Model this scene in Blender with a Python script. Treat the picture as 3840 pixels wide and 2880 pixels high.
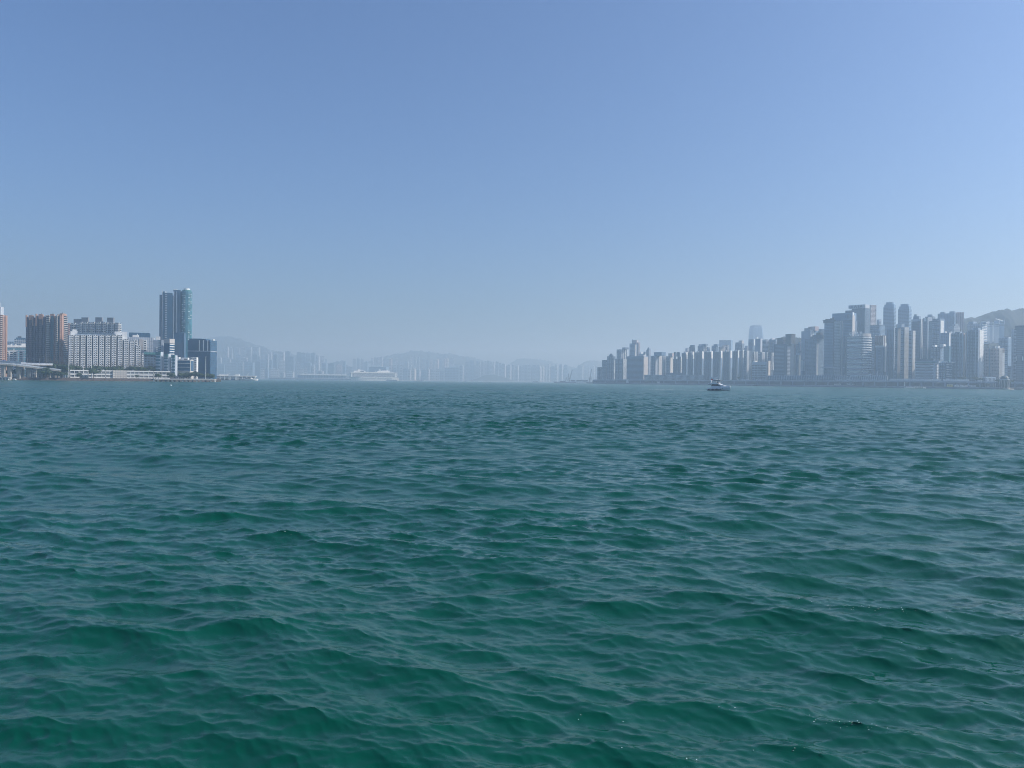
import bpy, math, random
import numpy as np
from mathutils import Vector, Matrix

sc = bpy.context.scene
for _o in list(bpy.data.objects):
    bpy.data.objects.remove(_o)
col = sc.collection

# ------------------------------------------------------------------ camera
F = 2885.0                      # focal length in photograph pixels (3840 wide)
CAM_H = 6.0
cam_data = bpy.data.cameras.new('camera')
cam_data.sensor_width = 36.0
cam_data.lens = 36.0 * F / 3840.0
cam_data.clip_start = 0.1
cam_data.clip_end = 60000.0
cam = bpy.data.objects.new('camera', cam_data)
col.objects.link(cam)
CAM_M = (Matrix.Rotation(math.radians(90 - 0.22), 3, 'X') @ Matrix.Rotation(math.radians(0.60), 3, 'Z'))
cam.matrix_world = Matrix.Translation((0, 0, CAM_H)) @ CAM_M.to_4x4()
sc.camera = cam

# ------------------------------------------------------------------ sky, sun, exposure
SUN_EL = math.radians(37)
SUN_AZ = math.radians(92)      # clockwise from the view direction (+Y), towards +X
w = bpy.data.worlds.new('World')
sc.world = w
w.use_nodes = True
nt = w.node_tree
bg = nt.nodes['Background']
sky = nt.nodes.new('ShaderNodeTexSky')
sky.sky_type = 'NISHITA'
sky.sun_disc = False
sky.sun_elevation = SUN_EL
sky.sun_rotation = SUN_AZ
sky.altitude = 0
sky.air_density = 1.0
sky.dust_density = 3.2
sky.ozone_density = 3.0
SKY_TINT = (0.76, 0.97, 1.30)
tint = nt.nodes.new('ShaderNodeMix')
tint.data_type = 'RGBA'
tint.blend_type = 'MULTIPLY'
tint.inputs[0].default_value = 1.0
tint.inputs[7].default_value = (*SKY_TINT, 1)
nt.links.new(sky.outputs[0], tint.inputs[6])
nt.links.new(tint.outputs[2], bg.inputs[0])
bg.inputs[1].default_value = 0.108

sun_data = bpy.data.lights.new('sun', 'SUN')
sun_data.energy = 4.1
sun_data.angle = math.radians(0.53)
sun_data.color = (1.0, 0.985, 0.96)
sun = bpy.data.objects.new('sun', sun_data)
to_sun = Vector((math.sin(SUN_AZ) * math.cos(SUN_EL), math.cos(SUN_AZ) * math.cos(SUN_EL), math.sin(SUN_EL)))
sun.rotation_euler = to_sun.to_track_quat('Z', 'Y').to_euler()
sun.location = (300, -200, 400)
col.objects.link(sun)

sc.view_settings.view_transform = 'Standard'
sc.view_settings.look = 'None'
sc.view_settings.gamma = 1.0
sc.view_settings.exposure = 0.12
sc.view_settings.use_curve_mapping = False
sc.cycles.use_denoising = True
sc.cycles.denoising_prefilter = 'FAST'
sc.cycles.denoising_quality = 'HIGH'
sc.cycles.use_adaptive_sampling = False
sc.cycles.filter_width = 1.05
sc.cycles.max_bounces = 6
sc.cycles.volume_bounces = 1
sc.cycles.sample_clamp_indirect = 0.35

HAZE_DENSITY = 0.00025
HAZE_COLOR = (0.62, 0.82, 1.0)
HAZE_G = 0.30
HAZE_TOP = 470.0

# ------------------------------------------------------------------ helpers
def ray(px, py):
    d = CAM_M @ Vector(((px - 1920.0) / F, (1440.0 - py) / F, -1.0))
    return d / d.y

def P(px, py, D):
    """World point seen at photograph pixel (px, py) at D metres in front."""
    return Vector((0, 0, CAM_H)) + ray(px, py) * D

def new_mat(name):
    m = bpy.data.materials.new(name)
    m.use_nodes = True
    return m

def mat(name, color, rough=0.7, var=0.18, scale=0.05, metal=0.0, spec=0.4, dirt=None, streak=1.0):
    """Principled material whose colour wanders with weathering noise."""
    m = new_mat(name)
    n = m.node_tree.nodes
    l = m.node_tree.links
    b = n['Principled BSDF']
    b.inputs['Roughness'].default_value = rough
    b.inputs['Metallic'].default_value = metal
    b.inputs['Specular IOR Level'].default_value = spec
    tc = n.new('ShaderNodeTexCoord')
    mp = n.new('ShaderNodeMapping')
    mp.inputs['Scale'].default_value = (1, 1, 1.0 / streak)
    l.new(tc.outputs['Object'], mp.inputs['Vector'])
    nz = n.new('ShaderNodeTexNoise')
    nz.inputs['Scale'].default_value = scale
    nz.inputs['Detail'].default_value = 5
    nz.inputs['Roughness'].default_value = 0.65
    l.new(mp.outputs[0], nz.inputs['Vector'])
    r = n.new('ShaderNodeValToRGB')
    r.color_ramp.elements[0].position = 0.3
    r.color_ramp.elements[1].position = 0.7
    lo = [c * (1 - var) for c in color]
    if dirt:
        lo = [lo[i] * (1 - 0.5) + dirt[i] * 0.5 for i in range(3)]
    hi = [min(0.95, c * (1 + var * 0.7)) for c in color]
    r.color_ramp.elements[0].color = (*lo, 1)
    r.color_ramp.elements[1].color = (*hi, 1)
    l.new(nz.outputs['Fac'], r.inputs[0])
    l.new(r.outputs[0], b.inputs['Base Color'])
    return m
# ------------------------------------------------------------------ haze
def build_haze():
    me = bpy.data.meshes.new('haze')
    x0, x1, y0, y1, z0, z1 = -9000, 9000, -700, 11500, -2.5, HAZE_TOP
    v = [(x0, y0, z0), (x1, y0, z0), (x1, y1, z0), (x0, y1, z0), (x0, y0, z1), (x1, y0, z1), (x1, y1, z1), (x0, y1, z1)]
    f = [(3, 2, 1, 0), (4, 5, 6, 7), (0, 1, 5, 4), (1, 2, 6, 5), (2, 3, 7, 6), (3, 0, 4, 7)]
    me.from_pydata(v, [], f)
    m = new_mat('haze')
    n = m.node_tree.nodes
    n.remove(n['Principled BSDF'])
    pv = n.new('ShaderNodeVolumePrincipled')
    pv.inputs['Color'].default_value = (*HAZE_COLOR, 1)
    pv.inputs['Density'].default_value = HAZE_DENSITY
    pv.inputs['Absorption Color'].default_value = (0.60, 0.66, 0.97, 1)
    pv.inputs['Anisotropy'].default_value = HAZE_G
    m.node_tree.links.new(pv.outputs[0], n['Material Output'].inputs['Volume'])
    me.materials.append(m)
    o = bpy.data.objects.new('haze', me)
    col.objects.link(o)
    o['kind'] = 'stuff'
    o['label'] = 'pale blue haze lying over the whole harbour'
build_haze()

# ------------------------------------------------------------------ the sea
def wave_tile(L, N, lmin, lmax, slope_rms, wind, spread, seed, power=4.0):
    """One periodic patch of wind waves (height, two sideways shifts)."""
    rg = np.random.default_rng(seed)
    k1 = 2 * np.pi * np.fft.fftfreq(N, L / N)
    kx, ky = np.meshgrid(k1, k1, indexing='ij')
    k = np.hypot(kx, ky)
    k[0, 0] = 1e-6
    kmin, kmax = 2 * np.pi / lmax, 2 * np.pi / lmin
    amp = k ** (-power / 2.0)
    lk = np.log(k)
    edge = 0.25
    win = 1 / (1 + np.exp(-(lk - np.log(kmin)) / edge * 3)) * 1 / (1 + np.exp((lk - np.log(kmax)) / edge * 3))
    c = (kx * math.cos(wind) + ky * math.sin(wind)) / k
    dirw = 0.035 + np.abs(c) ** spread
    amp = amp * win * dirw
    amp[0, 0] = 0
    h = amp * (rg.normal(size=(N, N)) + 1j * rg.normal(size=(N, N)))
    sx = np.fft.ifft2(1j * kx * h).real
    sy = np.fft.ifft2(1j * ky * h).real
    s = slope_rms / math.sqrt((sx ** 2 + sy ** 2).mean())
    h = h * s
    H = np.fft.ifft2(h).real
    DX = np.fft.ifft2(-1j * kx / k * h).real
    DY = np.fft.ifft2(-1j * ky / k * h).real
    return (L, N, np.stack([H, DX, DY], -1).astype(np.float32))

def sample_tile(t, x, y, rot):
    L, N, A = t
    cr, sr = math.cos(rot), math.sin(rot)
    u = (x * cr + y * sr) / L * N
    v = (-x * sr + y * cr) / L * N
    i = np.floor(u).astype(np.int64)
    j = np.floor(v).astype(np.int64)
    fu = (u - i)[..., None].astype(np.float32)
    fv = (v - j)[..., None].astype(np.float32)
    fu = fu * fu * (3 - 2 * fu) * 0.5 + fu * 0.5
    fv = fv * fv * (3 - 2 * fv) * 0.5 + fv * 0.5
    i %= N; j %= N
    i2 = (i + 1) % N; j2 = (j + 1) % N
    r = (A[i, j] * (1 - fu) + A[i2, j] * fu) * (1 - fv) + (A[i, j2] * (1 - fu) + A[i2, j2] * fu) * fv
    dx = r[..., 1] * cr - r[..., 2] * sr
    dy = r[..., 1] * sr + r[..., 2] * cr
    return r[..., 0], dx, dy

def build_water():
    # rows: fine close to the viewer's boat, wider farther out
    r = [0.5]
    while r[-1] < 9800:
        q = r[-1]
        dr = (0.3 if q < 8.5 else max(0.04, 0.0043 * q)) if q < 60 else 0.0030 * q + 0.17
        if q > 700:
            dr = 0.0042 * q if q < 1500 else (0.010 * q if q < 3500 else 0.04 * q)
        r.append(q + dr)
    r = np.array(r)
    fine = np.radians(np.linspace(-37.0, 37.0, 700))
    side = np.concatenate([np.linspace(37.16, 74, 90), np.linspace(77.5, 179.9, 60)])
    left = np.radians(-side[::-1])
    right = np.radians(side)
    th = np.concatenate([left, fine, right])
    R, T = np.meshgrid(r, th, indexing='ij')
    X = R * np.sin(T)
    Y = R * np.cos(T)
    dr = np.gradient(r)[:, None] * np.ones_like(T)
    ds = np.maximum(dr, R * np.gradient(th)[None, :] * 1.3)
    WD = math.radians(72)
    rot1, rot2, rot3 = 0.0, 0.37, -0.21
    tC = wave_tile(613.0, 1024, 3.0, 16.0, 0.075, WD, 4.0, 17, 4.0)
    tA = wave_tile(83.0, 1024, 0.65, 3.0, 0.195, WD - rot2, 2.4, 5, 4.0)
    tB = wave_tile(19.7, 1024, 0.10, 0.65, 0.25, WD - rot3, 2.2, 8, 3.8)
    def fade(lam_lo, lam_hi):
        # keep a wave band while the rows can still carry it
        return np.clip((lam_hi - ds * 2.0) / (lam_hi - lam_lo), 0, 1)
    Z = np.zeros_like(X); DX = np.zeros_like(X); DY = np.zeros_like(X)
    lost = np.zeros_like(X)
    # gusts: broad patches where the small waves run stronger or weaker
    tG = wave_tile(530.0, 256, 14.0, 120.0, 0.1, WD, 1.0, 44, 3.0)
    gh = sample_tile(tG, X, Y, .5)[0]
    gust = np.clip(1.0 + 0.17 * gh / gh.std(), 0.72, 1.35)
    for t, rot, lo, hi, sl in ((tC, rot1, 8.0, 20.0, 0.075), (tA, rot2, 1.4, 4.4, 0.195), (tB, rot3, 0.2, 0.9, 0.25)):
        h, a, b = sample_tile(t, X, Y, rot)
        g = fade(lo, hi)
        if t is not tC:
            g = g * gust
        Z += h * g
        ch = 1.15 if t is tB else 1.0
        DX += a * g * ch
        DY += b * g * ch
        lost += np.clip(1 - g ** 2, 0, 1) * sl ** 2
    CH = -1.15
    Xd = X + CH * DX
    Yd = Y + CH * DY
    # white foam flecks standing in for sun glints, where crests are squeezed hardest
    Rd = np.hypot(Xd, Yd)
    squeeze = np.gradient(Rd, axis=0) / dr
    near = (R > 10.5) & (R < 45) & (np.abs(T) < math.radians(36))
    sq = np.where(near, squeeze, 9.0)
    rg = np.random.default_rng(90)
    cand = np.argwhere(sq < np.quantile(squeeze[near], 0.0025))
    fv, ff = [], []
    for i, j in cand[rg.choice(len(cand), 60, replace=False)]:
        n_ = rg.integers(1, 9)
        for _ in range(n_):
            a_ = int(np.clip(i + rg.integers(-3, 4), 0, len(r) - 2)); b_ = int(np.clip(j + rg.integers(-26, 27) * 14.0 / R[i, j], 160, len(th) - 160))
            c = np.array([Xd[a_, b_], Yd[a_, b_], Z[a_, b_] + 0.012])
            q = rg.uniform(0.003, 0.009) * (0.6 + R[i, j] / 40.0)
            k0 = len(fv)
            for t_ in range(5):
                an = t_ * 1.2566 + rg.uniform(-.3, .3)
                fv.append((c[0] + q * 1.7 * math.cos(an), c[1] + q * math.sin(an), c[2] + rg.uniform(0, .012)))
            ff.append(tuple(range(k0, k0 + 5)))
    global FLECKS
    FLECKS = (fv, ff)
    co = np.stack([Xd, Yd, Z], -1).reshape(-1, 3).astype(np.float32)
    nr, na = X.shape
    a = (np.arange(nr - 1)[:, None] * na + np.arange(na - 1)[None, :]).ravel()
    f = np.stack([a, a + na, a + na + 1, a + 1], -1).astype(np.int32)
    # close the seam behind and the disc under the boat
    s = np.arange(nr - 1) * na
    seam = np.stack([s + na - 1, s + 2 * na - 1, s + na, s], -1).astype(np.int32)
    f = np.concatenate([f, seam])
    me = bpy.data.meshes.new('water')
    nv, nf = len(co), len(f)
    me.vertices.add(nv)
    me.vertices.foreach_set('co', co.ravel())
    me.loops.add(nf * 4)
    me.loops.foreach_set('vertex_index', f[:, ::-1].ravel())
    me.polygons.add(nf)
    me.polygons.foreach_set('loop_start', np.arange(nf, dtype=np.int32) * 4)
    me.polygons.foreach_set('use_smooth', np.ones(nf, dtype=bool))
    at = me.attributes.new('chop', 'FLOAT', 'POINT')
    al = np.sqrt(np.clip(lost, 0, 1)).astype(np.float32)
    at.data.foreach_set('value', al.ravel())
    me.update(calc_edges=True)
    me.validate()
    m = new_mat('sea_water')
    n = m.node_tree.nodes; l = m.node_tree.links
    b = n['Principled BSDF']
    b.inputs['IOR'].default_value = 1.333
    b.inputs['Specular IOR Level'].default_value = 0.5
    tc = n.new('ShaderNodeTexCoord')
    # body colour: silty green, drifting slowly
    nz = n.new('ShaderNodeTexNoise'); nz.inputs['Scale'].default_value = 0.018; nz.inputs['Detail'].default_value = 3
    l.new(tc.outputs['Object'], nz.inputs['Vector'])
    cr = n.new('ShaderNodeValToRGB')
    cr.color_ramp.elements[0].position = 0.35; cr.color_ramp.elements[1].position = 0.65
    cr.color_ramp.elements[0].color = (*WATER_A, 1)
    cr.color_ramp.elements[1].color = (*WATER_B, 1)
    l.new(nz.outputs['Fac'], cr.inputs[0]); l.new(cr.outputs[0], b.inputs['Base Color'])
    att = n.new('ShaderNodeAttribute'); att.attribute_name = 'chop'
    ml = n.new('ShaderNodeMath'); ml.operation = 'MULTIPLY_ADD'
    ml.inputs[1].default_value = WATER_ROUGH_K; ml.inputs[2].default_value = 0.025
    l.new(att.outputs['Fac'], ml.inputs[0]); l.new(ml.outputs[0], b.inputs['Roughness'])
    # ripples smaller than the mesh
    mp = n.new('ShaderNodeMapping'); mp.inputs['Rotation'].default_value = (0, 0, math.radians(-18)); mp.inputs['Scale'].default_value = (0.55, 1.0, 1.0)
    l.new(tc.outputs['Object'], mp.inputs['Vector'])
    n1 = n.new('ShaderNodeTexNoise'); n1.inputs['Scale'].default_value = 5.5; n1.inputs['Detail'].default_value = 4; n1.inputs['Roughness'].default_value = 0.55
    n1.inputs['Distortion'].default_value = 0.4
    l.new(mp.outputs[0], n1.inputs['Vector'])
    n2 = n.new('ShaderNodeTexNoise'); n2.inputs['Scale'].default_value = 0.9; n2.inputs['Detail'].default_value = 5; n2.inputs['Roughness'].default_value = 0.6
    n2.inputs['Distortion'].default_value = 0.5
    l.new(mp.outputs[0], n2.inputs['Vector'])
    b1 = n.new('ShaderNodeBump'); b1.inputs['Strength'].default_value = 1.0; b1.inputs['Distance'].default_value = 0.004
    b2 = n.new('ShaderNodeBump'); b2.inputs['Strength'].default_value = 1.0; b2.inputs['Distance'].default_value = 0.014
    l.new(n1.outputs['Fac'], b1.inputs['Height']); l.new(n2.outputs['Fac'], b2.inputs['Height'])
    l.new(b2.outputs[0], b1.inputs['Normal']); l.new(b1.outputs[0], b.inputs['Normal'])
    me.materials.append(m)
    o = bpy.data.objects.new('water', me)
    col.objects.link(o)
    o['kind'] = 'structure'
    o['label'] = 'choppy green harbour water'
WATER_A = (0.0001, 0.060, 0.037)
WATER_B = (0.0002, 0.071, 0.046)
WATER_ROUGH_K = 0.82
build_water()
# ------------------------------------------------------------------ mesh buffers and things
class MB:
    """Collects faces with their materials and links them as one mesh object."""
    def __init__(s):
        s.v, s.f, s.m, s.mats = [], [], [], []
    def mi(s, m):
        if m not in s.mats:
            s.mats.append(m)
        return s.mats.index(m)
    def poly(s, pts, m):
        b = len(s.v)
        s.v.extend(tuple(p) for p in pts)
        s.f.append(tuple(range(b, b + len(pts))))
        s.m.append(s.mi(m))
    def box(s, o, a, b, c, m, faces='all'):
        o, a, b, c = Vector(o), Vector(a), Vector(b), Vector(c)
        i = len(s.v)
        s.v.extend(tuple(q) for q in (o, o + a, o + a + b, o + b, o + c, o + a + c, o + a + b + c, o + b + c))
        k = s.mi(m)
        for q in ((3, 2, 1, 0), (4, 5, 6, 7), (0, 1, 5, 4), (1, 2, 6, 5), (2, 3, 7, 6), (3, 0, 4, 7)):
            s.f.append(tuple(i + j for j in q)); s.m.append(k)
    def abox(s, x0, x1, y0, y1, z0, z1, m):
        s.box((x0, y0, z0), (x1 - x0, 0, 0), (0, y1 - y0, 0), (0, 0, z1 - z0), m)
    def prism(s, plan, z0, z1, m, top=None):
        """Plan counter-clockwise from above."""
        n = len(plan)
        i = len(s.v)
        s.v.extend((p[0], p[1], z0) for p in plan)
        s.v.extend((p[0], p[1], z1) for p in plan)
        k = s.mi(m); kt = s.mi(top or m)
        for j in range(n):
            j2 = (j + 1) % n
            s.f.append((i + j, i + j2, i + n + j2, i + n + j)); s.m.append(k)
        s.f.append(tuple(i + n + j for j in range(n))); s.m.append(kt)
        s.f.append(tuple(i + j for j in reversed(range(n)))); s.m.append(kt)
    def tube(s, a, b, r0, r1, m, n=8):
        a, b = Vector(a), Vector(b)
        ax = (b - a).normalized()
        u = ax.cross(Vector((0, 0, 1)) if abs(ax.z) < 0.9 else Vector((1, 0, 0))).normalized()
        w_ = ax.cross(u)
        i = len(s.v)
        for c, r in ((a, r0), (b, r1)):
            for j in range(n):
                t = 2 * math.pi * j / n
                s.v.append(tuple(c + u * (r * math.cos(t)) + w_ * (r * math.sin(t))))
        k = s.mi(m)
        for j in range(n):
            j2 = (j + 1) % n
            s.f.append((i + j, i + n + j, i + n + j2, i + j2)); s.m.append(k)
        s.f.append(tuple(i + j for j in range(n))); s.m.append(k)
        s.f.append(tuple(i + n + j for j in reversed(range(n)))); s.m.append(k)
    def loft(s, rings, m, cap=True, closed=True):
        n = len(rings[0])
        i = len(s.v)
        for r in rings:
            s.v.extend(tuple(p) for p in r)
        k = s.mi(m)
        for a in range(len(rings) - 1):
            for j in range(n if closed else n - 1):
                j2 = (j + 1) % n
                s.f.append((i + a * n + j, i + a * n + j2, i + (a + 1) * n + j2, i + (a + 1) * n + j)); s.m.append(k)
        if cap:
            s.f.append(tuple(i + j for j in reversed(range(n)))); s.m.append(k)
            e = i + (len(rings) - 1) * n
            s.f.append(tuple(e + j for j in range(n))); s.m.append(k)
    def ball(s, c, r, m, n=8, k=5, sz=1.0):
        rings = []
        for a in range(k + 1):
            t = math.pi * (a / k) - math.pi / 2
            rr = max(1e-3, r * math.cos(t))
            rings.append([(c[0] + rr * math.cos(2 * math.pi * j / n), c[1] + rr * math.sin(2 * math.pi * j / n), c[2] + sz * r * math.sin(t)) for j in range(n)])
        s.loft(rings, m)
    def mesh(s, name, off=(0, 0, 0), smooth=False):
        me = bpy.data.meshes.new(name)
        ox, oy, oz = off
        me.from_pydata([(x - ox, y - oy, z - oz) for x, y, z in s.v], [], s.f)
        for m in s.mats:
            me.materials.append(m)
        me.polygons.foreach_set('material_index', s.m)
        if smooth:
            me.polygons.foreach_set('use_smooth', [True] * len(s.f))
        me.update()
        return me

def link(name, me, parent=None, loc=(0, 0, 0), kind=None, label=None, category=None, group=None):
    o = bpy.data.objects.new(name, me)
    o.location = loc
    col.objects.link(o)
    if parent:
        o.parent = parent
    if kind: o['kind'] = kind
    if label: o['label'] = label
    if category: o['category'] = category
    if group: o['group'] = group
    return o

STUFF = {'window_panes', 'window_bands', 'floor_slabs', 'wall_ribs', 'balcony_slabs', 'railing_posts', 'barrier_ribs', 'window_sills', 'rear_piles'}

class Thing:
    """A top-level thing: an Empty at its base with its parts, or (single) one mesh."""
    def __init__(s, name, label, cat, loc, group=None, single=False):
        s.name, s.label, s.cat, s.loc, s.group, s.single = name, label, cat, tuple(loc), group, single
        s.parts = []       # [name, buffer, parent index or None]
        s.rng = random.Random(label)
    def new(s, name, under=None):
        if s.single and s.parts:
            return s.parts[0][1]
        b = MB()
        s.parts.append([name, b, under])
        return b
    def part(s, name, under=None):
        if s.single and s.parts:
            return s.parts[0][1]
        for p in s.parts:
            if p[0] == name and p[2] is under:
                return p[1]
        return s.new(name, under)
    def done(s, smooth=()):
        if s.single:
            b = s.parts[0][1]
            return link(s.name, b.mesh(s.name, s.loc), None, s.loc, None, s.label, s.cat, s.group)
        root = link(s.name, None, None, s.loc, None, s.label, s.cat, s.group)
        root.empty_display_size = 2
        objs = {}
        for name, b, under in s.parts:
            if not b.f:
                continue
            par = objs.get(id(under), root) if under is not None else root
            objs[id(b)] = link(name, b.mesh(name, s.loc, name in smooth), par, (0, 0, 0), 'stuff' if name in STUFF else None)
        return root

ORD = ['first', 'second', 'third', 'fourth', 'fifth', 'sixth', 'seventh', 'eighth', 'ninth', 'tenth', 'eleventh', 'twelfth',
       'thirteenth', 'fourteenth', 'fifteenth', 'sixteenth', 'seventeenth', 'eighteenth', 'nineteenth', 'twentieth',
       'twenty-first', 'twenty-second', 'twenty-third', 'twenty-fourth', 'twenty-fifth', 'twenty-sixth', 'twenty-seventh',
       'twenty-eighth', 'twenty-ninth', 'thirtieth', 'thirty-first', 'thirty-second', 'thirty-third', 'thirty-fourth', 'thirty-fifth']

# ------------------------------------------------------------------ materials
M = {}
def defm(k, *a, **kw):
    M[k] = mat(k, *a, **kw)
defm('white_paint', (0.76, 0.76, 0.73), 0.6, 0.12, 0.08, streak=4)
defm('white_gloss', (0.78, 0.79, 0.79), 0.25, 0.04, 0.3)
defm('cream_render', (0.58, 0.55, 0.50), 0.7, 0.14, 0.08, streak=3)
defm('beige_tile', (0.46, 0.43, 0.40), 0.6, 0.15, 0.1, streak=3)
defm('pale_concrete', (0.45, 0.49, 0.535), 0.7, 0.16, 0.06, streak=4)
defm('grey_concrete', (0.22, 0.285, 0.355), 0.75, 0.18, 0.06, streak=4)
defm('dark_concrete', (0.09, 0.135, 0.19), 0.75, 0.2, 0.06, streak=4)
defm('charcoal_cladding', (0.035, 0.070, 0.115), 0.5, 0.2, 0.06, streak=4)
defm('orange_tile', (0.41, 0.255, 0.19), 0.6, 0.15, 0.1, streak=3)
defm('brown_tile', (0.13, 0.115, 0.155), 0.6, 0.2, 0.1, streak=3)  # shade on the orange towers' fronts, put into a dark bluish wall colour
defm('pink_tile', (0.50, 0.40, 0.38), 0.65, 0.14, 0.1, streak=3)
defm('red_brown_tile', (0.25, 0.175, 0.165), 0.65, 0.15, 0.1, streak=3)
defm('blue_grey_render', (0.155, 0.25, 0.36), 0.7, 0.15, 0.06, streak=4)
defm('teal_panel', (0.06, 0.19, 0.19), 0.45, 0.12, 0.1)
defm('dark_window', (0.016, 0.020, 0.026), 0.12, 0.3, 0.6, spec=0.6)
defm('mid_window', (0.07, 0.085, 0.10), 0.15, 0.3, 0.6, spec=0.6)
defm('pale_window', (0.22, 0.23, 0.23), 0.4, 0.3, 0.6)
defm('blue_glass', (0.022, 0.088, 0.165), 0.10, 0.25, 0.05, spec=0.7)
defm('navy_glass', (0.016, 0.072, 0.145), 0.12, 0.25, 0.05, spec=0.6)
defm('teal_glass', (0.045, 0.180, 0.230), 0.12, 0.3, 0.08, spec=0.8)
defm('grey_glass', (0.035, 0.085, 0.145), 0.15, 0.25, 0.05, spec=0.6)
defm('seawall_rubble', (0.085, 0.070, 0.062), 0.95, 0.5, 0.6)
defm('quay_concrete', (0.33, 0.31, 0.28), 0.85, 0.25, 0.15, streak=2)
defm('road_asphalt', (0.055, 0.055, 0.058), 0.9, 0.2, 0.3)
defm('land_soil', (0.10, 0.10, 0.085), 0.95, 0.4, 0.02)
defm('sand', (0.46, 0.37, 0.27), 0.95, 0.2, 0.1)
defm('steel_grey', (0.22, 0.23, 0.25), 0.5, 0.15, 0.4)
defm('steel_dark', (0.05, 0.053, 0.06), 0.6, 0.25, 0.4)
defm('rust_red', (0.30, 0.07, 0.045), 0.7, 0.3, 0.4)
defm('flag_red', (0.55, 0.03, 0.03), 0.7, 0.1, 1.0)
defm('tarp_blue', (0.05, 0.17, 0.45), 0.6, 0.15, 0.4)
defm('hull_navy', (0.010, 0.016, 0.035), 0.3, 0.2, 0.6)
defm('tinted_glass', (0.010, 0.011, 0.014), 0.06, 0.2, 0.6, spec=0.7)
defm('tree_bark', (0.07, 0.05, 0.035), 0.95, 0.3, 0.8)
defm('dome_lead', (0.06, 0.08, 0.09), 0.45, 0.25, 0.5)
defm('sign_red', (0.55, 0.04, 0.05), 0.6, 0.1, 0.3)
defm('sign_white', (0.80, 0.80, 0.80), 0.6, 0.05, 0.3)
defm('yellow_panel', (0.55, 0.48, 0.16), 0.7, 0.15, 0.3)
defm('sea_foam', (0.75, 0.78, 0.78), 0.9, 0.15, 0.8)

def leaf_mat(name, dark, light):
    m = new_mat(name)
    n = m.node_tree.nodes; l = m.node_tree.links
    b = n['Principled BSDF']; b.inputs['Roughness'].default_value = 0.7
    g = n.new('ShaderNodeNewGeometry')
    tc = n.new('ShaderNodeTexCoord')
    nz = n.new('ShaderNodeTexNoise'); nz.inputs['Scale'].default_value = 0.35; nz.inputs['Detail'].default_value = 3
    l.new(tc.outputs['Object'], nz.inputs['Vector'])
    a = n.new('ShaderNodeMath'); a.operation = 'ADD'
    l.new(nz.outputs['Fac'], a.inputs[0]); l.new(g.outputs['Random Per Island'], a.inputs[1])
    r = n.new('ShaderNodeMapRange'); r.inputs['From Min'].default_value = 0.4; r.inputs['From Max'].default_value = 1.5
    l.new(a.outputs[0], r.inputs[0])
    mx = n.new('ShaderNodeMix'); mx.data_type = 'RGBA'
    mx.inputs[6].default_value = (*dark, 1); mx.inputs[7].default_value = (*light, 1)
    l.new(r.outputs[0], mx.inputs[0]); l.new(mx.outputs[2], b.inputs['Base Color'])
    return m
M['leaves'] = leaf_mat('leaves', (0.018, 0.040, 0.016), (0.060, 0.095, 0.034))
M['hill_scrub'] = leaf_mat('hill_scrub', (0.020, 0.040, 0.022), (0.055, 0.080, 0.040))
DARK = ('dark_window', 'dark_window', 'mid_window')
MIXED = ('dark_window', 'dark_window', 'mid_window', 'mid_window', 'pale_window')

# ------------------------------------------------------------------ facades
class Face:
    def __init__(s, p, q, z0, z1):
        s.p = Vector((p[0], p[1])); s.q = Vector((q[0], q[1]))
        s.W = (s.q - s.p).length
        s.d = (s.q - s.p) / max(s.W, 1e-6)
        s.n = Vector((s.d.y, -s.d.x))
        s.z0, s.z1 = z0, z1
    def at(s, u, z, e=0.0):
        r = s.p + s.d * (u * s.W) + s.n * e
        return Vector((r.x, r.y, z))
    def box(s, b, u0, u1, z0, z1, e0, e1, m):
        o = s.at(u0, z0, e1)
        b.box(o, s.at(u1, z0, e1) - o, s.at(u0, z0, e0) - o, Vector((0, 0, z1 - z0)), m)
    def quad(s, b, u0, u1, z0, z1, e, m):
        b.poly((s.at(u0, z0, e), s.at(u1, z0, e), s.at(u1, z1, e), s.at(u0, z1, e)), m)

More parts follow.
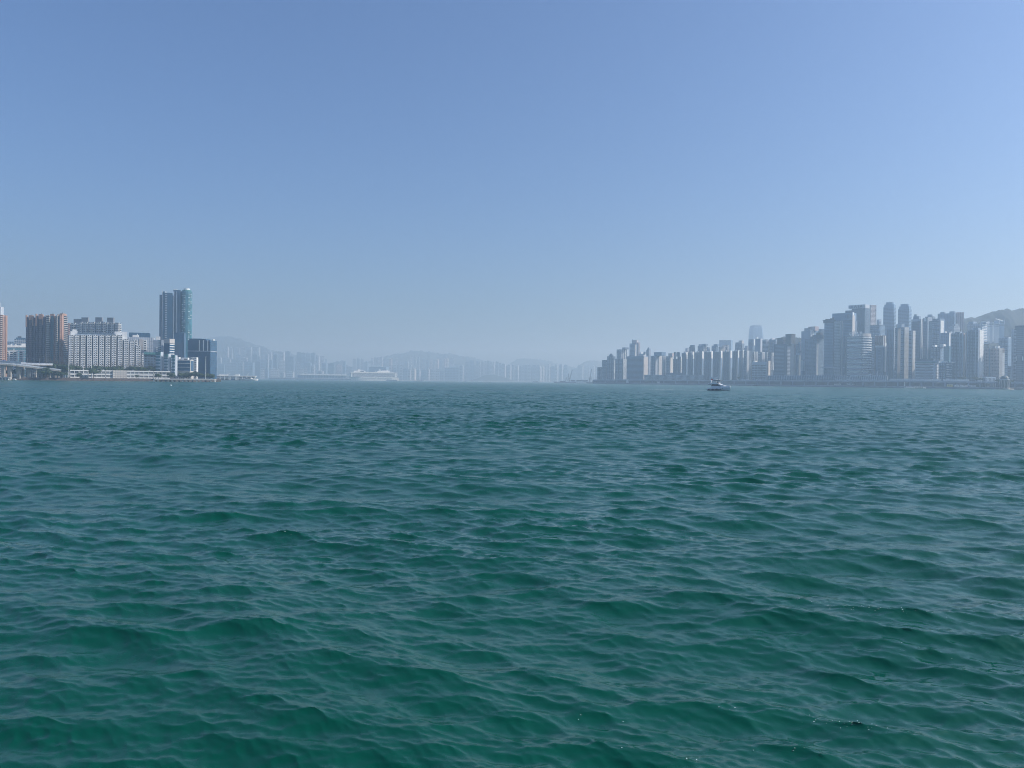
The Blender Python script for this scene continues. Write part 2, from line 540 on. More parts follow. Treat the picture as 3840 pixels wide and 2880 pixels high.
def deco(T, F_, specs):
    H = F_.z1 - F_.z0
    for sp in specs:
        k = sp[0]
        if k == 'win':          # fh, pitch, width share, height share, glass names, [u0, u1]
            _, fh, pitch, wf, hf, mats = sp[:6]
            u0, u1 = sp[6:8] if len(sp) > 7 else (0.0, 1.0)
            b = T.part('window_panes')
            nx = max(1, round(F_.W * (u1 - u0) / pitch)); nz = max(1, int(H / fh))
            du = (u1 - u0) / nx; dz = H / nz
            for i in range(nx):
                for j in range(nz):
                    m = M[T.rng.choice(mats)]
                    F_.quad(b, u0 + du * (i + 0.5 - wf / 2), u0 + du * (i + 0.5 + wf / 2), F_.z0 + dz * (j + 0.28), F_.z0 + dz * (j + 0.28 + hf), 0.06, m)
        elif k == 'band':       # fh, height share, glass, [u0, u1]
            _, fh, hf, m = sp[:4]
            u0, u1 = sp[4:6] if len(sp) > 5 else (0.02, 0.98)
            b = T.part('window_bands')
            nz = max(1, int(H / fh)); dz = H / nz
            for j in range(nz):
                F_.quad(b, u0, u1, F_.z0 + dz * (j + 0.5 - hf / 2), F_.z0 + dz * (j + 0.5 + hf / 2), 0.06, M[m])
        elif k == 'slab':       # fh, thickness, projection, material, [u0, u1]
            _, fh, t, pr, m = sp[:5]
            u0, u1 = sp[5:7] if len(sp) > 6 else (0.0, 1.0)
            b = T.part('floor_slabs')
            nz = max(1, int(H / fh)); dz = H / nz
            for j in range(nz):
                F_.box(b, u0, u1, F_.z0 + dz * j + 0.01, F_.z0 + dz * j + t, 0.02, pr, M[m])
        elif k == 'rib':        # positions or count, width m, projection, material, [z share 0, 1]
            _, us, wd, pr, m = sp[:5]
            f0, f1 = sp[5:7] if len(sp) > 6 else (0.0, 1.0)
            b = T.part('wall_ribs')
            if isinstance(us, int):
                us = [i / us for i in range(us + 1)]
            h = wd / F_.W / 2
            for u in us:
                F_.box(b, max(0, u - h), min(1, u + h), F_.z0 + H * f0, F_.z0 + H * f1 + 0.03, 0.015, pr, M[m])
        elif k == 'panel':      # u0, u1, z share 0, 1, projection, material
            _, u0, u1, f0, f1, pr, m = sp[:7]
            b = T.new('wall_panel')
            F_.box(b, u0, u1, F_.z0 + H * f0, F_.z0 + H * f1 + 0.05, 0.01, pr, M[m])
        elif k == 'bay':        # [(u0, u1, top share)], projection, material, specs
            _, bays, pr, m, sub = sp[:5]
            for q in bays:
                u0, u1 = q[0], q[1]
                tp = q[2] if len(q) > 2 else 1.0
                b = T.new('bay')
                z1 = F_.z0 + H * tp
                F_.box(b, u0, u1, F_.z0, z1 + 0.02, 0.01, pr, M[m])
                a0, a1 = F_.at(u0, 0, pr), F_.at(u1, 0, pr)
                deco(T, Face(a0, a1, F_.z0, z1), sub)
                if len(sp) > 5:
                    r1 = F_.at(u1, 0, 0.05)
                    deco(T, Face(a1, r1, F_.z0, z1), sp[5])

GZ = 4.0
def plan_of(D, x0, xm, x1, yt, asp=0.8, phi=None):
    """Plan corners A, B, C, E of a block whose front runs x0..xm and right flank xm..x1."""
    ym = (yt + 1425) / 2
    t0, tm, t1 = ray(x0, ym).x, ray(xm, ym).x, ray(x1, ym).x
    B = Vector((tm * D, D))
    def solve(ph):
        th = -(math.atan(tm) + ph)
        c, s_ = math.cos(th), math.sin(th)
        s = (B.x - t0 * B.y) / (c - t0 * s_)
        den = s_ + t1 * c
        s2 = (B.x - t1 * B.y) / den if den < -1e-4 else 1e9
        return th, s, s2
    if x1 <= xm:
        th, s, _ = solve(0.0 if phi is None else math.radians(phi))
        s2 = s * asp
    elif phi is not None:
        th, s, s2 = solve(math.radians(phi))
        s2 = min(s2, 4 * s)
    else:
        best = None
        for i in range(160):
            ph = math.radians(4 + i * 0.5)
            r = solve(ph)
            if r[1] <= 0: continue
            e = abs(math.log(max(r[2], 1e-3) / (asp * r[1])))
            if best is None or e < best[0]:
                best = (e, r)
        th, s, s2 = best[1]
    d = Vector((math.cos(th), math.sin(th)))
    g = Vector((-math.sin(th), math.cos(th)))
    A = B - d * s
    C = B + g * s2
    E = A + g * s2
    return A, B, C, E

def z_at(py, px, D):
    return P(px, py, D).z

def tower(name, label, cat, D, x0, xm, x1, yt, wall, front=(), side=(), asp=0.8, phi=None, z0=GZ, roof=(), group=None, single=False, parapet=None, body='wall', top=None, ret=False):
    A, B, C, E = plan_of(D, x0, xm, x1, yt, asp, phi)
    z1 = z_at(yt, xm, B.y)
    T = Thing(name, label, cat, (A.x * 0.25 + B.x * 0.25 + C.x * 0.25 + E.x * 0.25, (A.y + B.y + C.y + E.y) / 4, z0), group, single)
    w_ = T.part(body)
    w_.prism([A, B, C, E], z0, z1, M[wall], M[top or 'grey_concrete'])
    fr, sd = Face(A, B, z0, z1), Face(B, C, z0, z1)
    deco(T, fr, front)
    deco(T, sd, side)
    if parapet:
        b = T.part('parapet')
        F2 = Face(A, B, z1, z1 + 1.4); F3 = Face(B, C, z1, z1 + 1.4)
        F2.box(b, 0, 1, z1 + 0.02, z1 + 1.5, -0.4, 0.15, M[parapet])
        F3.box(b, 0.002, 1, z1 + 0.02, z1 + 1.5, -0.4, 0.15, M[parapet])
    dv = C - B
    for r in roof:              # px0, px1, py top, material, v0, v1, [part name]
        rx0, rx1, ry, m = r[:4]
        v0, v1 = r[4:6] if len(r) > 5 else (0.2, 0.8)
        nm = r[6] if len(r) > 6 else 'plant_room'
        u = []
        for rx in (rx0, rx1):
            t = ray(rx, yt).x
            o = A + dv * v0
            d = B - A
            den = d.x - t * d.y
            u.append((t * o.y - o.x) / den)
        p0 = A + dv * v0 + (B - A) * u[0]; p1 = A + dv * v0 + (B - A) * u[1]
        g = dv * (v1 - v0)
        zt = z_at(ry, (rx0 + rx1) / 2, p0.y)
        b = T.new(nm)
        zb = z1 + 0.01
        if nm == 'mast':
            c = (p0 + p1) / 2
            b.tube((c.x, c.y, zb), (c.x, c.y, zt), max(0.25, (p1 - p0).length / 2), max(0.12, (p1 - p0).length / 4), M[m], 6)
        else:
            b.prism([p0, p1, p1 + g, p0 + g], zb, max(zt, zb + 0.8), M[m], M['grey_concrete'])
    if ret:
        return T, (A, B, C, E, z0, z1)
    return T.done()

def bays(n, fill=0.7, m0=0.02, m1=0.98, top=None):
    w_ = (m1 - m0) / n
    out = []
    for i in range(n):
        a = m0 + w_ * i + w_ * (1 - fill) / 2
        out.append((a, a + w_ * fill) + ((top[i],) if top else ()))
    return out
# ------------------------------------------------------------------ land
def slab(name, label, outline, z0, z1, m):
    b = MB()
    b.prism(outline, z0, z1, M[m], M['land_soil'])
    o = link(name, b.mesh(name), None, (0, 0, 0), 'structure', label)
    return o

# left shore: pixel column -> distance of the water's edge
def xy(px, D):
    r = ray(px, 1425)
    return Vector((r.x * D, D))
LS = [(-420, 1000), (0, 1062), (150, 1066), (300, 1085), (450, 1112), (600, 1140), (700, 1155), (820, 1190)]
left_edge = [xy(px, d) for px, d in LS]
slab('land', 'flat Kowloon side waterfront ground', [p + Vector((0, 9)) for p in left_edge] + [xy(830, 2150), xy(-420, 2150)], -2.4, GZ - 0.03, 'land_soil')

def seawall():
    rg = random.Random(4)
    b = MB()
    pts = []
    for i in range(len(left_edge) - 1):
        a, c = left_edge[i], left_edge[i + 1]
        n = max(2, int((c - a).length / 2.2))
        pts += [a + (c - a) * (k / n) for k in range(n)]
    prof = [(-1.5, -1.5), (0.0, -0.2), (1.6, 0.8), (3.4, 1.9), (5.0, 2.9), (6.8, 3.9), (9.2, 4.15)]
    rows = []
    for p in pts:
        rows.append([(p.x + rg.uniform(-.5, .5), p.y + e + rg.uniform(-.6, .6), z + rg.uniform(-.35, .35)) for e, z in prof])
    for i in range(len(rows) - 1):
        for j in range(len(prof) - 1):
            b.poly((rows[i][j], rows[i + 1][j], rows[i + 1][j + 1], rows[i][j + 1]), M['seawall_rubble'])
    link('seawall', b.mesh('seawall'), None, (0, 0, 0), 'structure', 'dark rubble seawall slope below the waterfront school')
seawall()

# ------------------------------------------------------------------ left bank buildings
AP, OF = 'apartment building', 'office building'
OR_BAY = [('win', 3.0, 2.6, 0.62, 0.5, DARK), ('slab', 3.0, 0.5, 0.5, 'orange_tile')]
OR_BAL = [('slab', 3.0, 1.1, 0.9, 'beige_tile'), ('band', 3.0, 0.5, 'dark_window')]

# brick coloured tower at the edge of the frame, with a white glazed flank
tower('apartment_tower', 'orange brick tower with balconies cut by the photo edge beyond the flyover', AP, 1165, -40, -2, 24, 1180, 'orange_tile',
      front=[('band', 3.0, 0.5, 'blue_glass')],
      side=[('slab', 3.0, 1.0, 0.9, 'beige_tile', 0.05, 0.34), ('slab', 3.0, 1.0, 0.9, 'pink_tile', 0.42, 0.74), ('band', 3.0, 0.5, 'dark_window', 0.05, 0.74), ('rib', [0.38, 0.86, 0.98], 1.6, 1.3, 'orange_tile')],
      asp=1.1, roof=[(-12, 2, 1150, 'pale_concrete', 0.05, 0.5, 'stair_tower'), (1, 3, 1135, 'white_paint', 0.2, 0.24, 'mast')])
tower('glass_office', 'blue green glazed office block with white roof rail behind the white low flats', OF, 1330, 20, 99, 99, 1297, 'teal_glass',
      front=[('slab', 4.0, 0.8, 0.3, 'pale_concrete'), ('rib', 10, 0.5, 0.35, 'grey_concrete'), ('panel', 0, 1, 0.955, 1.0, 0.7, 'white_paint'), ('panel', 0.38, 0.42, 0, 0.9, 0.8, 'white_paint'), ('panel', 0.06, 0.09, 0, 0.7, 0.8, 'white_paint')],
      asp=0.5, roof=[(40, 46, 1290, 'white_paint', .3, .5), (57, 62, 1290, 'white_paint', .3, .5), (80, 96, 1289, 'white_paint', .2, .6)])
tower('glass_office', 'stepped grey glass office block rising behind the orange housing tower', OF, 1480, 53, 100, 100, 1272, 'grey_glass',
      front=[('slab', 4.2, 1.2, 0.4, 'pale_concrete'), ('rib', 6, 0.4, 0.5, 'pale_concrete')], asp=0.6,
      roof=[(60, 96, 1266, 'grey_glass', .15, .9), (66, 80, 1261, 'steel_dark', .3, .7)])
tower('apartment_block', 'pale hazy low slab between the cut orange tower and stepped glass office', AP, 1600, 22, 56, 56, 1281, 'blue_grey_render', front=[('win', 3.2, 3.4, .6, .5, MIXED)], asp=.5)
for x0, x1, lab in ((22, 35, 'narrow white flats beside the foot of the cut orange tower'),
                    (36, 66, 'broad white flats with two window columns behind the flyover ramp'),
                    (72, 88, 'slim white flats with one window column behind the flyover ramp')):
    n = 2 if x1 - x0 > 20 else 1
    tower('low_flats', lab, AP, 1235, x0, x1 - 1.2, x1, 1318, 'white_paint', front=[('bay', bays(n, .86), 0.8, 'white_paint', [('win', 3.3, 4.6, .78, .46, ('dark_window', 'mid_window'))])], asp=.6, phi=20, parapet='white_paint', group='white low flats behind the flyover')

# the orange housing estate: four joined looking but separate towers
def orange_tower(label, x0, xm, x1, yt, dark_front, D=1225, asp=1.0):
    if dark_front:
        fr = [('bay', [(0.02, 0.2), (0.36, 0.66), (0.84, 0.98)], 2.4, 'brown_tile', [('win', 3.0, 2.4, .5, .45, DARK)], [('win', 3.0, 2.0, .5, .45, DARK)]),
              ('slab', 3.0, 0.9, 3.3, 'red_brown_tile', 0.38, 0.64), ('panel', 0.0, 0.10, 0.84, 1.04, 3.2, 'orange_tile'), ('panel', 0.70, 0.80, 0.86, 1.03, 3.2, 'orange_tile'),
              ('panel', 0.34, 0.68, 0.955, 1.035, 3.4, 'orange_tile'), ('win', 3.0, 2.6, .5, .5, DARK)]
    else:
        fr = [('bay', [(0.0, 0.30)], 2.6, 'beige_tile', [('slab', 3.0, 1.1, 0.9, 'beige_tile'), ('band', 3.0, .5, 'dark_window')], [('win', 3.0, 2.0, .5, .45, DARK)]),
              ('band', 3.0, 0.62, 'teal_glass', 0.34, 0.68), ('bay', [(0.70, 0.76), (0.80, 0.99)], 2.2, 'orange_tile', [('win', 3.0, 3.4, .35, .4, DARK)], [('win', 3.0, 2.0, .4, .4, DARK)])]
    sd = [('slab', 3.0, 1.0, 1.0, 'beige_tile', 0.3, 0.96), ('band', 3.0, .5, 'dark_window', 0.3, .96), ('panel', 0.0, 0.26, 0.0, 1.02, 1.2, 'orange_tile'), ('win', 3.0, 3.0, .35, .4, DARK, .02, .24)]
    w_ = x1 - x0
    tower('apartment_tower', label, AP, D, x0, xm, x1, yt, 'brown_tile', front=fr, side=sd, asp=asp, phi=26, z0=GZ,
          roof=[(x0 + w_ * .28, x0 + w_ * .62, yt - 8, 'orange_tile', .15, .7), (x0 + w_ * .05, x0 + w_ * .15, yt - 4, 'orange_tile', .05, .4, 'stair_tower'), (x0 + w_ * .5, x0 + w_ * .5 + 2, yt - 14, 'steel_dark', .3, .34, 'mast')],
          group='orange brown housing towers', top='grey_concrete')
orange_tower('dark fronted orange brown housing tower standing nearest the stepped glass office', 99, 134, 139, 1191, True)
orange_tower('dark fronted orange brown housing tower, second from the stepped glass office', 136, 170, 175, 1187, True)
orange_tower('orange brown housing tower with beige balconies and green glazing on its front', 176, 215, 219, 1185, False)
orange_tower('orange brown housing tower with sunlit orange flank beside the bayed grey hotel', 213, 229, 252, 1183, False, 1215, 1.2)
tower('apartment_tower', 'narrow shaded brown tower end squeezed between orange towers and grey hotel', AP, 1290, 244, 256, 262, 1212, 'red_brown_tile', front=[('win', 3, 3, .5, .5, DARK)], side=[('win', 3, 3, .5, .5, DARK)])

# white residential slab behind the hotel
def white_tower(label, x0, xm, x1, yt, box):
    tower('apartment_tower', label, AP, 1330, x0, xm, x1, yt, 'grey_concrete',
          front=[('bay', [(0.0, 0.16), (0.30, 0.62), (0.74, 1.0)], 2.2, 'white_paint', [('win', 3.0, 3.2, .6, .5, DARK), ('slab', 3.0, .5, .8, 'white_paint')], [('win', 3, 2.2, .5, .5, DARK)]), ('win', 3.0, 3.2, .6, .5, DARK)],
          side=[('slab', 3.0, 1.0, 1.0, 'white_paint'), ('band', 3, .5, 'dark_window')], asp=.7, phi=28,
          roof=[(box[0], box[1], box[2], 'steel_grey', .15, .85, 'roof_screen')], group='white housing towers with lattice roof screens')
    return
white_tower('white housing tower with slatted roof screen behind the leftmost hotel bays', 257, 300, 306, 1212, (276, 301, 1196))
white_tower('second white housing tower with slatted roof screen, counting from the orange towers', 302, 346, 352, 1208, (305, 330, 1190))
white_tower('third white housing tower with slatted roof screen, counting from the orange towers', 348, 396, 402, 1208, (357, 382, 1190))
white_tower('white housing tower with slatted roof screen standing nearest the tall glass towers', 398, 447, 453, 1210, (401, 425, 1191))

# the long bayed hotel
defm('hotel_white', (0.60, 0.62, 0.63), 0.6, 0.12, 0.08, streak=4)
def hotel():
    D0, D1 = 1195, 1262
    def pt(px, e=0.0):
        t = (px - 257) / (610 - 257)
        return xy(px, D0 + (D1 - D0) * t + e)
    T = Thing('hotel', 'long pale grey hotel of stepped window bays above the tree belt', 'hotel', (*pt(430, 10), GZ))
    cols = [257, 279, 302, 326, 349, 372, 395, 418, 441, 464, 486, 509, 531, 552]
    tops = [1256] * 9 + [1271, 1279, 1296, 1326, 1336]
    body = T.part('wall')
    xs = cols + [575]
    for i, (cx, ty) in enumerate(zip(cols, tops)):
        a, c = pt(cx - 3, 5.0), pt(xs[i + 1] - 3, 5.0)
        a2, c2 = pt(cx - 3, 24), pt(xs[i + 1] - 3, 24)
        zt = z_at(ty, cx, a.y)
        body.prism([a, c, c2, a2], GZ, zt - 0.5, M['charcoal_cladding'], M['grey_concrete'])
        p, q = pt(cx, 0), pt(cx + 17, 0)
        F_ = Face(p, q, GZ + 2, zt)
        b = T.new('bay')
        nz = int((zt - GZ - 2) / 3.36); dz = (zt - GZ - 2) / nz
        # the bay: piers and spandrels round real window holes
        cuts = [0, .10, .38, .56, .90, 1.0]
        for k in (0, 2, 4):
            F_.box(b, cuts[k], cuts[k + 1], F_.z0, zt, -5.0, 0.0, M['hotel_white'])
        for j in range(nz):
            z0_ = F_.z0 + dz * j
            for k in (1, 3):
                F_.box(b, cuts[k], cuts[k + 1], z0_, z0_ + dz * .38, -5.0, -0.05, M['hotel_white'])
                F_.box(b, cuts[k], cuts[k + 1], z0_ + dz * .84, z0_ + dz, -5.0, -0.05, M['hotel_white'])
        w_ = T.new('window_panes', b)
        s_ = T.new('window_sills', b)
        for j in range(nz):
            z0_ = F_.z0 + dz * j
            F_.quad(w_, cuts[1], cuts[2], z0_ + dz * .38, z0_ + dz * .84, -0.5, M[T.rng.choice(('mid_window', 'mid_window', 'dark_window'))])
            F_.quad(w_, cuts[3], cuts[4], z0_ + dz * .38, z0_ + dz * .84, -1.2, M['dark_window'])
            F_.box(s_, cuts[3] - .02, cuts[4] + .02, z0_ + dz * .10, z0_ + dz * .37, 0.01, 0.9, M['white_paint'])
    # roof band over the tall half
    rb = T.new('roof_terrace')
    rb.prism([pt(290, 3), pt(432, 3), pt(432, 20), pt(290, 20)], z_at(1256, 350, D0) - 0.3, z_at(1248, 350, D0), M['grey_concrete'])
    rl = T.new('roof_rail')
    rl.prism([pt(288, 2), pt(434, 2), pt(434, 2.6), pt(288, 2.6)], z_at(1250, 350, D0) + 1.0, z_at(1247, 350, D0) + .6, M['dark_concrete'])
    s1 = T.new('stair_tower'); s1.prism([pt(263, 4), pt(290, 4), pt(290, 18), pt(263, 18)], z_at(1258, 270, D0), z_at(1241, 270, D0), M['hotel_white'])
    s2 = T.new('stair_tower'); s2.prism([pt(270, 5), pt(286, 5), pt(286, 14), pt(270, 14)], z_at(1241, 270, D0), z_at(1234, 270, D0), M['hotel_white'])
    r1 = T.new('roof_house'); r1.prism([pt(428, 4), pt(452, 4), pt(452, 20), pt(428, 20)], z_at(1258, 440, D0), z_at(1243, 440, D0 + 34), M['hotel_white'])
    r2 = T.new('roof_house'); r2.prism([pt(454, 5), pt(476, 5), pt(476, 20), pt(454, 20)], z_at(1272, 460, D0), z_at(1243, 465, D0 + 38), M['hotel_white'])
    T.done()
hotel()

PANEL = [('rib', 14, 0.25, 0.2, 'grey_concrete'), ('slab', 6.0, .3, .2, 'grey_concrete')]
tower('office_block', 'pale panelled rear block with sloped glass roof behind the stepped hotel end', OF, 1300, 476, 575, 580, 1266, 'pale_concrete',
      front=PANEL + [('bay', [(0.26, 0.40, .93), (0.62, .75, .93)], 1.2, 'white_paint', [('win', 3.6, 4.5, .55, .5, DARK)], ), ('panel', .45, .6, .2, .95, .9, 'beige_tile')],
      roof=[(484, 560, 1247, 'grey_glass', .25, .95, 'sloped_roof'), (497, 520, 1256, 'white_paint', .02, .2), (513, 516, 1252, 'white_paint', 0.05, .1, 'roof_tank')])
tower('office_block', 'pale panelled block with white window column beside the blue glass office', OF, 1285, 575, 612, 616, 1275, 'pale_concrete',
      front=PANEL + [('bay', [(0.28, 0.46, .8)], 1.2, 'white_paint', [('win', 3.4, 4.5, .5, .5, DARK)]), ('win', 3.4, 2.4, .8, .6, ('mid_window', 'teal_glass'), .5, .78), ('panel', .8, .98, 0, 1, 1.0, 'pale_concrete')],
      roof=[(584, 600, 1262, 'white_paint', .1, .3, 'roof_tank'), (592, 594, 1258, 'steel_grey', .2, .22, 'mast')])
tower('office_block', 'navy glass office with white striped flank and beige crown beside tall towers', OF, 1275, 614, 635, 653, 1283, 'navy_glass',
      front=[('rib', 6, .25, .2, 'navy_glass'), ('panel', 0, 1, .97, 1.09, .8, 'beige_tile')],
      side=[('slab', 3.8, 1.3, .7, 'white_paint'), ('panel', 0, 1, .97, 1.09, .9, 'beige_tile')], asp=.9)
# green banded podium blocks
BAND3 = [('slab', 4.6, 1.9, .8, 'pale_concrete', 0.03, .97), ('panel', 0, 1, .90, 1.02, .9, 'teal_panel')]
for x0, xm, x1, yt, lab in ((584, 601, 612, 1322, 'green glazed low block with pale bands nearest the stepped hotel'),
                            (616, 630, 641, 1329, 'middle green glazed low block with pale bands beside the school'),
                            (643, 656, 665, 1334, 'green glazed low block with pale bands nearest the cream hall')):
    tower('banded_block', lab, OF, 1180, x0, xm, x1, yt, 'teal_glass', front=BAND3, side=[('panel', .05, .95, 0, 1.02, .4, 'pale_concrete')], asp=.8, group='green glazed blocks behind the school')
tower('podium_roof', 'low teal roofed wing joining the hotel end to green glazed blocks', OF, 1225, 540, 586, 586, 1322, 'dark_concrete', front=[('panel', 0, 1, .92, 1.0, 2.0, 'teal_panel'), ('win', 4, 4, .6, .5, DARK)], asp=.4)

# cream hall with dark window strips and the white block next to it
tower('cream_hall', 'cream hall with dark blue window strips above a blank lower wall', 'hall', 1200, 660, 714, 726, 1349, 'cream_render',
      front=[('panel', .02, .98, .42, .95, .5, 'navy_glass'), ('slab', 5.2, .6, .75, 'white_paint', .02, .98)], side=[('panel', .1, .9, .42, .95, .4, 'navy_glass')], z0=GZ,
      roof=[(662, 672, 1339, 'white_paint', .5, .9), (680, 705, 1341, 'white_paint', .5, .9), (690, 700, 1345, 'steel_dark', .1, .3)])
tower('white_block', 'white block with small square windows beside the wide dark glass office', AP, 1230, 716, 738, 743, 1340, 'white_paint',
      front=[('bay', [(0.0, .42), (.54, 1.0)], 1.8, 'white_paint', [('win', 3.3, 3.4, .42, .48, DARK)], [('win', 3.3, 3, .4, .5, DARK)])], asp=.7)

# tall glass towers
def tall():
    DG = 1500
    LIN = [('slab', 3.4, .35, .35, 'grey_glass'), ('rib', 8, .3, .3, 'navy_glass')]
    tower('glass_tower', 'tall dark glass tower with white balcony stack, lowest of three tall towers', 'glass tower', DG, 597, 646, 651, 1107, 'blue_glass',
          front=LIN + [('panel', .215, .235, 0, 1.06, 2.5, 'pale_concrete'), ('bay', [(.26, .40, 1.04)], 2.0, 'navy_glass', [('slab', 3.4, .3, .25, 'grey_glass')]), ('bay', [(.42, .62, 1.02)], 1.6, 'grey_glass', [('slab', 3.4, 1.0, 1.2, 'pale_concrete', .1, .8)])],
          side=LIN, asp=.8, roof=[(607, 646, 1097, 'grey_glass', .2, .7, 'crown'), (607, 622, 1093, 'white_paint', .25, .6, 'crown')], group='tall glass towers')
    tower('glass_tower', 'middle tall dark glass tower with thin white fins and wavy crown', 'glass tower', DG + 12, 650, 676, 681, 1094, 'blue_glass',
          front=LIN + [('rib', [0.05, .44], .7, 2.2, 'pale_concrete'), ('bay', [(.5, .72, 1.0), (.78, .96, .99)], 2.0, 'blue_glass', [('slab', 3.4, .3, .3, 'grey_glass')])], side=LIN, asp=.9,
          roof=[(650, 676, 1087, 'grey_glass', .2, .8, 'crown'), (652, 664, 1085, 'white_paint', .3, .6, 'crown')], group='tall glass towers')
    # the rounded teal tower
    c = xy(697.5, DG + 20)
    r = 19.5 / F * (DG + 20)
    T = Thing('glass_tower', 'tallest rounded teal glass tower with glinting balcony columns', 'glass tower', (c.x, c.y, GZ), 'tall glass towers')
    zt = z_at(1089, 697, DG)
    plan = [(c.x + r * math.cos(2 * math.pi * k / 16 + .2), c.y + r * math.sin(2 * math.pi * k / 16 + .2)) for k in range(16)]
    T.part('wall').prism(plan, GZ, zt, M['teal_glass'], M['grey_concrete'])
    for k in range(16):
        p, q = plan[k], plan[(k + 1) % 16]
        F_ = Face(p, q, GZ, zt)
        if F_.n.y > .3: continue
        b = T.part('floor_slabs'); b2 = T.part('balcony_slabs')
        nz = int((zt - GZ) / 3.4)
        for j in range(nz):
            z0_ = GZ + (zt - GZ) * j / nz
            F_.box(b, 0, 1, z0_ + 0.02, z0_ + .5, 0.02, .35, M['teal_glass'])
            if k in (10, 11, 13, 14) and T.rng.random() < .72:
                F_.box(b2, .2, .8, z0_ + .55, z0_ + 1.6, 0.02, 1.3, M[T.rng.choice(('white_paint', 'pale_concrete', 'teal_panel'))])
    for k, (rr, y0, y1) in enumerate(((.82, 1089, 1084), (.55, 1084, 1078))):
        pl = [(c.x + r * rr * math.cos(2 * math.pi * j / 16), c.y + r * rr * math.sin(2 * math.pi * j / 16)) for j in range(16)]
        T.new('crown').prism(pl, z_at(y0, 697, DG) + .02, z_at(y1, 697, DG), M[('teal_panel', 'white_paint')[k]])
    T.done()
tall()
tower('glass_office', 'mid height navy glass block in front of the tall glass towers', OF, 1400, 652, 690, 697, 1248, 'navy_glass',
      front=[('slab', 4, .3, .25, 'blue_glass'), ('rib', [0, .55, 1], .8, .5, 'blue_glass'), ('panel', 0, 1, .355, .37, .6, 'pale_concrete')], side=[('slab', 4, .3, .25, 'blue_glass')], asp=.8,
      roof=[(664, 686, 1246, 'navy_glass', .1, .9)])
tower('glass_office', 'wide dark blue glass office with banded flank beside the ferry pier', OF, 1330, 703, 788, 813, 1276, 'navy_glass',
      front=[('slab', 4, .35, .25, 'blue_glass'), ('rib', 16, .3, .2, 'blue_glass'), ('panel', 0, 1, .71, .725, .6, 'pale_concrete'), ('rib', [.52, .70, .89], .9, .7, 'white_paint', .725, 1.0), ('panel', .06, .62, .98, 1.04, .3, 'navy_glass')],
      side=[('slab', 4, 1.2, .5, 'grey_glass', .05, .95), ('panel', 0, 1, .71, .725, .6, 'pale_concrete')], asp=.75,
      roof=[(714, 740, 1270, 'navy_glass', .15, .85), (744, 772, 1271, 'navy_glass', .15, .85), (795, 800, 1272, 'white_paint', .3, .5)])

# ------------------------------------------------------------------ waterfront school and its neighbours
def school():
    T = Thing('school', 'long white two storey school building on the seawall', 'school', (*xy(450, 1125), GZ))
    w0, w1 = 258, 640
    y0 = 1104; y1 = 1165
    def pt(px, e=0.0):
        return xy(px, y0 + (y1 - y0) * (px - w0) / (w1 - w0) + e)
    H = 11.5
    body = T.part('wall')
    body.prism([pt(262, 1.5), pt(638, 1.5), pt(638, 12), pt(262, 12)], GZ - .5, GZ + H - .4, M['pale_window'], M['pale_concrete'])
    segs = [(262, 330), (331, 395), (396, 422), (474, 520), (521, 575), (576, 638)]
    for a, b_ in segs:
        F_ = Face(pt(a), pt(b_), GZ - .5, GZ + H)
        w = T.new('facade')
        F_.box(w, 0, 1, GZ + H - 1.6, GZ + H, -3, 0.0, M['white_paint'])
        F_.box(w, 0.01, .99, GZ + 4.4, GZ + 6.9, -3, 0.02, M['white_paint'])
        F_.box(w, 0.01, .99, GZ - .5, GZ + 1.5, -3, 0.02, M['white_paint'])
        n = max(2, round(F_.W / 6))
        for i in range(n + 1):
            h = .35 / F_.W
            F_.box(w, max(0, i / n - h), min(1, i / n + h), GZ + 1.5, GZ + H - 1.6, -2.4, -.3, M['white_paint'])
        F_.box(T.part('floor_slabs'), 0, 1, GZ + 6.95, GZ + 7.15, 0.03, .5, M['pale_concrete'])
        p = T.part('window_panes')
        for i in range(n * 2):
            for z0_, z1_ in ((1.6, 4.3), (7.2, 9.8)):
                if T.rng.random() < .8:
                    F_.quad(p, (i + .1) / (2 * n), (i + .9) / (2 * n), GZ + z0_, GZ + z1_, -1.35, M[T.rng.choice(('dark_window', 'mid_window', 'pale_window'))])
    c = T.new('panelled_hall')
    c.prism([pt(423, -1.5), pt(473, -1.5), pt(473, 12), pt(423, 12)], GZ - .5, GZ + H + .2, M['cream_render'])
    Fc = Face(pt(423, -1.5), pt(473, -1.5), GZ, GZ + H)
    deco(T, Fc, [('rib', 5, .4, .25, 'beige_tile'), ('slab', 2.4, .25, .22, 'beige_tile')])
    for k, px in enumerate((312, 344, 365, 386, 498, 560)):
        q = pt(px, 5)
        T.new('roof_vent').abox(q.x - .8, q.x + .8, q.y - .8, q.y + .8, GZ + H - .4, GZ + H + 1.5, M['steel_grey'])
    T.done()
school()
def annex():
    p = [xy(239, 1102), xy(259, 1103), xy(259, 1113), xy(239, 1112)]
    T = Thing('glass_annex', 'small pale glazed annex at the end of the white school', 'annex', (*p[0], GZ))
    T.part('wall').prism(p, GZ, GZ + 7.5, M['teal_glass'], M['pale_concrete'])
    Fa = Face(p[0], p[1], GZ, GZ + 7.5)
    deco(T, Fa, [('rib', 3, .4, .3, 'white_paint'), ('slab', 2.4, .25, .25, 'white_paint')])
    T.done()
annex()
def low_store(px0, px1, D, h, lab):
    T = Thing('store_shed', lab, 'shed', (*xy((px0 + px1) / 2, D), GZ))
    pl = [xy(px0, D), xy(px1, D), xy(px1, D + 7), xy(px0, D + 7)]
    T.part('wall').prism(pl, GZ, GZ + h, M['beige_tile'], M['grey_concrete'])
    deco(T, Face(pl[0], pl[1], GZ, GZ + h), [('win', h, 3, .5, .4, DARK), ('panel', 0, 1, .9, 1, .5, 'pale_concrete')])
    T.done()
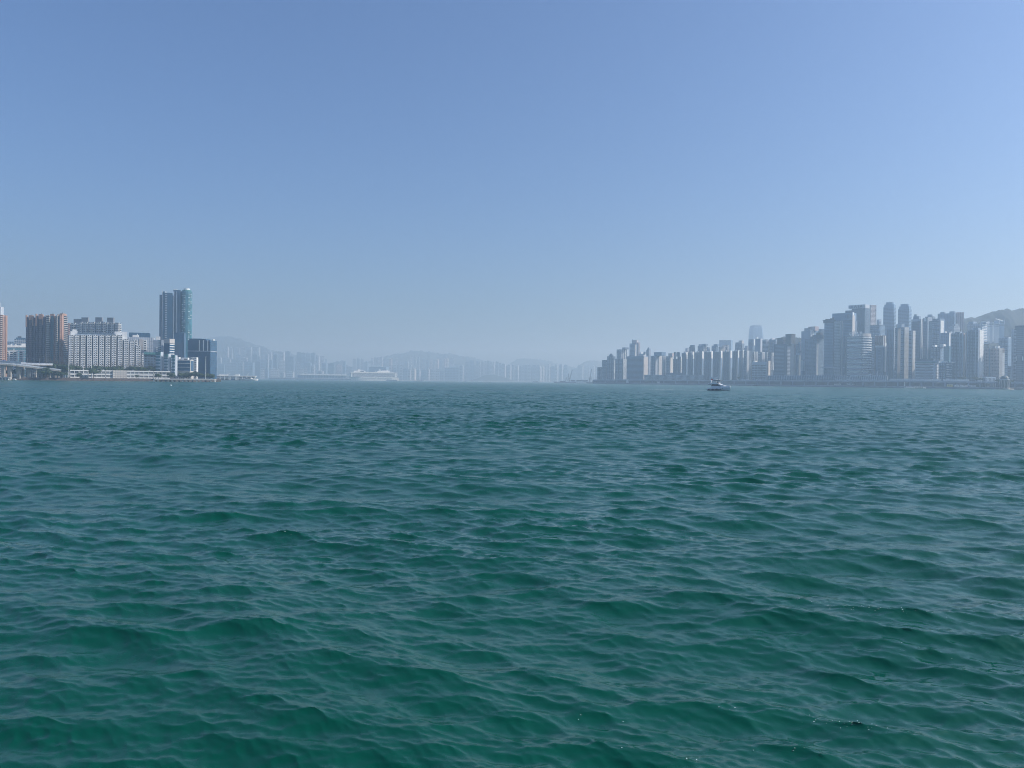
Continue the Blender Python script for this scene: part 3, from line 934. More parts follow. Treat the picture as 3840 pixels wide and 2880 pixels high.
low_store(640, 652, 1170, 9, 'narrow lattice framed shed at the far end of the white school')
low_store(652, 668, 1165, 4.5, 'low beige shed among bushes behind the concrete pier')
low_store(300, 332, 1096, 3.6, 'low kiosk with open front before the white school')

# ------------------------------------------------------------------ masts, lamps
def mast(px, D, ytop, lab, r=.35, lamp=False, group=None):
    p = xy(px, D)
    T = Thing('light_mast' if lamp else 'flag_mast', lab, 'mast', (p.x, p.y, GZ), group)
    zt = z_at(ytop, px, D)
    T.part('pole').tube((p.x, p.y, GZ), (p.x, p.y, zt), r, r * .6, M['white_paint'], 8)
    T.part('base').tube((p.x, p.y, GZ - .05), (p.x, p.y, GZ + .5), r * 2, r * 2, M['quay_concrete'], 8)
    if lamp:
        T.part('lamp_head').abox(p.x - 1.3, p.x + 1.3, p.y - .3, p.y + .3, zt, zt + .5, M['steel_grey'])
    T.done()
mast(257.5, 1093, 1325, 'tallest white mast standing at the end of the white school', .45)
mast(343, 1100, 1328, 'tall white mast before the middle of the hotel bays', .38, True)
mast(312, 1094, 1366, 'short white mast with lamp head before the white school', .3, True)
mast(327, 1096, 1390, 'shortest white post beside the kiosk in front of the school', .3)
mast(771, 1100, 1338, 'tall white mast rising from the end of the concrete pier', .4, True)

# ------------------------------------------------------------------ flyover with its loop ramp
def flyover():
    T = Thing('flyover', 'grey concrete flyover with curling loop ramp above the shore', 'flyover', (*xy(90, 1085), GZ))
    def ribbon(pts, w, name, th=1.6, par=1.1, m='quay_concrete'):
        b = T.new(name); rp = T.new('parapet'); lp = T.new('parapet')
        L, R = [], []
        for i, p in enumerate(pts):
            a = pts[max(0, i - 1)]; c = pts[min(len(pts) - 1, i + 1)]
            d = Vector((c[0] - a[0], c[1] - a[1])).normalized()
            n = Vector((d.y, -d.x))
            L.append(Vector((p[0], p[1], p[2])) - Vector((n.x, n.y, 0)) * w / 2)
            R.append(Vector((p[0], p[1], p[2])) + Vector((n.x, n.y, 0)) * w / 2)
        up = Vector((0, 0, 1))
        def ring(a, c, t):
            return None
        for i in range(len(pts) - 1):
            for (q, s_) in ((b, None),):
                a0, a1, c0, c1 = L[i], L[i + 1], R[i], R[i + 1]
                q.poly((a0, c0, c1, a1), M['road_asphalt'])
                q.poly((a1 - up * th, c1 - up * th, c0 - up * th, a0 - up * th), M[m])
                q.poly((a0 - up * th, a0, a1, a1 - up * th), M[m])
                q.poly((c1 - up * th, c1, c0, c0 - up * th), M[m])
            for q, E in ((rp, R), (lp, L)):
                a, c = E[i], E[i + 1]
                d = (c - a)
                nn = Vector((d.y, -d.x, 0)).normalized() * .22
                q.box(a + up * .01 - nn - up * .5, d, nn * 2, up * (par + .5), M['pale_concrete'])
    def W(px, py, D):
        return P(px, py, D)
    # main span falling to the ground, and the loop behind it
    main = [W(-300, 1352, 1046), W(-120, 1356, 1050), W(0, 1362, 1056), W(50, 1366, 1062), W(100, 1372, 1070), W(150, 1378, 1078), W(200, 1384, 1084), W(228, 1388, 1088)]
    ribbon(main, 11, 'deck', 2.2)
    cx = W(105, 1362, 1105)
    rx = 68 / F * 1105
    loop = []
    for k in range(25):
        t = math.radians(-100 + k * 12.5)
        x = cx.x + rx * math.cos(t); y = cx.y + 26 * math.sin(t)
        loop.append((x, y, W(105, 1368 - 8 * (k / 24), 1105).z))
    ribbon(loop, 9, 'loop_ramp', 1.6)
    # wall panels along the main span
    bar = T.new('noise_screen')
    for k in range(14):
        px = -60 + k * 10
        a, c = W(px, 1363 - (50 - px) * .04 - 2, 1059), W(px + 9.4, 1363 - (50 - px - 9.4) * .04 - 2, 1059)
        bar.box(a - Vector((0, 0, .6)), c - a, (0, .25, 0), (0, 0, 3.2), M['pale_concrete'])
    for px, ytop, D in ((12, 1371, 1056), (36, 1373, 1061), (70, 1377, 1068), (108, 1380, 1073)):
        p = xy(px, D); zt = z_at(ytop, px, D)
        b = T.new('pier')
        rings = []
        for z, hw in ((GZ - 3, 2.3), (zt - 6, 2.3), (zt + 1.2, 3.6)):
            rings.append([(p.x - hw, p.y - 1.5, z), (p.x + hw, p.y - 1.5, z), (p.x + hw, p.y + 1.5, z), (p.x - hw, p.y + 1.5, z)])
        b.loft(rings, M['quay_concrete'])
    for px, ytop, D in ((86, 1374, 1090), (132, 1378, 1095), (151, 1381, 1085), (163, 1381, 1082), (186, 1388, 1082), (206, 1391, 1086), (217, 1393, 1088)):
        p = xy(px, D); zt = z_at(ytop, px, D)
        T.new('pier').abox(p.x - 1.6, p.x + 1.6, p.y - 1.2, p.y + 1.2, GZ - 1, zt + .8, M['quay_concrete'])
    T.done()
    return W
W_ = flyover()

for k, (px, py, yt, D, lab) in enumerate(((103, 1366, 1342, 1100, 'street lamp on the loop ramp nearest the white low flats'), (131, 1362, 1345, 1122, 'street lamp on the far side of the loop ramp'),
                                          (148, 1362, 1344, 1122, 'second street lamp on the far side of the loop ramp'), (168, 1366, 1337, 1112, 'street lamp where the loop ramp curves towards the trees'), (175, 1361, 1335, 1106, 'tallest street lamp at the outer bend of the loop ramp'))):
    a = P(px, py + 1, D); zt = P(px, yt, D).z
    T = Thing('street_lamp', lab, 'street lamp', a, 'street lamps on the flyover')
    T.part('pole').tube(a, (a.x, a.y, zt), .16, .1, M['steel_grey'], 6)
    ar = T.part('arm')
    ar.tube((a.x, a.y, zt - .1), (a.x - 2.4, a.y, zt + .3), .09, .07, M['steel_grey'], 5)
    T.part('lamp_head', ar).abox(a.x - 3.2, a.x - 2.2, a.y - .25, a.y + .25, zt + .2, zt + .45, M['white_paint'])
    T.done()

def stairs():
    a, c = P(112, 1387, 1072), P(146, 1399, 1074)
    T = Thing('footbridge_stair', 'pale steel stair climbing from the shore under the flyover', 'stair', (a.x, a.y, GZ))
    d = c - a
    b = T.part('flight')
    n = 14
    for i in range(n):
        p = a + d * (i / n)
        b.box((p.x, p.y, p.z - .5), (d.x / n, 0, 0), (0, 2.2, 0), (0, 0, .35), M['pale_concrete'])
    for dz in (0.9, -3.2):
        r = T.new('rail')
        r.tube(a + Vector((0, -.1, dz)), c + Vector((0, -.1, dz)), .16, .16, M['white_paint'], 5)
    for u in (0.1, .32, .55, .8, 1.0):
        p = a + d * u
        T.new('post').tube((p.x, p.y, GZ - 1), (p.x, p.y, p.z + .9), .2, .2, M['white_paint'], 5)
    b2 = T.new('landing'); b2.box((c.x, c.y, c.z - .6), (4, 0, 0), (0, 2.2, 0), (0, 0, .4), M['pale_concrete'])
    T.done()
stairs()
def blue_truck():
    a = P(-2, 1361, 1062); c = P(27, 1361, 1062)
    T = Thing('tarpaulin_truck', 'truck under a bright blue tarpaulin on the flyover', 'truck', (a.x, a.y, a.z))
    L_ = c.x - a.x
    rings = []
    for u, h in ((0, 3.2), (.3, 3.6), (.7, 3.5), (.8, 3.1)):
        x = a.x + u * L_
        rings.append([(x, a.y, a.z + 1.2), (x, a.y + 2.5, a.z + 1.2), (x, a.y + 2.5, a.z + h - .3), (x, a.y + 1.25, a.z + h), (x, a.y, a.z + h - .3)])
    T.part('tarpaulin').loft(rings, M['tarp_blue'])
    cab = T.part('cab')
    cab.abox(a.x + .82 * L_, a.x + L_, a.y + .1, a.y + 2.4, a.z + .7, a.z + 3.0, M['tarp_blue'])
    T.part('windscreen', cab).abox(a.x + .90 * L_, a.x + L_ + .03, a.y + .25, a.y + 2.25, a.z + 1.9, a.z + 2.8, M['tinted_glass'])
    T.part('chassis').abox(a.x, a.x + L_ * .97, a.y + .2, a.y + 2.3, a.z + .6, a.z + 1.18, M['steel_dark'])
    for u in (.1, .22, .88):
        for dy in (0.05, 2.2):
            T.new('wheel').tube((a.x + u * L_, a.y + dy, a.z + .5), (a.x + u * L_, a.y + dy + .28, a.z + .5), .5, .5, M['steel_dark'], 10)
    T.done()
blue_truck()

# ------------------------------------------------------------------ concrete pier
def pier():
    D = 1062
    a, c = xy(582, D), xy(795, D)
    T = Thing('pier', 'cream concrete pier on stout piles in front of the bushes', 'pier', (a.x, a.y, 0))
    T.part('deck').abox(a.x, c.x, D, D + 14, 3.1, 4.0, M['cream_render'])
    T.part('fender_beam').abox(a.x + 1, c.x - 1, D - .35, D - .03, 2.4, 3.0, M['quay_concrete'])
    n = 5
    L_ = c.x - a.x
    for i in range(n):
        for s_ in (-1, 1):
            x = a.x + L_ * (.03 + .94 * i / (n - 1)) + s_ * 2.3
            T.new('pile').loft([[(x - 1.0 + s_ * .8, D + .5, -3), (x + 1.0 + s_ * .8, D + .5, -3), (x + 1.0 + s_ * .8, D + 2.2, -3), (x - 1.0 + s_ * .8, D + 2.2, -3)],
                                [(x - 1.0, D + .5, 3.09), (x + 1.0, D + .5, 3.09), (x + 1.0, D + 2.2, 3.09), (x - 1.0, D + 2.2, 3.09)]], M['cream_render'])
    for i in range(14):
        x = a.x + L_ * (.02 + .96 * i / 13)
        for dy in (6, 11):
            T.part('rear_piles').tube((x, D + dy, -3), (x, D + dy, 3.08), .5, .5, M['dark_concrete'], 6)
    r = T.part('railing_posts')
    for i in range(46):
        x = a.x + L_ * (i + .5) / 46
        r.abox(x - .07, x + .07, D + .3, D + .44, 4.0, 5.0, M['white_paint'])
    T.part('railing').abox(a.x + L_ * .36, c.x - 4, D + .3, D + .42, 4.9, 5.05, M['white_paint'])
    T.part('kerb').abox(a.x + 1, c.x - 1, D + .05, D + .29, 4.01, 4.25, M['pale_concrete'])
    for u in (.02, .48, .985):
        T.new('bollard').tube((a.x + L_ * u, D + 1, 4.0), (a.x + L_ * u, D + 1, 5.3), .45, .35, M['steel_dark'], 8)
    T.loc = ((a.x + c.x) / 2, D + 6, 0)
    T.done().rotation_euler = (0, 0, math.radians(12))
pier()

# ------------------------------------------------------------------ ferry pier and docked ferry
def ferry_pier():
    D = 2000
    a, c = xy(792, D), xy(950, D)
    L_ = c.x - a.x
    T = Thing('ferry_pier', 'white two storey ferry pier building standing in the water', 'ferry pier', (a.x, a.y, 0))
    X = lambda u: a.x + L_ * u
    T.part('base').abox(X(0), X(1), D - 2, D + 26, -2, 1.3, M['dark_concrete'])
    T.part('inner_wall').abox(X(.03), X(.97), D + 4, D + 24, 1.31, 11.0, M['mid_window'])
    T.part('lower_floor').abox(X(.02), X(.98), D, D + 25, 5.3, 7.4, M['white_paint'])
    T.part('roof').abox(X(-.01), X(1.01), D - 1.5, D + 26, 10.4, 12.6, M['white_paint'])
    T.part('roof_house').abox(X(.18), X(.36), D + 4, D + 16, 12.62, 15.2, M['white_paint'])
    T.part('roof_house').abox(X(.54), X(.63), D + 3, D + 16, 12.62, 15.6, M['white_paint'])
    for u in (.0, .10, .20, .30, .40, .55, .60, .70, .8, .9, .99):
        T.new('column').abox(X(u) , X(u) + 2.0, D - .6, D + 1.2, 1.31, 10.39, M['white_paint'])
    for u in (.41, .55):
        T.new('wall_panel').abox(X(u) + 2.2, X(u) + 3.6, D - .7, D + 1.0, 1.31, 10.38, M['white_paint'])
    T.part('door').abox(X(.43), X(.53), D + .3, D + .8, 1.31, 10.3, M['navy_glass'])
    w = T.part('window_panes')
    for i in range(40):
        u = .03 + .93 * i / 40
        for z0_, z1_ in ((1.5, 5.1), (7.6, 10.2)):
            if T.rng.random() < .85:
                w.abox(X(u), X(u) + L_ * .018, D + 1.4, D + 1.5, z0_, z1_, M[T.rng.choice(('dark_window', 'mid_window', 'pale_window'))])
    for u in (.36, .80):
        T.new('signal_boom').tube((X(u), D + 4, 12.6), (X(u) + 6, D + 4, 19), .8, .5, M['white_paint'], 6)
    T.loc = ((a.x + c.x) / 2, D + 10, 0)
    T.done().rotation_euler = (0, 0, math.radians(12))
ferry_pier()

# ------------------------------------------------------------------ trees and bushes
def crown_mesh(seed, n, flat=1.0, size=.42):
    rg = random.Random(seed)
    b = MB()
    lobes = [(rg.uniform(-.5, .5), rg.uniform(-.5, .5), rg.uniform(-.15, .55), rg.uniform(.35, .6)) for _ in range(7)]
    for i in range(n):
        lx, ly, lz, lr = rg.choice(lobes)
        t, f = rg.uniform(0, 2 * math.pi), rg.uniform(-.7, 1.0)
        rr = lr * rg.uniform(.7, 1.05)
        s_ = math.sqrt(max(0, 1 - f * f))
        c = Vector((lx + rr * s_ * math.cos(t), ly + rr * s_ * math.sin(t), (lz + rr * f) * flat))
        nrm = Vector((s_ * math.cos(t), s_ * math.sin(t), f + .35)).normalized()
        u = nrm.orthogonal().normalized()
        w_ = nrm.cross(u)
        k = size * rg.uniform(.35, .8) * .5
        a0 = rg.uniform(0, 6.28)
        u2 = u * math.cos(a0) + w_ * math.sin(a0); w2 = nrm.cross(u2)
        j = lambda: rg.uniform(.7, 1.3)
        b.poly((c - u2 * k * j(), c + w2 * k * .7 * j() + nrm * k * .3, c + u2 * k * j(), c - w2 * k * .7 * j() + nrm * k * .2), M['leaves'])
    return b.mesh('crown')
CROWNS = [crown_mesh(k, 520, .75 if k < 3 else .6) for k in range(5)]
_tb = MB()
_tb.tube((0, 0, -1), (0.02, 0, .35), .07, .05, M['tree_bark'], 6)
for _k in range(4):
    _t = _k * 1.7 + .4
    _tb.tube((0.02, 0, .25), (.45 * math.cos(_t), .45 * math.sin(_t), .75), .035, .015, M['tree_bark'], 5)
TRUNK = _tb.mesh('trunk')
_trg = random.Random(77)
def tree(px, D, r, h, label, group, z0=GZ, name='tree', cat='tree'):
    """A tree of crown radius r, h metres tall, in pixel column px."""
    p = xy(px, D)
    root = link(name, None, None, (p.x, p.y, z0), None, label, cat, group)
    root.rotation_euler = (0, 0, _trg.uniform(0, 6.28))
    ch = r * .75 * 1.1
    zc = max(h - ch, ch * .55)
    t = link('trunk', TRUNK, root, (0, 0, zc))
    t.scale = (r * .8, r * .8, zc)
    c = link('crown', _trg.choice(CROWNS), root, (0, 0, zc))
    c.scale = (r * _trg.uniform(.9, 1.15), r * _trg.uniform(.9, 1.15), r * _trg.uniform(.85, 1.15))
    return root
belt_l = 'dark green tree in the belt between white school and grey hotel'
_b = random.Random(12)
for i in range(34):
    px = 262 + i * 9.6 + _b.uniform(-3, 3)
    tree(px, 1150 + (px - 260) * .11 + _b.uniform(-6, 8), _b.uniform(5.5, 8.0), _b.uniform(15.5, 19.5), belt_l, 'trees in the belt behind the school')
for i in range(14):
    px = 174 + i * 6.4 + _b.uniform(-2, 2)
    tree(px, 1140 + _b.uniform(-8, 12), _b.uniform(6, 8.5), _b.uniform(17, 24), 'dark tree massed at the foot of the orange housing towers', 'trees below the orange towers')
for i in range(18):
    px = 668 + i * 7.6 + _b.uniform(-3, 3)
    tree(px, 1190 + _b.uniform(-12, 14), _b.uniform(4.5, 7), max(6.0, 12.5 - abs(px - 725) * .07 + _b.uniform(-2, 2)), 'bushy tree on the shore behind the concrete pier', 'trees behind the concrete pier')
for px, D, r, h, lab in ((82 * .25, 1064, 6, 11, 'dark shrub between the first two flyover piers'), (50, 1072, 6, 11, 'rounded tree between the flyover piers'),
                    (164, 1070, 9.5, 15, 'big dark round tree on the shore under the flyover'), (178, 1070, 8, 12.5, 'dark round tree leaning beside the big round shore tree'),
                    (232, 1079, 6.5, 10, 'low spreading tree before the glass annex'), (215, 1076, 5, 8, 'small dark bush between round shore trees and annex'), (350, 1096, 8.5, 14.5, 'dark round tree growing alone before the white school'),
                    (297, 1095, 5, 8, 'small dark bush beside the school kiosk'), (594, 1140, 5.5, 8.5, 'dark dome shaped bush at the far end of the school'), (640, 1148, 6, 9.5, 'green bush behind the landward end of the concrete pier'), (512, 1128, 3.2, 6, 'thin small tree against the white school wall')):
    tree(px, D, r, h, lab, 'bushes along the seawall')

# ------------------------------------------------------------------ small craft by the left shore
def small_boat(px, D, L_, label, name='motor_boat', hull='white_paint', cabin='white_paint', h=2.4, head=1, mastz=0, group=None, cat='boat', yaw=0.0):
    p = xy(px, D)
    T = Thing(name, label, cat, (p.x, p.y, 0), group)
    rings = []
    for u, w_, z in ((-.5, .8, 1.0), (-.2, 1.0, .95), (.2, .95, 1.05), (.42, .45, 1.25), (.5, .06, 1.4)):
        x = u * L_ * head; hw = w_ * L_ * .16
        sgn = head
        rings.append([(x, -hw * sgn, z * L_ * .075 + .5), (x, -hw * .75 * sgn, -.3), (x, hw * .75 * sgn, -.3), (x, hw * sgn, z * L_ * .075 + .5)])
    hb = MB(); hb.loft(rings, M[hull])
    cb = MB()
    z0_ = L_ * .07 + .5
    cb.loft([[(L_ * head * (-.28), -L_ * .11, z0_), (L_ * head * .2, -L_ * .11, z0_), (L_ * head * .2, L_ * .11, z0_), (L_ * head * (-.28), L_ * .11, z0_)],
             [(L_ * head * (-.26), -L_ * .1, z0_ + h * .8), (L_ * head * .08, -L_ * .1, z0_ + h * .8), (L_ * head * .08, L_ * .1, z0_ + h * .8), (L_ * head * (-.26), L_ * .1, z0_ + h * .8)]], M[cabin])
    wb = MB()
    wb.abox(min(L_ * head * -.24, L_ * head * .1), max(L_ * head * -.24, L_ * head * .1), -L_ * .118, L_ * .118, z0_ + h * .35, z0_ + h * .62, M['tinted_glass'])
    cs, sn = math.cos(yaw), math.sin(yaw)
    for nm, b in (('hull', hb), ('cabin', cb), ('cabin_window', wb)):
        b.v = [(p.x + x * cs - y * sn, p.y + x * sn + y * cs, z) for x, y, z in b.v]
        T.parts.append([nm, b, None])
    if mastz:
        T.part('mast').tube((p.x, p.y, z0_), (p.x, p.y, mastz), .12, .06, M['white_paint'], 5)
    return T.done()
small_boat(55, 1052, 5.5, 'small pale motor boat moored near the flyover pier', h=1.8)
def landing():
    D = 1046
    a, c = xy(-60, D), xy(33, D)
    T = Thing('landing_stage', 'white railed landing stage at the edge beneath the flyover', 'landing stage', (c.x, c.y, 0))
    T.part('deck').abox(a.x, c.x, D, D + 6, 2.6, 3.4, M['white_paint'])
    T.part('base').abox(a.x, c.x - 1, D + .3, D + 6, -2, .7, M['white_paint'])
    for i in range(9):
        x = c.x - 1.2 - i * 4
        T.new('post').abox(x - .35, x + .35, D + .1, D + .9, .71, 2.59, M['white_paint'])
    T.part('back_wall').abox(a.x, c.x - 1, D + 4, D + 4.4, .71, 2.59, M['dark_concrete'])
    T.part('kerb').abox(c.x - 9, c.x, D - .1, D + .3, 3.41, 4.4, M['quay_concrete'])
    T.done()
landing()
# ------------------------------------------------------------------ hills
def hill(name, label, pts, D, depth, seed, z_lo=-2.0, n=220, rough=7.0):
    rg = np.random.default_rng(seed)
    px = np.linspace(pts[0][0], pts[-1][0], n)
    py = np.interp(px, [p[0] for p in pts], [p[1] for p in pts])
    k = np.ones(7) / 7
    py = np.convolve(np.pad(py, 3, 'edge'), k, 'valid')
    base = [P(a, b, D) for a, b in zip(px, py)]
    X = np.array([b.x for b in base]); H = np.array([b.z for b in base])
    m = 26
    v = np.linspace(-1, 1, m)
    noise = rg.normal(size=(m, n))
    for _ in range(2):
        noise = (noise + np.roll(noise, 1, 0) + np.roll(noise, 1, 1) + np.roll(noise, -1, 1)) / 4
    noise = noise / noise.std()
    b = MB()
    verts = []
    for j in range(m):
        prof = math.cos(v[j] * math.pi / 2) ** 1.2 if abs(v[j]) < 1 else 0
        for i in range(n):
            spur = 0.16 * math.sin(i * .21 + 2.5 * v[j]) * (1 - prof)
            z = z_lo + (H[i] - z_lo) * max(0, prof * (1 + spur * .6)) + noise[j, i] * rough * min(1, prof * 3) * (0.35 if j == m // 2 else 1.0)
            s_ = 1 + v[j] * depth / D * .5
            verts.append((X[i] * s_, D + v[j] * depth, min(z, HAZE_TOP - 10)))
    faces = [(j * n + i, j * n + i + 1, (j + 1) * n + i + 1, (j + 1) * n + i) for j in range(m - 1) for i in range(n - 1)]
    me = bpy.data.meshes.new(name)
    me.from_pydata(verts, [], faces)
    me.materials.append(M['hill_ground'])
    me.polygons.foreach_set('use_smooth', [True] * len(faces))
    me.update()
    o = link(name, me, None, (0, 0, 0), 'structure', label)
    return o
def ground_cover(name, dark, light):
    m = new_mat(name)
    n = m.node_tree.nodes; l = m.node_tree.links
    b = n['Principled BSDF']; b.inputs['Roughness'].default_value = .9
    tc = n.new('ShaderNodeTexCoord')
    nz = n.new('ShaderNodeTexNoise'); nz.inputs['Scale'].default_value = .03; nz.inputs['Detail'].default_value = 8; nz.inputs['Roughness'].default_value = .75
    l.new(tc.outputs['Object'], nz.inputs['Vector'])
    r = n.new('ShaderNodeValToRGB'); r.color_ramp.elements[0].position = .35; r.color_ramp.elements[1].position = .65
    r.color_ramp.elements[0].color = (*dark, 1); r.color_ramp.elements[1].color = (*light, 1)
    l.new(nz.outputs['Fac'], r.inputs[0]); l.new(r.outputs[0], b.inputs['Base Color'])
    bp = n.new('ShaderNodeBump'); bp.inputs['Distance'].default_value = 6.0; bp.inputs['Strength'].default_value = .8
    l.new(nz.outputs['Fac'], bp.inputs['Height']); l.new(bp.outputs[0], b.inputs['Normal'])
    return m
M['hill_ground'] = ground_cover('hill_ground', (0.005, 0.012, 0.009), (0.013, 0.023, 0.015))

hill('hill', 'faint hazy hill behind the wide dark glass office', [(560, 1330), (700, 1290), (780, 1268), (845, 1258), (885, 1266), (960, 1292), (1010, 1310), (1120, 1335), (1260, 1372), (1340, 1412)], 8300, 900, 21)
hill('hill', 'faint hazy ridge behind the cruise ship and pale towers', [(1330, 1400), (1400, 1345), (1450, 1336), (1500, 1326), (1540, 1316), (1580, 1316), (1640, 1326), (1668, 1328), (1690, 1323), (1715, 1334), (1760, 1340), (1800, 1348), (1850, 1366), (1900, 1390)], 8800, 700, 22)
hill('hill', 'faint hazy rounded hill above the middle of the far shore', [(1860, 1400), (1900, 1372), (1930, 1354), (1952, 1343), (1990, 1346), (2020, 1349), (2060, 1356), (2100, 1368), (2150, 1376), (2200, 1405)], 9300, 600, 23)
hill('hill', 'small faint hill behind the crane barges', [(2120, 1410), (2165, 1376), (2190, 1356), (2208, 1351), (2235, 1354), (2300, 1366), (2400, 1390), (2460, 1415)], 9000, 500, 24)
hill('hill', 'low dark wooded knoll in front of the far towers', [(1765, 1428), (1795, 1417), (1820, 1407), (1850, 1405), (1880, 1411), (1905, 1420), (1930, 1430)], 6750, 130, 25, rough=2.0)
def far_land():
    xs = [(520, 6900), (820, 6700), (980, 5900), (1200, 5650), (1330, 5600), (1500, 5700), (1760, 5900), (1950, 6100), (2150, 6300), (2420, 6300)]
    slab('land', 'low far shore across the harbour', [xy(p, d) for p, d in xs] + [xy(2420, 10500), xy(520, 10500)], -2.2, 3.2, 'quay_concrete')
far_land()

# ------------------------------------------------------------------ far hazy towers
_fr = random.Random(5)
defm('far_render', (0.33, 0.365, 0.40), 0.75, 0.16, 0.03, streak=4)
FARW = {'w': 'pale_concrete', 'p': 'far_render', 'g': 'grey_concrete', 'd': 'dark_concrete', 'b': 'blue_grey_render', 'k': 'pink_tile', 'c': 'cream_render', 'n': 'grey_glass'}
FARN = {'w': 'white', 'p': 'pale', 'g': 'grey', 'd': 'dark', 'b': 'bluish', 'k': 'pinkish', 'c': 'cream', 'n': 'glassy'}
def far_row(row, group, D, items, strips=True):
    """items: (x0, x1, y top, tone)"""
    items = sorted(items)
    for k, it in enumerate(items):
        x0, x1, yt, tone = it[:4]
        wpx = x1 - x0
        shape = 'slim' if wpx < 9 else ('broad' if wpx > 24 else 'plain')
        label = f'{ORD[k]} {FARN[tone]} {shape} tower from the left in {row}'
        d = D + _fr.uniform(-120, 160) + (k % 3) * 40
        xm = x1 - wpx * _fr.uniform(.13, .26)
        if _fr.random() < .45:
            xm = x1
        nb = max(1, round(wpx / 6))
        fr = []
        if tone != 'n':
            fr.append(('bay', bays(nb, .66), 3.0, FARW[tone], [('band', 12.0, .45, 'mid_window')]))
        else:
            fr.append(('band', 12.0, .4, 'dark_window'))
        body = {'w': 'far_render', 'p': 'blue_grey_render', 'g': 'dark_concrete', 'd': 'charcoal_cladding', 'b': 'grey_concrete', 'k': 'pink_tile', 'c': 'beige_tile', 'n': 'grey_glass'}[tone]
        sd = [('panel', .1, .9, 0, 1.0, 1.0, FARW[tone])]
        rf = []
        if wpx > 7:
            a = x0 + wpx * _fr.uniform(.15, .4)
            rf.append((a, a + wpx * .35, yt - _fr.uniform(1.5, 3.5), FARW[tone], .2, .7))
        tower('apartment_tower', label, AP, d, x0, xm, x1, yt, body, front=fr, side=sd, asp=.9, z0=3.2, roof=rf, group=group, single=True)
far_row('hazy back row behind ferry pier', 'back row of hazy towers behind the ferry pier', 7000, [
    (846, 858, 1302, 'w'), (858, 873, 1305, 'p'), (882, 900, 1306, 'p'), (903, 920, 1304, 'p'), (921, 945, 1302, 'p'), (947, 974, 1302, 'p'), (984, 1001, 1304, 'p'),
    (1006, 1020, 1318, 'w'), (1023, 1042, 1320, 'p'), (1044, 1068, 1319, 'w'), (1069, 1090, 1318, 'd'), (1112, 1128, 1321, 'd'), (1129, 1145, 1323, 'b'),
    (1147, 1164, 1325, 'b'), (1165, 1183, 1324, 'd'), (1184, 1199, 1333, 'w'), (1200, 1216, 1335, 'w')])
far_row('hazy middle row behind ferry pier', 'middle row of hazy towers behind the ferry pier', 6500, [
    (815, 832, 1341, 'p'), (833, 850, 1343, 'b'), (851, 866, 1347, 'p'), (867, 884, 1348, 'p'), (884, 902, 1331, 'b'), (904, 928, 1341, 'w'), (929, 945, 1352, 'b'), (946, 964, 1330, 'd'),
    (966, 976, 1336, 'p'), (977, 994, 1348, 'b'), (996, 1008, 1329, 'p'), (1010, 1022, 1350, 'b'), (1023, 1043, 1331, 'd'), (1046, 1068, 1352, 'w'), (1070, 1106, 1338, 'd'), (1112, 1126, 1361, 'p'),
    (1141, 1170, 1360, 'b'), (1172, 1186, 1368, 'p'), (1207, 1228, 1362, 'b'), (1230, 1258, 1363, 'd'), (1261, 1280, 1369, 'k'), (1286, 1297, 1359, 'b'), (1298, 1322, 1375, 'p')])
far_row('low hazy row beside ferry pier', 'front row of hazy blocks beside the ferry pier', 6120, [
    (818, 848, 1366, 'b'), (850, 884, 1360, 'g'), (893, 914, 1359, 'p'), (916, 955, 1359, 'b'), (957, 974, 1358, 'd'), (976, 991, 1383, 'w'), (992, 1009, 1384, 'b'), (1013, 1044, 1383, 'w'),
    (1050, 1070, 1397, 'p'), (1074, 1104, 1394, 'w'), (1125, 1138, 1383, 'w'), (1140, 1154, 1384, 'p'), (1169, 1180, 1370, 'w'), (1190, 1215, 1392, 'p')])
far_row('tall hazy row above cruise ship', 'tall hazy towers above the cruise ship', 7400, [
    (1322, 1334, 1347, 'p'), (1337, 1350, 1345, 'b'), (1352, 1363, 1347, 'p'), (1366, 1381, 1357, 'b'), (1391, 1400, 1343, 'w'), (1403, 1410, 1340, 'p'), (1412, 1421, 1341, 'w'), (1425, 1436, 1338, 'w'),
    (1449, 1458, 1347, 'p'), (1459, 1470, 1346, 'k'), (1480, 1493, 1346, 'w'), (1496, 1514, 1358, 'p'), (1518, 1532, 1355, 'p'), (1535, 1542, 1338, 'w'), (1544, 1552, 1343, 'w'), (1553, 1561, 1340, 'p'), (1565, 1573, 1338, 'p'),
    (1580, 1594, 1345, 'p'), (1596, 1608, 1352, 'b'), (1611, 1621, 1347, 'k'), (1624, 1632, 1356, 'p'), (1634, 1645, 1348, 'k'), (1650, 1661, 1352, 'p'), (1664, 1672, 1345, 'k'), (1673, 1681, 1345, 'c'), (1688, 1703, 1343, 'w')])
far_row('lower hazy row beyond cruise ship', 'lower hazy towers beyond the cruise ship', 6300, [
    (1459, 1466, 1368, 'w'), (1468, 1475, 1369, 'p'), (1477, 1485, 1368, 'w'), (1488, 1495, 1369, 'p'), (1498, 1509, 1368, 'w'), (1511, 1528, 1384, 'b'), (1529, 1541, 1385, 'w'), (1543, 1559, 1384, 'c'),
    (1561, 1577, 1386, 'w'), (1579, 1597, 1388, 'b'), (1599, 1611, 1385, 'w'), (1613, 1631, 1385, 'w'), (1634, 1647, 1384, 'w'), (1649, 1664, 1392, 'b'), (1667, 1720, 1379, 'b'), (1724, 1738, 1372, 'p')])
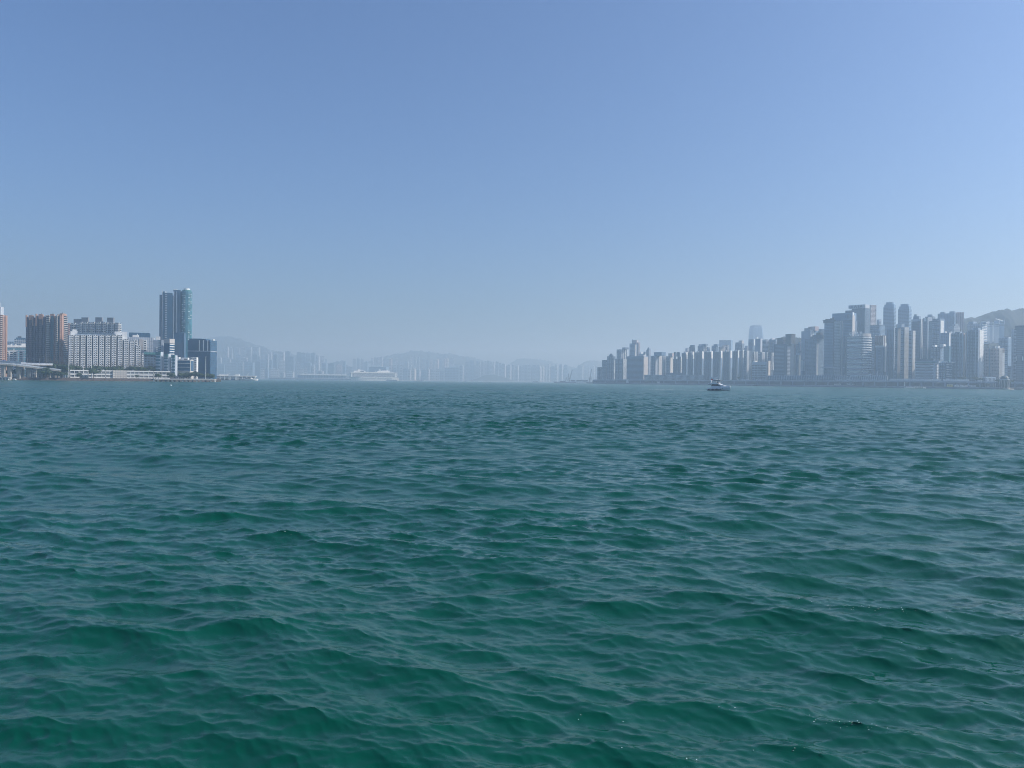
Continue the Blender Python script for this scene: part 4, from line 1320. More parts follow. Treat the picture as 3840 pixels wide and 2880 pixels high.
far_row('long pale row mid far shore', 'long pale row of towers on the far shore', 7000, [
    (1745, 1758, 1358, 'p'), (1760, 1777, 1352, 'b'), (1784, 1795, 1355, 'p'), (1796, 1803, 1356, 'w'), (1805, 1815, 1356, 'p'), (1817, 1824, 1354, 'w'), (1826, 1835, 1353, 'p'), (1836, 1845, 1356, 'w'), (1847, 1855, 1356, 'w'),
    (1858, 1869, 1356, 'p'), (1871, 1879, 1361, 'p'), (1881, 1897, 1364, 'w'), (1903, 1917, 1369, 'w'), (1919, 1928, 1368, 'p'), (1932, 1945, 1371, 'w'), (1947, 1954, 1371, 'p'), (1956, 1965, 1370, 'w'), (1967, 1976, 1369, 'p'),
    (1978, 1991, 1368, 'w'), (1996, 2010, 1368, 'p'), (2014, 2027, 1370, 'p'), (2031, 2041, 1374, 'c'), (2044, 2051, 1372, 'p'), (2053, 2062, 1365, 'w'), (2068, 2078, 1374, 'b'), (2081, 2093, 1367, 'w'), (2097, 2110, 1367, 'p'), (2115, 2127, 1368, 'p')])
far_row('faint group behind crane barges', 'faint towers behind the crane barges', 7200, [
    (2176, 2187, 1372, 'p'), (2191, 2200, 1371, 'w'), (2203, 2211, 1370, 'p'), (2213, 2219, 1376, 'b'), (2222, 2230, 1373, 'w'), (2232, 2243, 1372, 'w')])
_g2 = random.Random(31)
for row, grp, x0, x1, lo, hi, D_, n_ in (('faint filler row behind ferry pier', 'faint filler towers behind the ferry pier', 815, 1305, 1335, 1372, 7500, 34), ('faint filler row above cruise ship', 'faint filler towers above the cruise ship', 1312, 1745, 1352, 1386, 7800, 32),
                                  ('faint filler row mid far shore', 'faint filler towers mid far shore', 1738, 2180, 1368, 1392, 7500, 32)):
    its = []
    for i in range(n_):
        a = x0 + (x1 - x0) * i / n_ + _g2.uniform(-3, 3)
        its.append((a, a + (x1 - x0) / n_ * _g2.choice((.5, .7, 1.0, 1.4, 2.2, 2.8)), _g2.uniform(lo, hi) + (6 if (a > 1200 and a < 1320) else 0), _g2.choice('bbbbpgdn')))
    far_row(row, grp, D_, its)
tower('school_block', 'broad bluish hazy block with a white roof sign band above the cruise ship', 'building', 6000, 1382, 1448, 1458, 1376, 'blue_grey_render', front=[('band', 8, .4, 'mid_window')], z0=3.2,
      roof=[(1394, 1433, 1370, 'white_paint', .05, .12, 'sign_band')])

# ------------------------------------------------------------------ cruise terminal
def terminal():
    D = 4600
    zz = lambda z: 6 + (z - 6) * D / 5650 if z > 0 else z
    a, c = xy(1030, D), xy(1335, D)
    T = Thing('cruise_terminal', 'long low cruise terminal with a bright white roof edge', 'terminal', (*xy(1200, D), 3))
    k = D / F
    X = lambda px: xy(px, D).x
    T.part('deck').abox(X(1015), X(1340), D, D + 70, -2, zz(12.0), M['blue_grey_render'])
    T.part('upper_floor').abox(X(1118), X(1300), D + 8, D + 66, zz(12.01), zz(33), M['blue_grey_render'])
    r = T.part('roof')
    r.loft([[(X(1126), D - 4, zz(40.5)), (X(1137), D - 4, zz(34)), (X(1137), D + 70, zz(34)), (X(1126), D + 70, zz(40.5))], [(X(1137), D - 4, zz(43.5)), (X(1138), D - 4, zz(34.5)), (X(1138), D + 70, zz(34.5)), (X(1137), D + 70, zz(43.5))],
            [(X(1298), D - 4, zz(42)), (X(1298), D - 4, zz(33.5)), (X(1298), D + 70, zz(33.5)), (X(1298), D + 70, zz(42))]], M['white_gloss'])
    for i in range(30):
        px = 1134 + i * 5.6
        T.part('wall_ribs').abox(X(px), X(px) + 3, D + 2, D + 7.9, zz(12.01), zz(33.4), M['pale_concrete'])
    for z in (15, 22):
        T.part('window_bands').abox(X(1020), X(1330), D - .6, D - .1, zz(z) - 9, zz(z) - 6.4, M['dark_concrete'])
    T.part('edge').abox(X(1020), X(1338), D - 2, D - .7, zz(9), zz(12.6), M['pale_concrete'])
    T.done().rotation_euler = (0, 0, math.radians(13))
terminal()

# ------------------------------------------------------------------ cruise ship
def cruise_ship():
    D = 4200
    k = D / F
    p0 = xy(1400, D)
    T = Thing('cruise_ship', 'huge white cruise ship with stepped decks moored at the terminal', 'cruise ship', (p0.x, p0.y, 0))
    X = lambda px: xy(px, D).x
    Z = lambda py: max(-3, P(1400, py, D).z)
    yc, hw = D + 16, 16
    def blk(name, px0, px1, py0, py1, m, inset=0, new=False):
        b = T.new(name) if new else T.part(name)
        b.abox(X(px0), X(px1), yc - hw + inset, yc + hw - inset, Z(py0), Z(py1), M[m])
    # bow points left
    h = T.part('hull')
    rings = []
    for px, w_, zt in ((1310, .03, 1411), (1322, .4, 1412), (1345, .85, 1414), (1380, 1, 1415), (1470, 1, 1415), (1492, .92, 1415), (1497, .85, 1415)):
        x = X(px); z1 = Z(zt)
        xk = X(px + (14 if px < 1330 else (4 if px < 1350 else 0)))
        rings.append([(x, yc - hw * w_, z1), (xk, yc - hw * w_ * .8, -3), (xk, yc + hw * w_ * .8, -3), (x, yc + hw * w_, z1)])
    h.loft(rings, M['white_paint'])
    blk('cabin_block', 1317, 1488, 1414.9, 1399, 'white_paint', .5)
    blk('cabin_block', 1324, 1480, 1399, 1395.5, 'white_paint', 2.5)
    for j in range(7):
        z = Z(1413.5) + j * 3.1
        T.part('balcony_slabs').abox(X(1322), X(1483), yc - hw - .6, yc - hw + .4, z, z + 1.0, M['white_gloss'])
        T.part('window_bands').abox(X(1322), X(1483), yc - hw + .2, yc - hw + .48, z + 1.05, z + 2.9, M['mid_window'])
    blk('bridge', 1315, 1322, 1399, 1396, 'white_gloss', -1.5)
    # fore deckhouse and dome
    b = T.new('deckhouse')
    b.loft([[(X(1326), yc - 13.5, Z(1395.5)), (X(1326), yc + 13.5, Z(1395.5)), (X(1328), yc + 11, Z(1392)), (X(1328), yc - 11, Z(1392))],
            [(X(1350), yc - 13.5, Z(1395.5)), (X(1350), yc + 13.5, Z(1395.5)), (X(1350), yc + 11, Z(1389)), (X(1350), yc - 11, Z(1389))],
            [(X(1372), yc - 13.5, Z(1395.5)), (X(1372), yc + 13.5, Z(1395.5)), (X(1368), yc + 11, Z(1391)), (X(1368), yc - 11, Z(1391))]][::-1], M['white_gloss'])
    blk('deckhouse_window', 1352, 1366, 1394.5, 1392, 'tinted_glass', 2.4)
    for px in (1342, 1348):
        T.new('radar_dome').ball((X(px + 2), yc, Z(1387.5)), 3.6, M['cream_render'], 8, 5)
    T.part('mast').abox(X(1344), X(1350), yc - 3, yc + 3, Z(1389), Z(1386), M['white_gloss'])
    # aft: sports dome, funnel bank, ring
    b = T.new('deckhouse')
    b.loft([[(X(1412), yc - 13.5, Z(1395.4)), (X(1412), yc + 13.5, Z(1395.4)), (X(1418), yc + 11, Z(1391)), (X(1418), yc - 11, Z(1391))],
            [(X(1462), yc - 13.5, Z(1395.4)), (X(1462), yc + 13.5, Z(1395.4)), (X(1462), yc + 11, Z(1391)), (X(1462), yc - 11, Z(1391))]][::-1], M['white_gloss'])
    for px in (1437, 1443, 1449, 1455, 1461):
        T.new('funnel').tube((X(px), yc, Z(1391.5)), (X(px), yc, Z(1388)), 4, 3, M['white_gloss'], 8)
    T.new('funnel').tube((X(1425), yc, Z(1391.5)), (X(1424), yc, Z(1384)), 8, 5, M['pale_concrete'], 8)
    blk('aft_rail', 1409, 1411, 1395.5, 1390, 'white_gloss', 6)
    b = T.new('stern_fin')
    b.loft([[(X(1478), yc - 9.5, Z(1396)), (X(1481), yc - 9.5, Z(1396)), (X(1481), yc + 9.5, Z(1396)), (X(1478), yc + 9.5, Z(1396))],
            [(X(1483), yc - 9.5, Z(1410)), (X(1492), yc - 9.5, Z(1414)), (X(1492), yc + 9.5, Z(1414)), (X(1483), yc + 9.5, Z(1410))]][::-1], M['white_gloss'])
    g = T.new('stern_screen')
    g.loft([[(X(1484), yc - 12.5, Z(1394)), (X(1491), yc - 12.5, Z(1394)), (X(1491), yc + 12.5, Z(1394)), (X(1484), yc + 12.5, Z(1394))],
            [(X(1487), yc - 12.5, Z(1409)), (X(1494), yc - 12.5, Z(1406)), (X(1494), yc + 12.5, Z(1406)), (X(1487), yc + 12.5, Z(1409))]][::-1], M['pale_concrete'])
    for i in range(13):
        px = 1352 + i * 9.6
        T.new('lifeboat').abox(X(px), X(px + 5), yc - hw - 2.6, yc - hw - .7, Z(1417.6), Z(1415.2), M['white_gloss'])
    T.done().rotation_euler = (0, 0, math.radians(22))
cruise_ship()

# ------------------------------------------------------------------ craft far out on the water
small_boat(1101, 3300, 11, 'tiny white speedboat on open water below the cruise terminal', head=-1, h=2.6)
small_boat(936, 1985, 44, 'white passenger ferry docked at the ferry pier end', name='ferry', h=4.4, cat='ferry')
def ferry_extra():
    pass
def barge_boat(px0, px1, D, lab, hull, upper, zt, name='ferry', cat='ferry'):
    a, c = xy(px0, D), xy(px1, D)
    T = Thing(name, lab, cat, ((a.x + c.x) / 2, a.y, 0))
    L_ = c.x - a.x
    T.part('hull').loft([[(a.x, D, 2.0), (a.x + L_ * .06, D, -1), (a.x + L_ * .06, D + 12, -1), (a.x, D + 12, 2.0)], [(c.x, D, 2.0), (c.x - L_ * .06, D, -1), (c.x - L_ * .06, D + 12, -1), (c.x, D + 12, 2.0)]], M[hull])
    T.part('upper_deck').abox(a.x + L_ * .05, c.x - L_ * .05, D + 1, D + 11, 2.01, zt, M[upper])
    T.part('deck_window').abox(a.x + L_ * .08, c.x - L_ * .08, D + .7, D + .99, zt * .45 + 1, zt * .75 + .8, M['tinted_glass'])
    T.done()
barge_boat(1562, 1592, 4000, 'low white ferry running beyond the cruise ship', 'white_paint', 'white_paint', 4.2)
barge_boat(1995, 2021, 4300, 'pale boxy ferry on the water below the long pale tower row', 'steel_dark', 'white_gloss', 9)
small_boat(1746, 4400, 12, 'tiny dark boat near the foot of the wooded knoll', hull='steel_dark', h=3)
small_boat(1508, 4000, 16, 'small white launch close to the cruise ship stern', h=3)
barge_boat(1446, 1492, 4080, 'grey working barge lying against the cruise ship stern', 'steel_grey', 'pale_concrete', 6, 'barge', 'barge')

def crane_barge(px0, px1, D, lab, booms, house):
    a, c = xy(px0, D), xy(px1, D)
    L_ = c.x - a.x
    T = Thing('crane_barge', lab, 'crane barge', ((a.x + c.x) / 2, a.y, 0), 'crane barges')
    T.part('hull').loft([[(a.x, D, 5), (a.x + L_ * .05, D, -2), (a.x + L_ * .05, D + 20, -2), (a.x, D + 20, 5)], [(c.x, D, 5), (c.x - L_ * .05, D, -2), (c.x - L_ * .05, D + 20, -2), (c.x, D + 20, 5)]], M['steel_grey'])
    for h0, h1, zt, m in house:
        x0, x1 = xy(h0, D).x, xy(h1, D).x
        z = P(h0, zt, D).z
        T.new('deckhouse').abox(x0, x1, D + 4, D + 14, 5.01, z, M[m])
        T.part('window_bands').abox(x0 + 1, x1 - 1, D + 3.6, D + 3.95, 5 + (z - 5) * .5, 5 + (z - 5) * .75, M['dark_window'])
    for (bx0, by0, bx1, by1, r) in booms:
        b = T.new('crane_boom')
        p, q = P(bx0, by0, D + 9), P(bx1, by1, D + 9)
        d = q - p
        n = 9
        ends = []
        for sx in (-1, 1):
            for sy in (-1, 1):
                ends.append((p + Vector((sx * r, sy * r, 0)), q + Vector((sx * r * .35, sy * r * .35, 0))))
        for e0, e1 in ends:
            b.tube(e0, e1, r * .22, r * .14, M['steel_dark'], 5)
        for i in range(n):
            for (e, g) in ((0, 2), (1, 3), (0, 1), (2, 3)):
                b.tube(ends[e][0].lerp(ends[e][1], i / n), ends[g][0].lerp(ends[g][1], (i + 1) / n), r * .12, r * .12, M['steel_dark'], 4)
        T.new('cable').tube(q, (p.x - 8, p.y, p.z + 2), .12, .12, M['steel_dark'], 4)
    T.done()
crane_barge(2076, 2162, 3300, 'grey crane barge with a slanting dark jib and tower, nearer the middle', [(2134, 1432, 2146, 1387, 2.0), (2132, 1428, 2132, 1401, 3.4), (2120, 1432, 2126, 1412, 1.5)], [(2100, 2120, 1428, 'steel_grey'), (2140, 2158, 1424, 'pale_concrete')])
crane_barge(2200, 2247, 3000, 'small crane barge with a tall pale lattice boom by the shore', [(2210, 1434, 2219, 1383, 1.8), (2208, 1434, 2213, 1410, 1.3), (2222, 1434, 2216, 1410, 1.0)], [(2218, 2232, 1431, 'white_paint')])
barge_boat(2158, 2208, 3400, 'white two deck ferry moored between the crane barges', 'steel_grey', 'white_gloss', 16)
# ------------------------------------------------------------------ island shore
RS = [(2225, 2650), (2300, 2520), (2450, 2350), (2700, 2160), (2900, 1950), (3050, 1830), (3230, 1700), (3400, 1600), (3600, 1520), (3840, 1450), (4200, 1330), (4500, 1250)]
def DR(px, off=0.0):
    return float(np.interp(px, [p for p, d in RS], [d for p, d in RS])) + off
right_edge = [xy(p, d) for p, d in RS]
slab('land', 'island waterfront ground under the harbour towers', [p + Vector((0, 3)) for p in right_edge] + [xy(4500, 4200), xy(2225, 4200)], -2.3, GZ - 0.03, 'land_soil')
def breakwater():
    b = MB()
    for i in range(len(right_edge) - 1):
        a, c = right_edge[i], right_edge[i + 1]
        n = 6
        for k in range(n):
            p, q = a + (c - a) * (k / n), a + (c - a) * ((k + 1) / n)
            d = q - p
            b.box((p.x, p.y, -2.4), (d.x, d.y, 0), (0, 8, 0), (0, 0, 5.2), M['dark_concrete'])
            b.box((p.x, p.y - .6, 2.82), (d.x, d.y, 0), (0, 9, 0), (0, 0, .75), M['pale_concrete'])
    link('breakwater', b.mesh('breakwater'), None, (0, 0, 0), 'structure', 'long low breakwater with a pale coping along the island shore')
breakwater()

# hill above the island towers
hill('hill', 'wooded ridge rising behind the island towers', [(2780, 1330), (2860, 1285), (2920, 1266), (2960, 1264), (3000, 1268), (3060, 1262), (3150, 1240), (3300, 1222), (3450, 1208), (3560, 1200), (3612, 1194), (3645, 1195), (3685, 1181),
     (3723, 1168), (3743, 1163), (3779, 1165), (3800, 1163), (3824, 1158), (3860, 1156), (3960, 1150), (4100, 1160), (4300, 1200)], 2480, 380, 31, n=300, rough=2.2)

# ------------------------------------------------------------------ elevated highway
def highway():
    b0 = xy(3000, DR(3000, 60))
    T = Thing('elevated_highway', 'elevated coastal highway on rows of columns along the island shore', 'highway', (b0.x, b0.y, GZ))
    def zdeck(px):
        return float(np.interp(px, [2230, 2420, 2700, 3000, 3330, 3700, 3900], [13.5, 14.0, 14.0, 14.5, 15.0, 14.0, 13.0]))
    pts = []
    px = 2226
    while px <= 3980:
        p = xy(px, DR(px, 46)); pts.append((px, Vector((p.x, p.y, zdeck(px))))); px += 22
    d = T.part('deck'); s_ = T.part('soffit_wall'); pr = T.part('parapet')
    for (a_, a), (c_, c) in zip(pts, pts[1:]):
        v = c - a
        d.box((a.x, a.y, a.z - 2.2), v, (0, 22, 0), (0, 0, 2.2), M['grey_concrete'])
        pr.box((a.x, a.y - .1, a.z + .01), v, (0, .3, 0), (0, 0, 1.1), M['pale_concrete'])
        pr.box((a.x, a.y - .25, a.z - 1.3), v, (0, .2, 0), (0, 0, .35), M['pale_concrete'])
        s_.box((a.x, a.y + 30, GZ - .5), v, (0, .6, 0), (0, 0, a.z - GZ - 1.8), M['charcoal_cladding'])  # dark wall added behind the columns to imitate shade under the deck
    c_ = T.part('columns')
    for i, (px, p) in enumerate(pts):
        if i % 2 == 0:
            T.new('column').abox(p.x - 1.2, p.x + 1.2, p.y + 1, p.y + 4, GZ - .4, p.z - 2.19, M['grey_concrete'])
    T.done()
    return zdeck
zdeck = highway()

def curved_barrier(px0, px1, n, h, lab, ribs='white_gloss', glass='mid_window', off=52, lean=5.0):
    """Noise barrier: curved ribs that bend over the road, glazing behind them."""
    q = xy((px0 + px1) / 2, DR((px0 + px1) / 2, off))
    T = Thing('noise_barrier', lab, 'noise barrier', (q.x, q.y, zdeck((px0 + px1) / 2)), 'noise barriers on the coastal highway')
    rb = T.part('barrier_ribs'); g = T.part('glazing'); cp = T.part('coping')
    prev = None
    for i in range(n + 1):
        px = px0 + (px1 - px0) * i / n
        p = xy(px, DR(px, off)); z = zdeck(px) + .02
        arc = []
        for k in range(6):
            t = k / 5
            arc.append(Vector((p.x + .2 * t, p.y + lean * (1 - math.cos(t * 1.35)), z + h * math.sin(t * 1.35) / math.sin(1.35))))
        for a, c in zip(arc, arc[1:]):
            dd = c - a
            rb.box(a - Vector((.35, .5, 0)), (.7, 0, 0), (0, .5, 0), dd + Vector((0, 0, .02)), M[ribs])
        if prev:
            for k in range(5):
                g.poly((prev[k], arc[k], arc[k + 1], prev[k + 1]), M[glass])
            dd = arc[5] - prev[5]
            cp.box(prev[5] + Vector((0, -.3, .02)), dd, (0, .6, 0), (0, 0, .35), M[ribs])
        prev = arc
    T.done()
curved_barrier(2416, 2640, 52, 15.5, 'long curved noise barrier with bright white ribs near the banded office')
curved_barrier(2660, 2697, 8, 9.0, 'short curved noise barrier just behind the yacht')
curved_barrier(2880, 3132, 40, 13, 'curved noise barrier with dull ribs below the dark banded tower', ribs='pale_concrete', glass='grey_glass')
curved_barrier(3134, 3328, 28, 12, 'curved noise barrier with pale hooked ribs below the round banded office', ribs='white_paint', glass='grey_glass')
def panel_wall(px0, px1, n, h, lab, m='white_paint'):
    q = xy((px0 + px1) / 2, DR((px0 + px1) / 2, 50))
    T = Thing('noise_barrier', lab, 'noise barrier', (q.x, q.y, zdeck(px0)), 'noise barriers on the coastal highway')
    for i in range(n):
        a = px0 + (px1 - px0) * i / n; c = px0 + (px1 - px0) * (i + .92) / n
        p0, p1 = xy(a, DR(a, 50)), xy(c, DR(c, 50))
        z = zdeck(a)
        d = p1 - p0
        T.new('panel').box((p0.x, p0.y, z + 1.2), (d.x, d.y, 0), (0, .3, 0), (0, 0, h), M[m])
    p0, p1 = xy(px0, DR(px0, 50)), xy(px1, DR(px1, 50))
    d = p1 - p0
    T.part('rail').box((p0.x, p0.y + .31, zdeck(px0) + .1), (d.x, d.y, 0), (0, .3, 0), (0, 0, h * .8), M['steel_grey'])
    T.done()
panel_wall(3336, 3528, 22, 3.6, 'pale panelled noise wall below the wide low office with window bands')
panel_wall(3538, 3636, 12, 3.6, 'shorter pale panelled noise wall below the ribbed twin towers')
panel_wall(3134, 3326, 6, 1.3, 'thin bright handrail strip along the highway below the round banded office', 'white_gloss')
panel_wall(2778, 2812, 4, 1.5, 'short bright white strip on the highway beside the yacht', 'white_gloss')

# ------------------------------------------------------------------ island towers
W2 = lambda m='pale_concrete', fh=3.0, p=3.2: [('win', fh, p, .62, .5, DARK)]
def RES(n, wall, fill=.64, proj=2.6, top=None, win=DARK, sub=(), fh=3.0):
    lite = {'dark_concrete': 'grey_concrete', 'charcoal_cladding': 'grey_concrete', 'grey_concrete': 'pale_concrete', 'blue_grey_render': 'pale_concrete'}.get(wall, wall)
    return [('bay', bays(n, fill, top=top), proj, wall, [('win', fh, 3.0, .66, .5, win), ('slab', fh * 1.5, .8, .35, lite)] + list(sub), [('win', fh, 2.4, .45, .45, win)]), ('win', fh, 3.4, .4, .45, win)]
def BANDS(fh=3.8, t=1.5, pr=.6, m='grey_concrete'):
    return [('slab', fh, t, pr, m)]
def LITWIN(wall=None, fh=3.0, p=3.0):
    return [('win', fh, p, .55, .5, DARK), ('slab', fh, .4, .5, wall or 'white_paint')]
I = 'island '
def rt(name, lab, x0, xm, x1, yt, wall, front=(), side=(), off=110, asp=.8, roof=(), cat=AP, phi=None, group=None, **kw):
    return tower(name, lab, cat, DR((x0 + x1) / 2, off), x0, xm, x1, yt, wall, front=front, side=side, asp=asp, roof=roof, phi=phi, group=group, **kw)

# the far end, stepping up towards the banded office
rt('apartment_tower', 'lowest dark stepped tower at the outermost end of the island shore', 2240, 2256, 2259, 1377, 'dark_concrete', RES(2, 'grey_concrete'), W2(), 90)
rt('apartment_tower', 'dark tower second from the outermost end, with thin pale edge', 2257, 2274, 2278, 1350, 'dark_concrete', RES(2, 'grey_concrete'), [('panel', 0, 1, 0, .9, .6, 'white_paint')], 100)
rt('apartment_tower', 'broad dark tower with gabled roof house near the outermost end', 2276, 2303, 2308, 1336, 'dark_concrete', RES(3, 'grey_concrete'), [('panel', .2, .8, 0, .85, .6, 'white_paint')], 120, roof=[(2283, 2298, 1330, 'grey_concrete'), (2288, 2293, 1326, 'dark_concrete')])
rt('apartment_tower', 'dark block low between the gabled tower and white striped tower', 2306, 2336, 2350, 1345, 'dark_concrete', RES(2, 'grey_concrete'), [('slab', 3.2, 1.1, .9, 'white_paint')] , 95)
rt('apartment_tower', 'tower with white vertical stripes and water tank behind the banded office', 2312, 2330, 2352, 1310, 'grey_concrete', RES(2, 'grey_concrete'), [('rib', [.05, .35, .65, .95], 1.8, .9, 'white_paint'), ('band', 3, .5, 'dark_window')], 240, asp=1.1, roof=[(2333, 2344, 1303, 'dark_concrete')])
rt('apartment_tower', 'tall tower with stepped crown rising straight behind the banded office', 2360, 2381, 2389, 1288, 'blue_grey_render', RES(2, 'blue_grey_render', .74), [('panel', .05, .45, 0, 1, .8, 'beige_tile'), ('band', 3, .4, 'dark_window')], 330, asp=.9,
   roof=[(2370, 2388, 1276, 'pink_tile', .1, .8, 'crown'), (2370, 2373, 1273, 'grey_concrete', .1, .4, 'stair_tower')])
rt('apartment_tower', 'lower pinkish wing attached behind the stepped crown tower', 2388, 2393, 2400, 1284, 'pink_tile', W2(), [('panel', .3, .6, 0, 1, .6, 'beige_tile'), ('slab', 9, .7, .7, 'grey_concrete')], 338)
rt('office_block', 'wide dark banded office block with a blank cream flank', 2350, 2413, 2430, 1337, 'charcoal_cladding', [('slab', 3.9, 1.5, .5, 'blue_grey_render'), ('rib', 12, .3, .3, 'dark_concrete')], [('panel', .02, .98, 0, 1.0, .4, 'beige_tile')], 85, asp=.5, cat=OF, parapet='blue_grey_render')
rt('low_block', 'pale low roofs peeping over the banded office', 2394, 2412, 2422, 1326, 'pale_concrete', W2(), [('panel', .1, .4, .8, 1.0, .5, 'white_paint')], 260, roof=[(2398, 2404, 1321, 'white_paint'), (2413, 2420, 1319, 'grey_concrete')])
rt('apartment_tower', 'slim pointed tower beside the cream flank of the banded office', 2423, 2432, 2440, 1312, 'grey_concrete', RES(1, 'blue_grey_render'), [('slab', 3, 1.0, .9, 'pale_concrete')], 230, asp=1.2, roof=[(2426, 2435, 1307, 'grey_concrete'), (2429, 2432, 1303, 'dark_concrete', .3, .6, 'roof_tank')])
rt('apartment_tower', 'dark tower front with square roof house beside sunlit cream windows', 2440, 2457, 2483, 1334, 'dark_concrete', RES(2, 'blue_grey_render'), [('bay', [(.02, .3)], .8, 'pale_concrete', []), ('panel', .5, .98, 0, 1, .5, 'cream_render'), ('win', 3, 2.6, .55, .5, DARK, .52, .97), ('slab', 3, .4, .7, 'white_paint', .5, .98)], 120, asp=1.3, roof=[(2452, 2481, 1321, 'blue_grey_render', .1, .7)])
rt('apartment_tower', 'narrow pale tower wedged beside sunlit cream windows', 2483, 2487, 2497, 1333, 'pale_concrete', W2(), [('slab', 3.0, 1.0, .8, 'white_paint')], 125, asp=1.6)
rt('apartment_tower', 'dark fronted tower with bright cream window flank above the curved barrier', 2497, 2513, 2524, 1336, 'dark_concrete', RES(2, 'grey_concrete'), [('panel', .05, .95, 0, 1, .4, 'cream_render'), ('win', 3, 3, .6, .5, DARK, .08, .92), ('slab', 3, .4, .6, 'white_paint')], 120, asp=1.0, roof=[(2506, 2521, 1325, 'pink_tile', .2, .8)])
rt('apartment_tower', 'dark low tower with white curled edge next to cream window flank', 2524, 2538, 2541, 1346, 'charcoal_cladding', RES(2, 'dark_concrete', top=(1.0, .97)), [('panel', .1, .8, .4, 1.0, .8, 'white_paint')], 110, roof=[(2527, 2533, 1320, 'dark_concrete', .3, .7, 'stair_tower')])
rt('apartment_tower', 'dark tower with flat topped tank beside the long grey estate', 2540, 2552, 2556, 1337, 'charcoal_cladding', RES(2, 'dark_concrete'), [('panel', .1, .8, .3, 1.0, .8, 'white_paint')], 118, roof=[(2536, 2549, 1322, 'dark_concrete', .3, .7), (2538, 2547, 1320, 'dark_concrete', .2, .8)])
rt('low_block', 'long low glazed podium under the dark towers behind the barrier', 2496, 2556, 2560, 1398, 'blue_grey_render', [('band', 4, .5, 'mid_window')], (), 88, cat=OF)
# long grey estate (row of similar slabs)
est = [(2556, 2578, 1323), (2578, 2602, 1322), (2604, 2638, 1321), (2640, 2672, 1320), (2674, 2708, 1319), (2710, 2744, 1318), (2746, 2772, 1317), (2773, 2790, 1316)]
for k, (a, c, yt) in enumerate(est):
    rt('apartment_slab', f'{ORD[k]} slab of the long grey waterfront estate, counting from the banded office', a, c - 6, c, yt, 'grey_concrete',
       [('bay', bays(3, .68), 2.8, 'grey_concrete', [('win', 2.9, 2.6, .7, .5, ('dark_window', 'mid_window')), ('slab', 2.9, .5, .5, 'grey_concrete')], [('win', 2.9, 2.2, .5, .5, DARK)]), ('win', 2.9, 3, .5, .5, DARK)],
       [('panel', .0, .9, .80, 1.03, .9, 'white_paint'), ('panel', .2, .7, .0, .80, .7, 'blue_grey_render')], 112, group='long grey waterfront estate', roof=[(a + 8, a + 14, yt - 4, 'pale_concrete', .3, .6)])
rt('apartment_slab', 'end slab of the grey estate with bright sunlit windows facing the low school', 2790, 2800, 2817, 1315, 'grey_concrete', RES(2, 'grey_concrete'), LITWIN('white_paint') + [('panel', .0, .5, 0, 1, .25, 'white_paint')], 112, asp=1.2)
rt('apartment_tower', 'dark square tower rising behind the second estate slab', 2583, 2597, 2605, 1300, 'charcoal_cladding', RES(2, 'dark_concrete'), RES(1, 'dark_concrete'), 330, roof=[(2587, 2601, 1294, 'dark_concrete', .1, .8)])
rt('low_block', 'pinkish low tower behind the first estate slab', 2563, 2572, 2583, 1318, 'pink_tile', W2(), W2(), 300, roof=[(2570, 2578, 1306, 'pale_concrete')])
rt('apartment_tower', 'grey ribbed tower with ragged roof behind the third estate slab', 2616, 2634, 2650, 1296, 'grey_concrete', RES(2, 'blue_grey_render'), RES(2, 'pale_concrete'), 340, roof=[(2620, 2626, 1291, 'grey_concrete'), (2630, 2646, 1290, 'grey_concrete', .2, .8)])
rt('apartment_tower', 'slim tower with pale flank behind the third and fourth estate slabs', 2650, 2655, 2661, 1301, 'grey_concrete', W2(), [('slab', 3, .9, .8, 'white_paint')], 345, asp=1.3)
rt('apartment_tower', 'grey tower with round roof drum behind the fourth estate slab', 2668, 2684, 2693, 1296, 'blue_grey_render', RES(2, 'blue_grey_render'), W2(), 350, roof=[(2676, 2690, 1291, 'blue_grey_render', .1, .9)])
rt('slab_block', 'large blank pale blue block standing far behind the grey estate', 2696, 2740, 2747, 1275, 'blue_grey_render', [('win', 5, 5, .7, .6, ('mid_window', 'pale_window'))], (), 1300, cat='building')
rt('apartment_tower', 'cream blank gable wall behind the sixth estate slab', 2694, 2701, 2720, 1301, 'beige_tile', W2(), [('panel', .02, .98, 0, 1, .3, 'cream_render')], 360, asp=1.4, roof=[(2706, 2713, 1296, 'beige_tile')])
rt('apartment_tower', 'narrow dark tower with pale edge beside the cream gable wall', 2716, 2727, 2733, 1293, 'dark_concrete', W2(), [('slab', 3, .8, .6, 'white_paint')], 400)
rt('apartment_tower', 'tower with tall central shaft behind the seventh estate slab', 2756, 2782, 2791, 1288, 'grey_concrete', RES(2, 'grey_concrete'), W2(), 380, roof=[(2770, 2782, 1277, 'beige_tile', .05, .8, 'lift_shaft'), (2758, 2768, 1284, 'grey_concrete')])
rt('low_block', 'low pale rooftops behind the end slab of the grey estate', 2790, 2800, 2808, 1304, 'pale_concrete', W2(), W2(), 390, roof=[(2794, 2803, 1297, 'pale_concrete')])
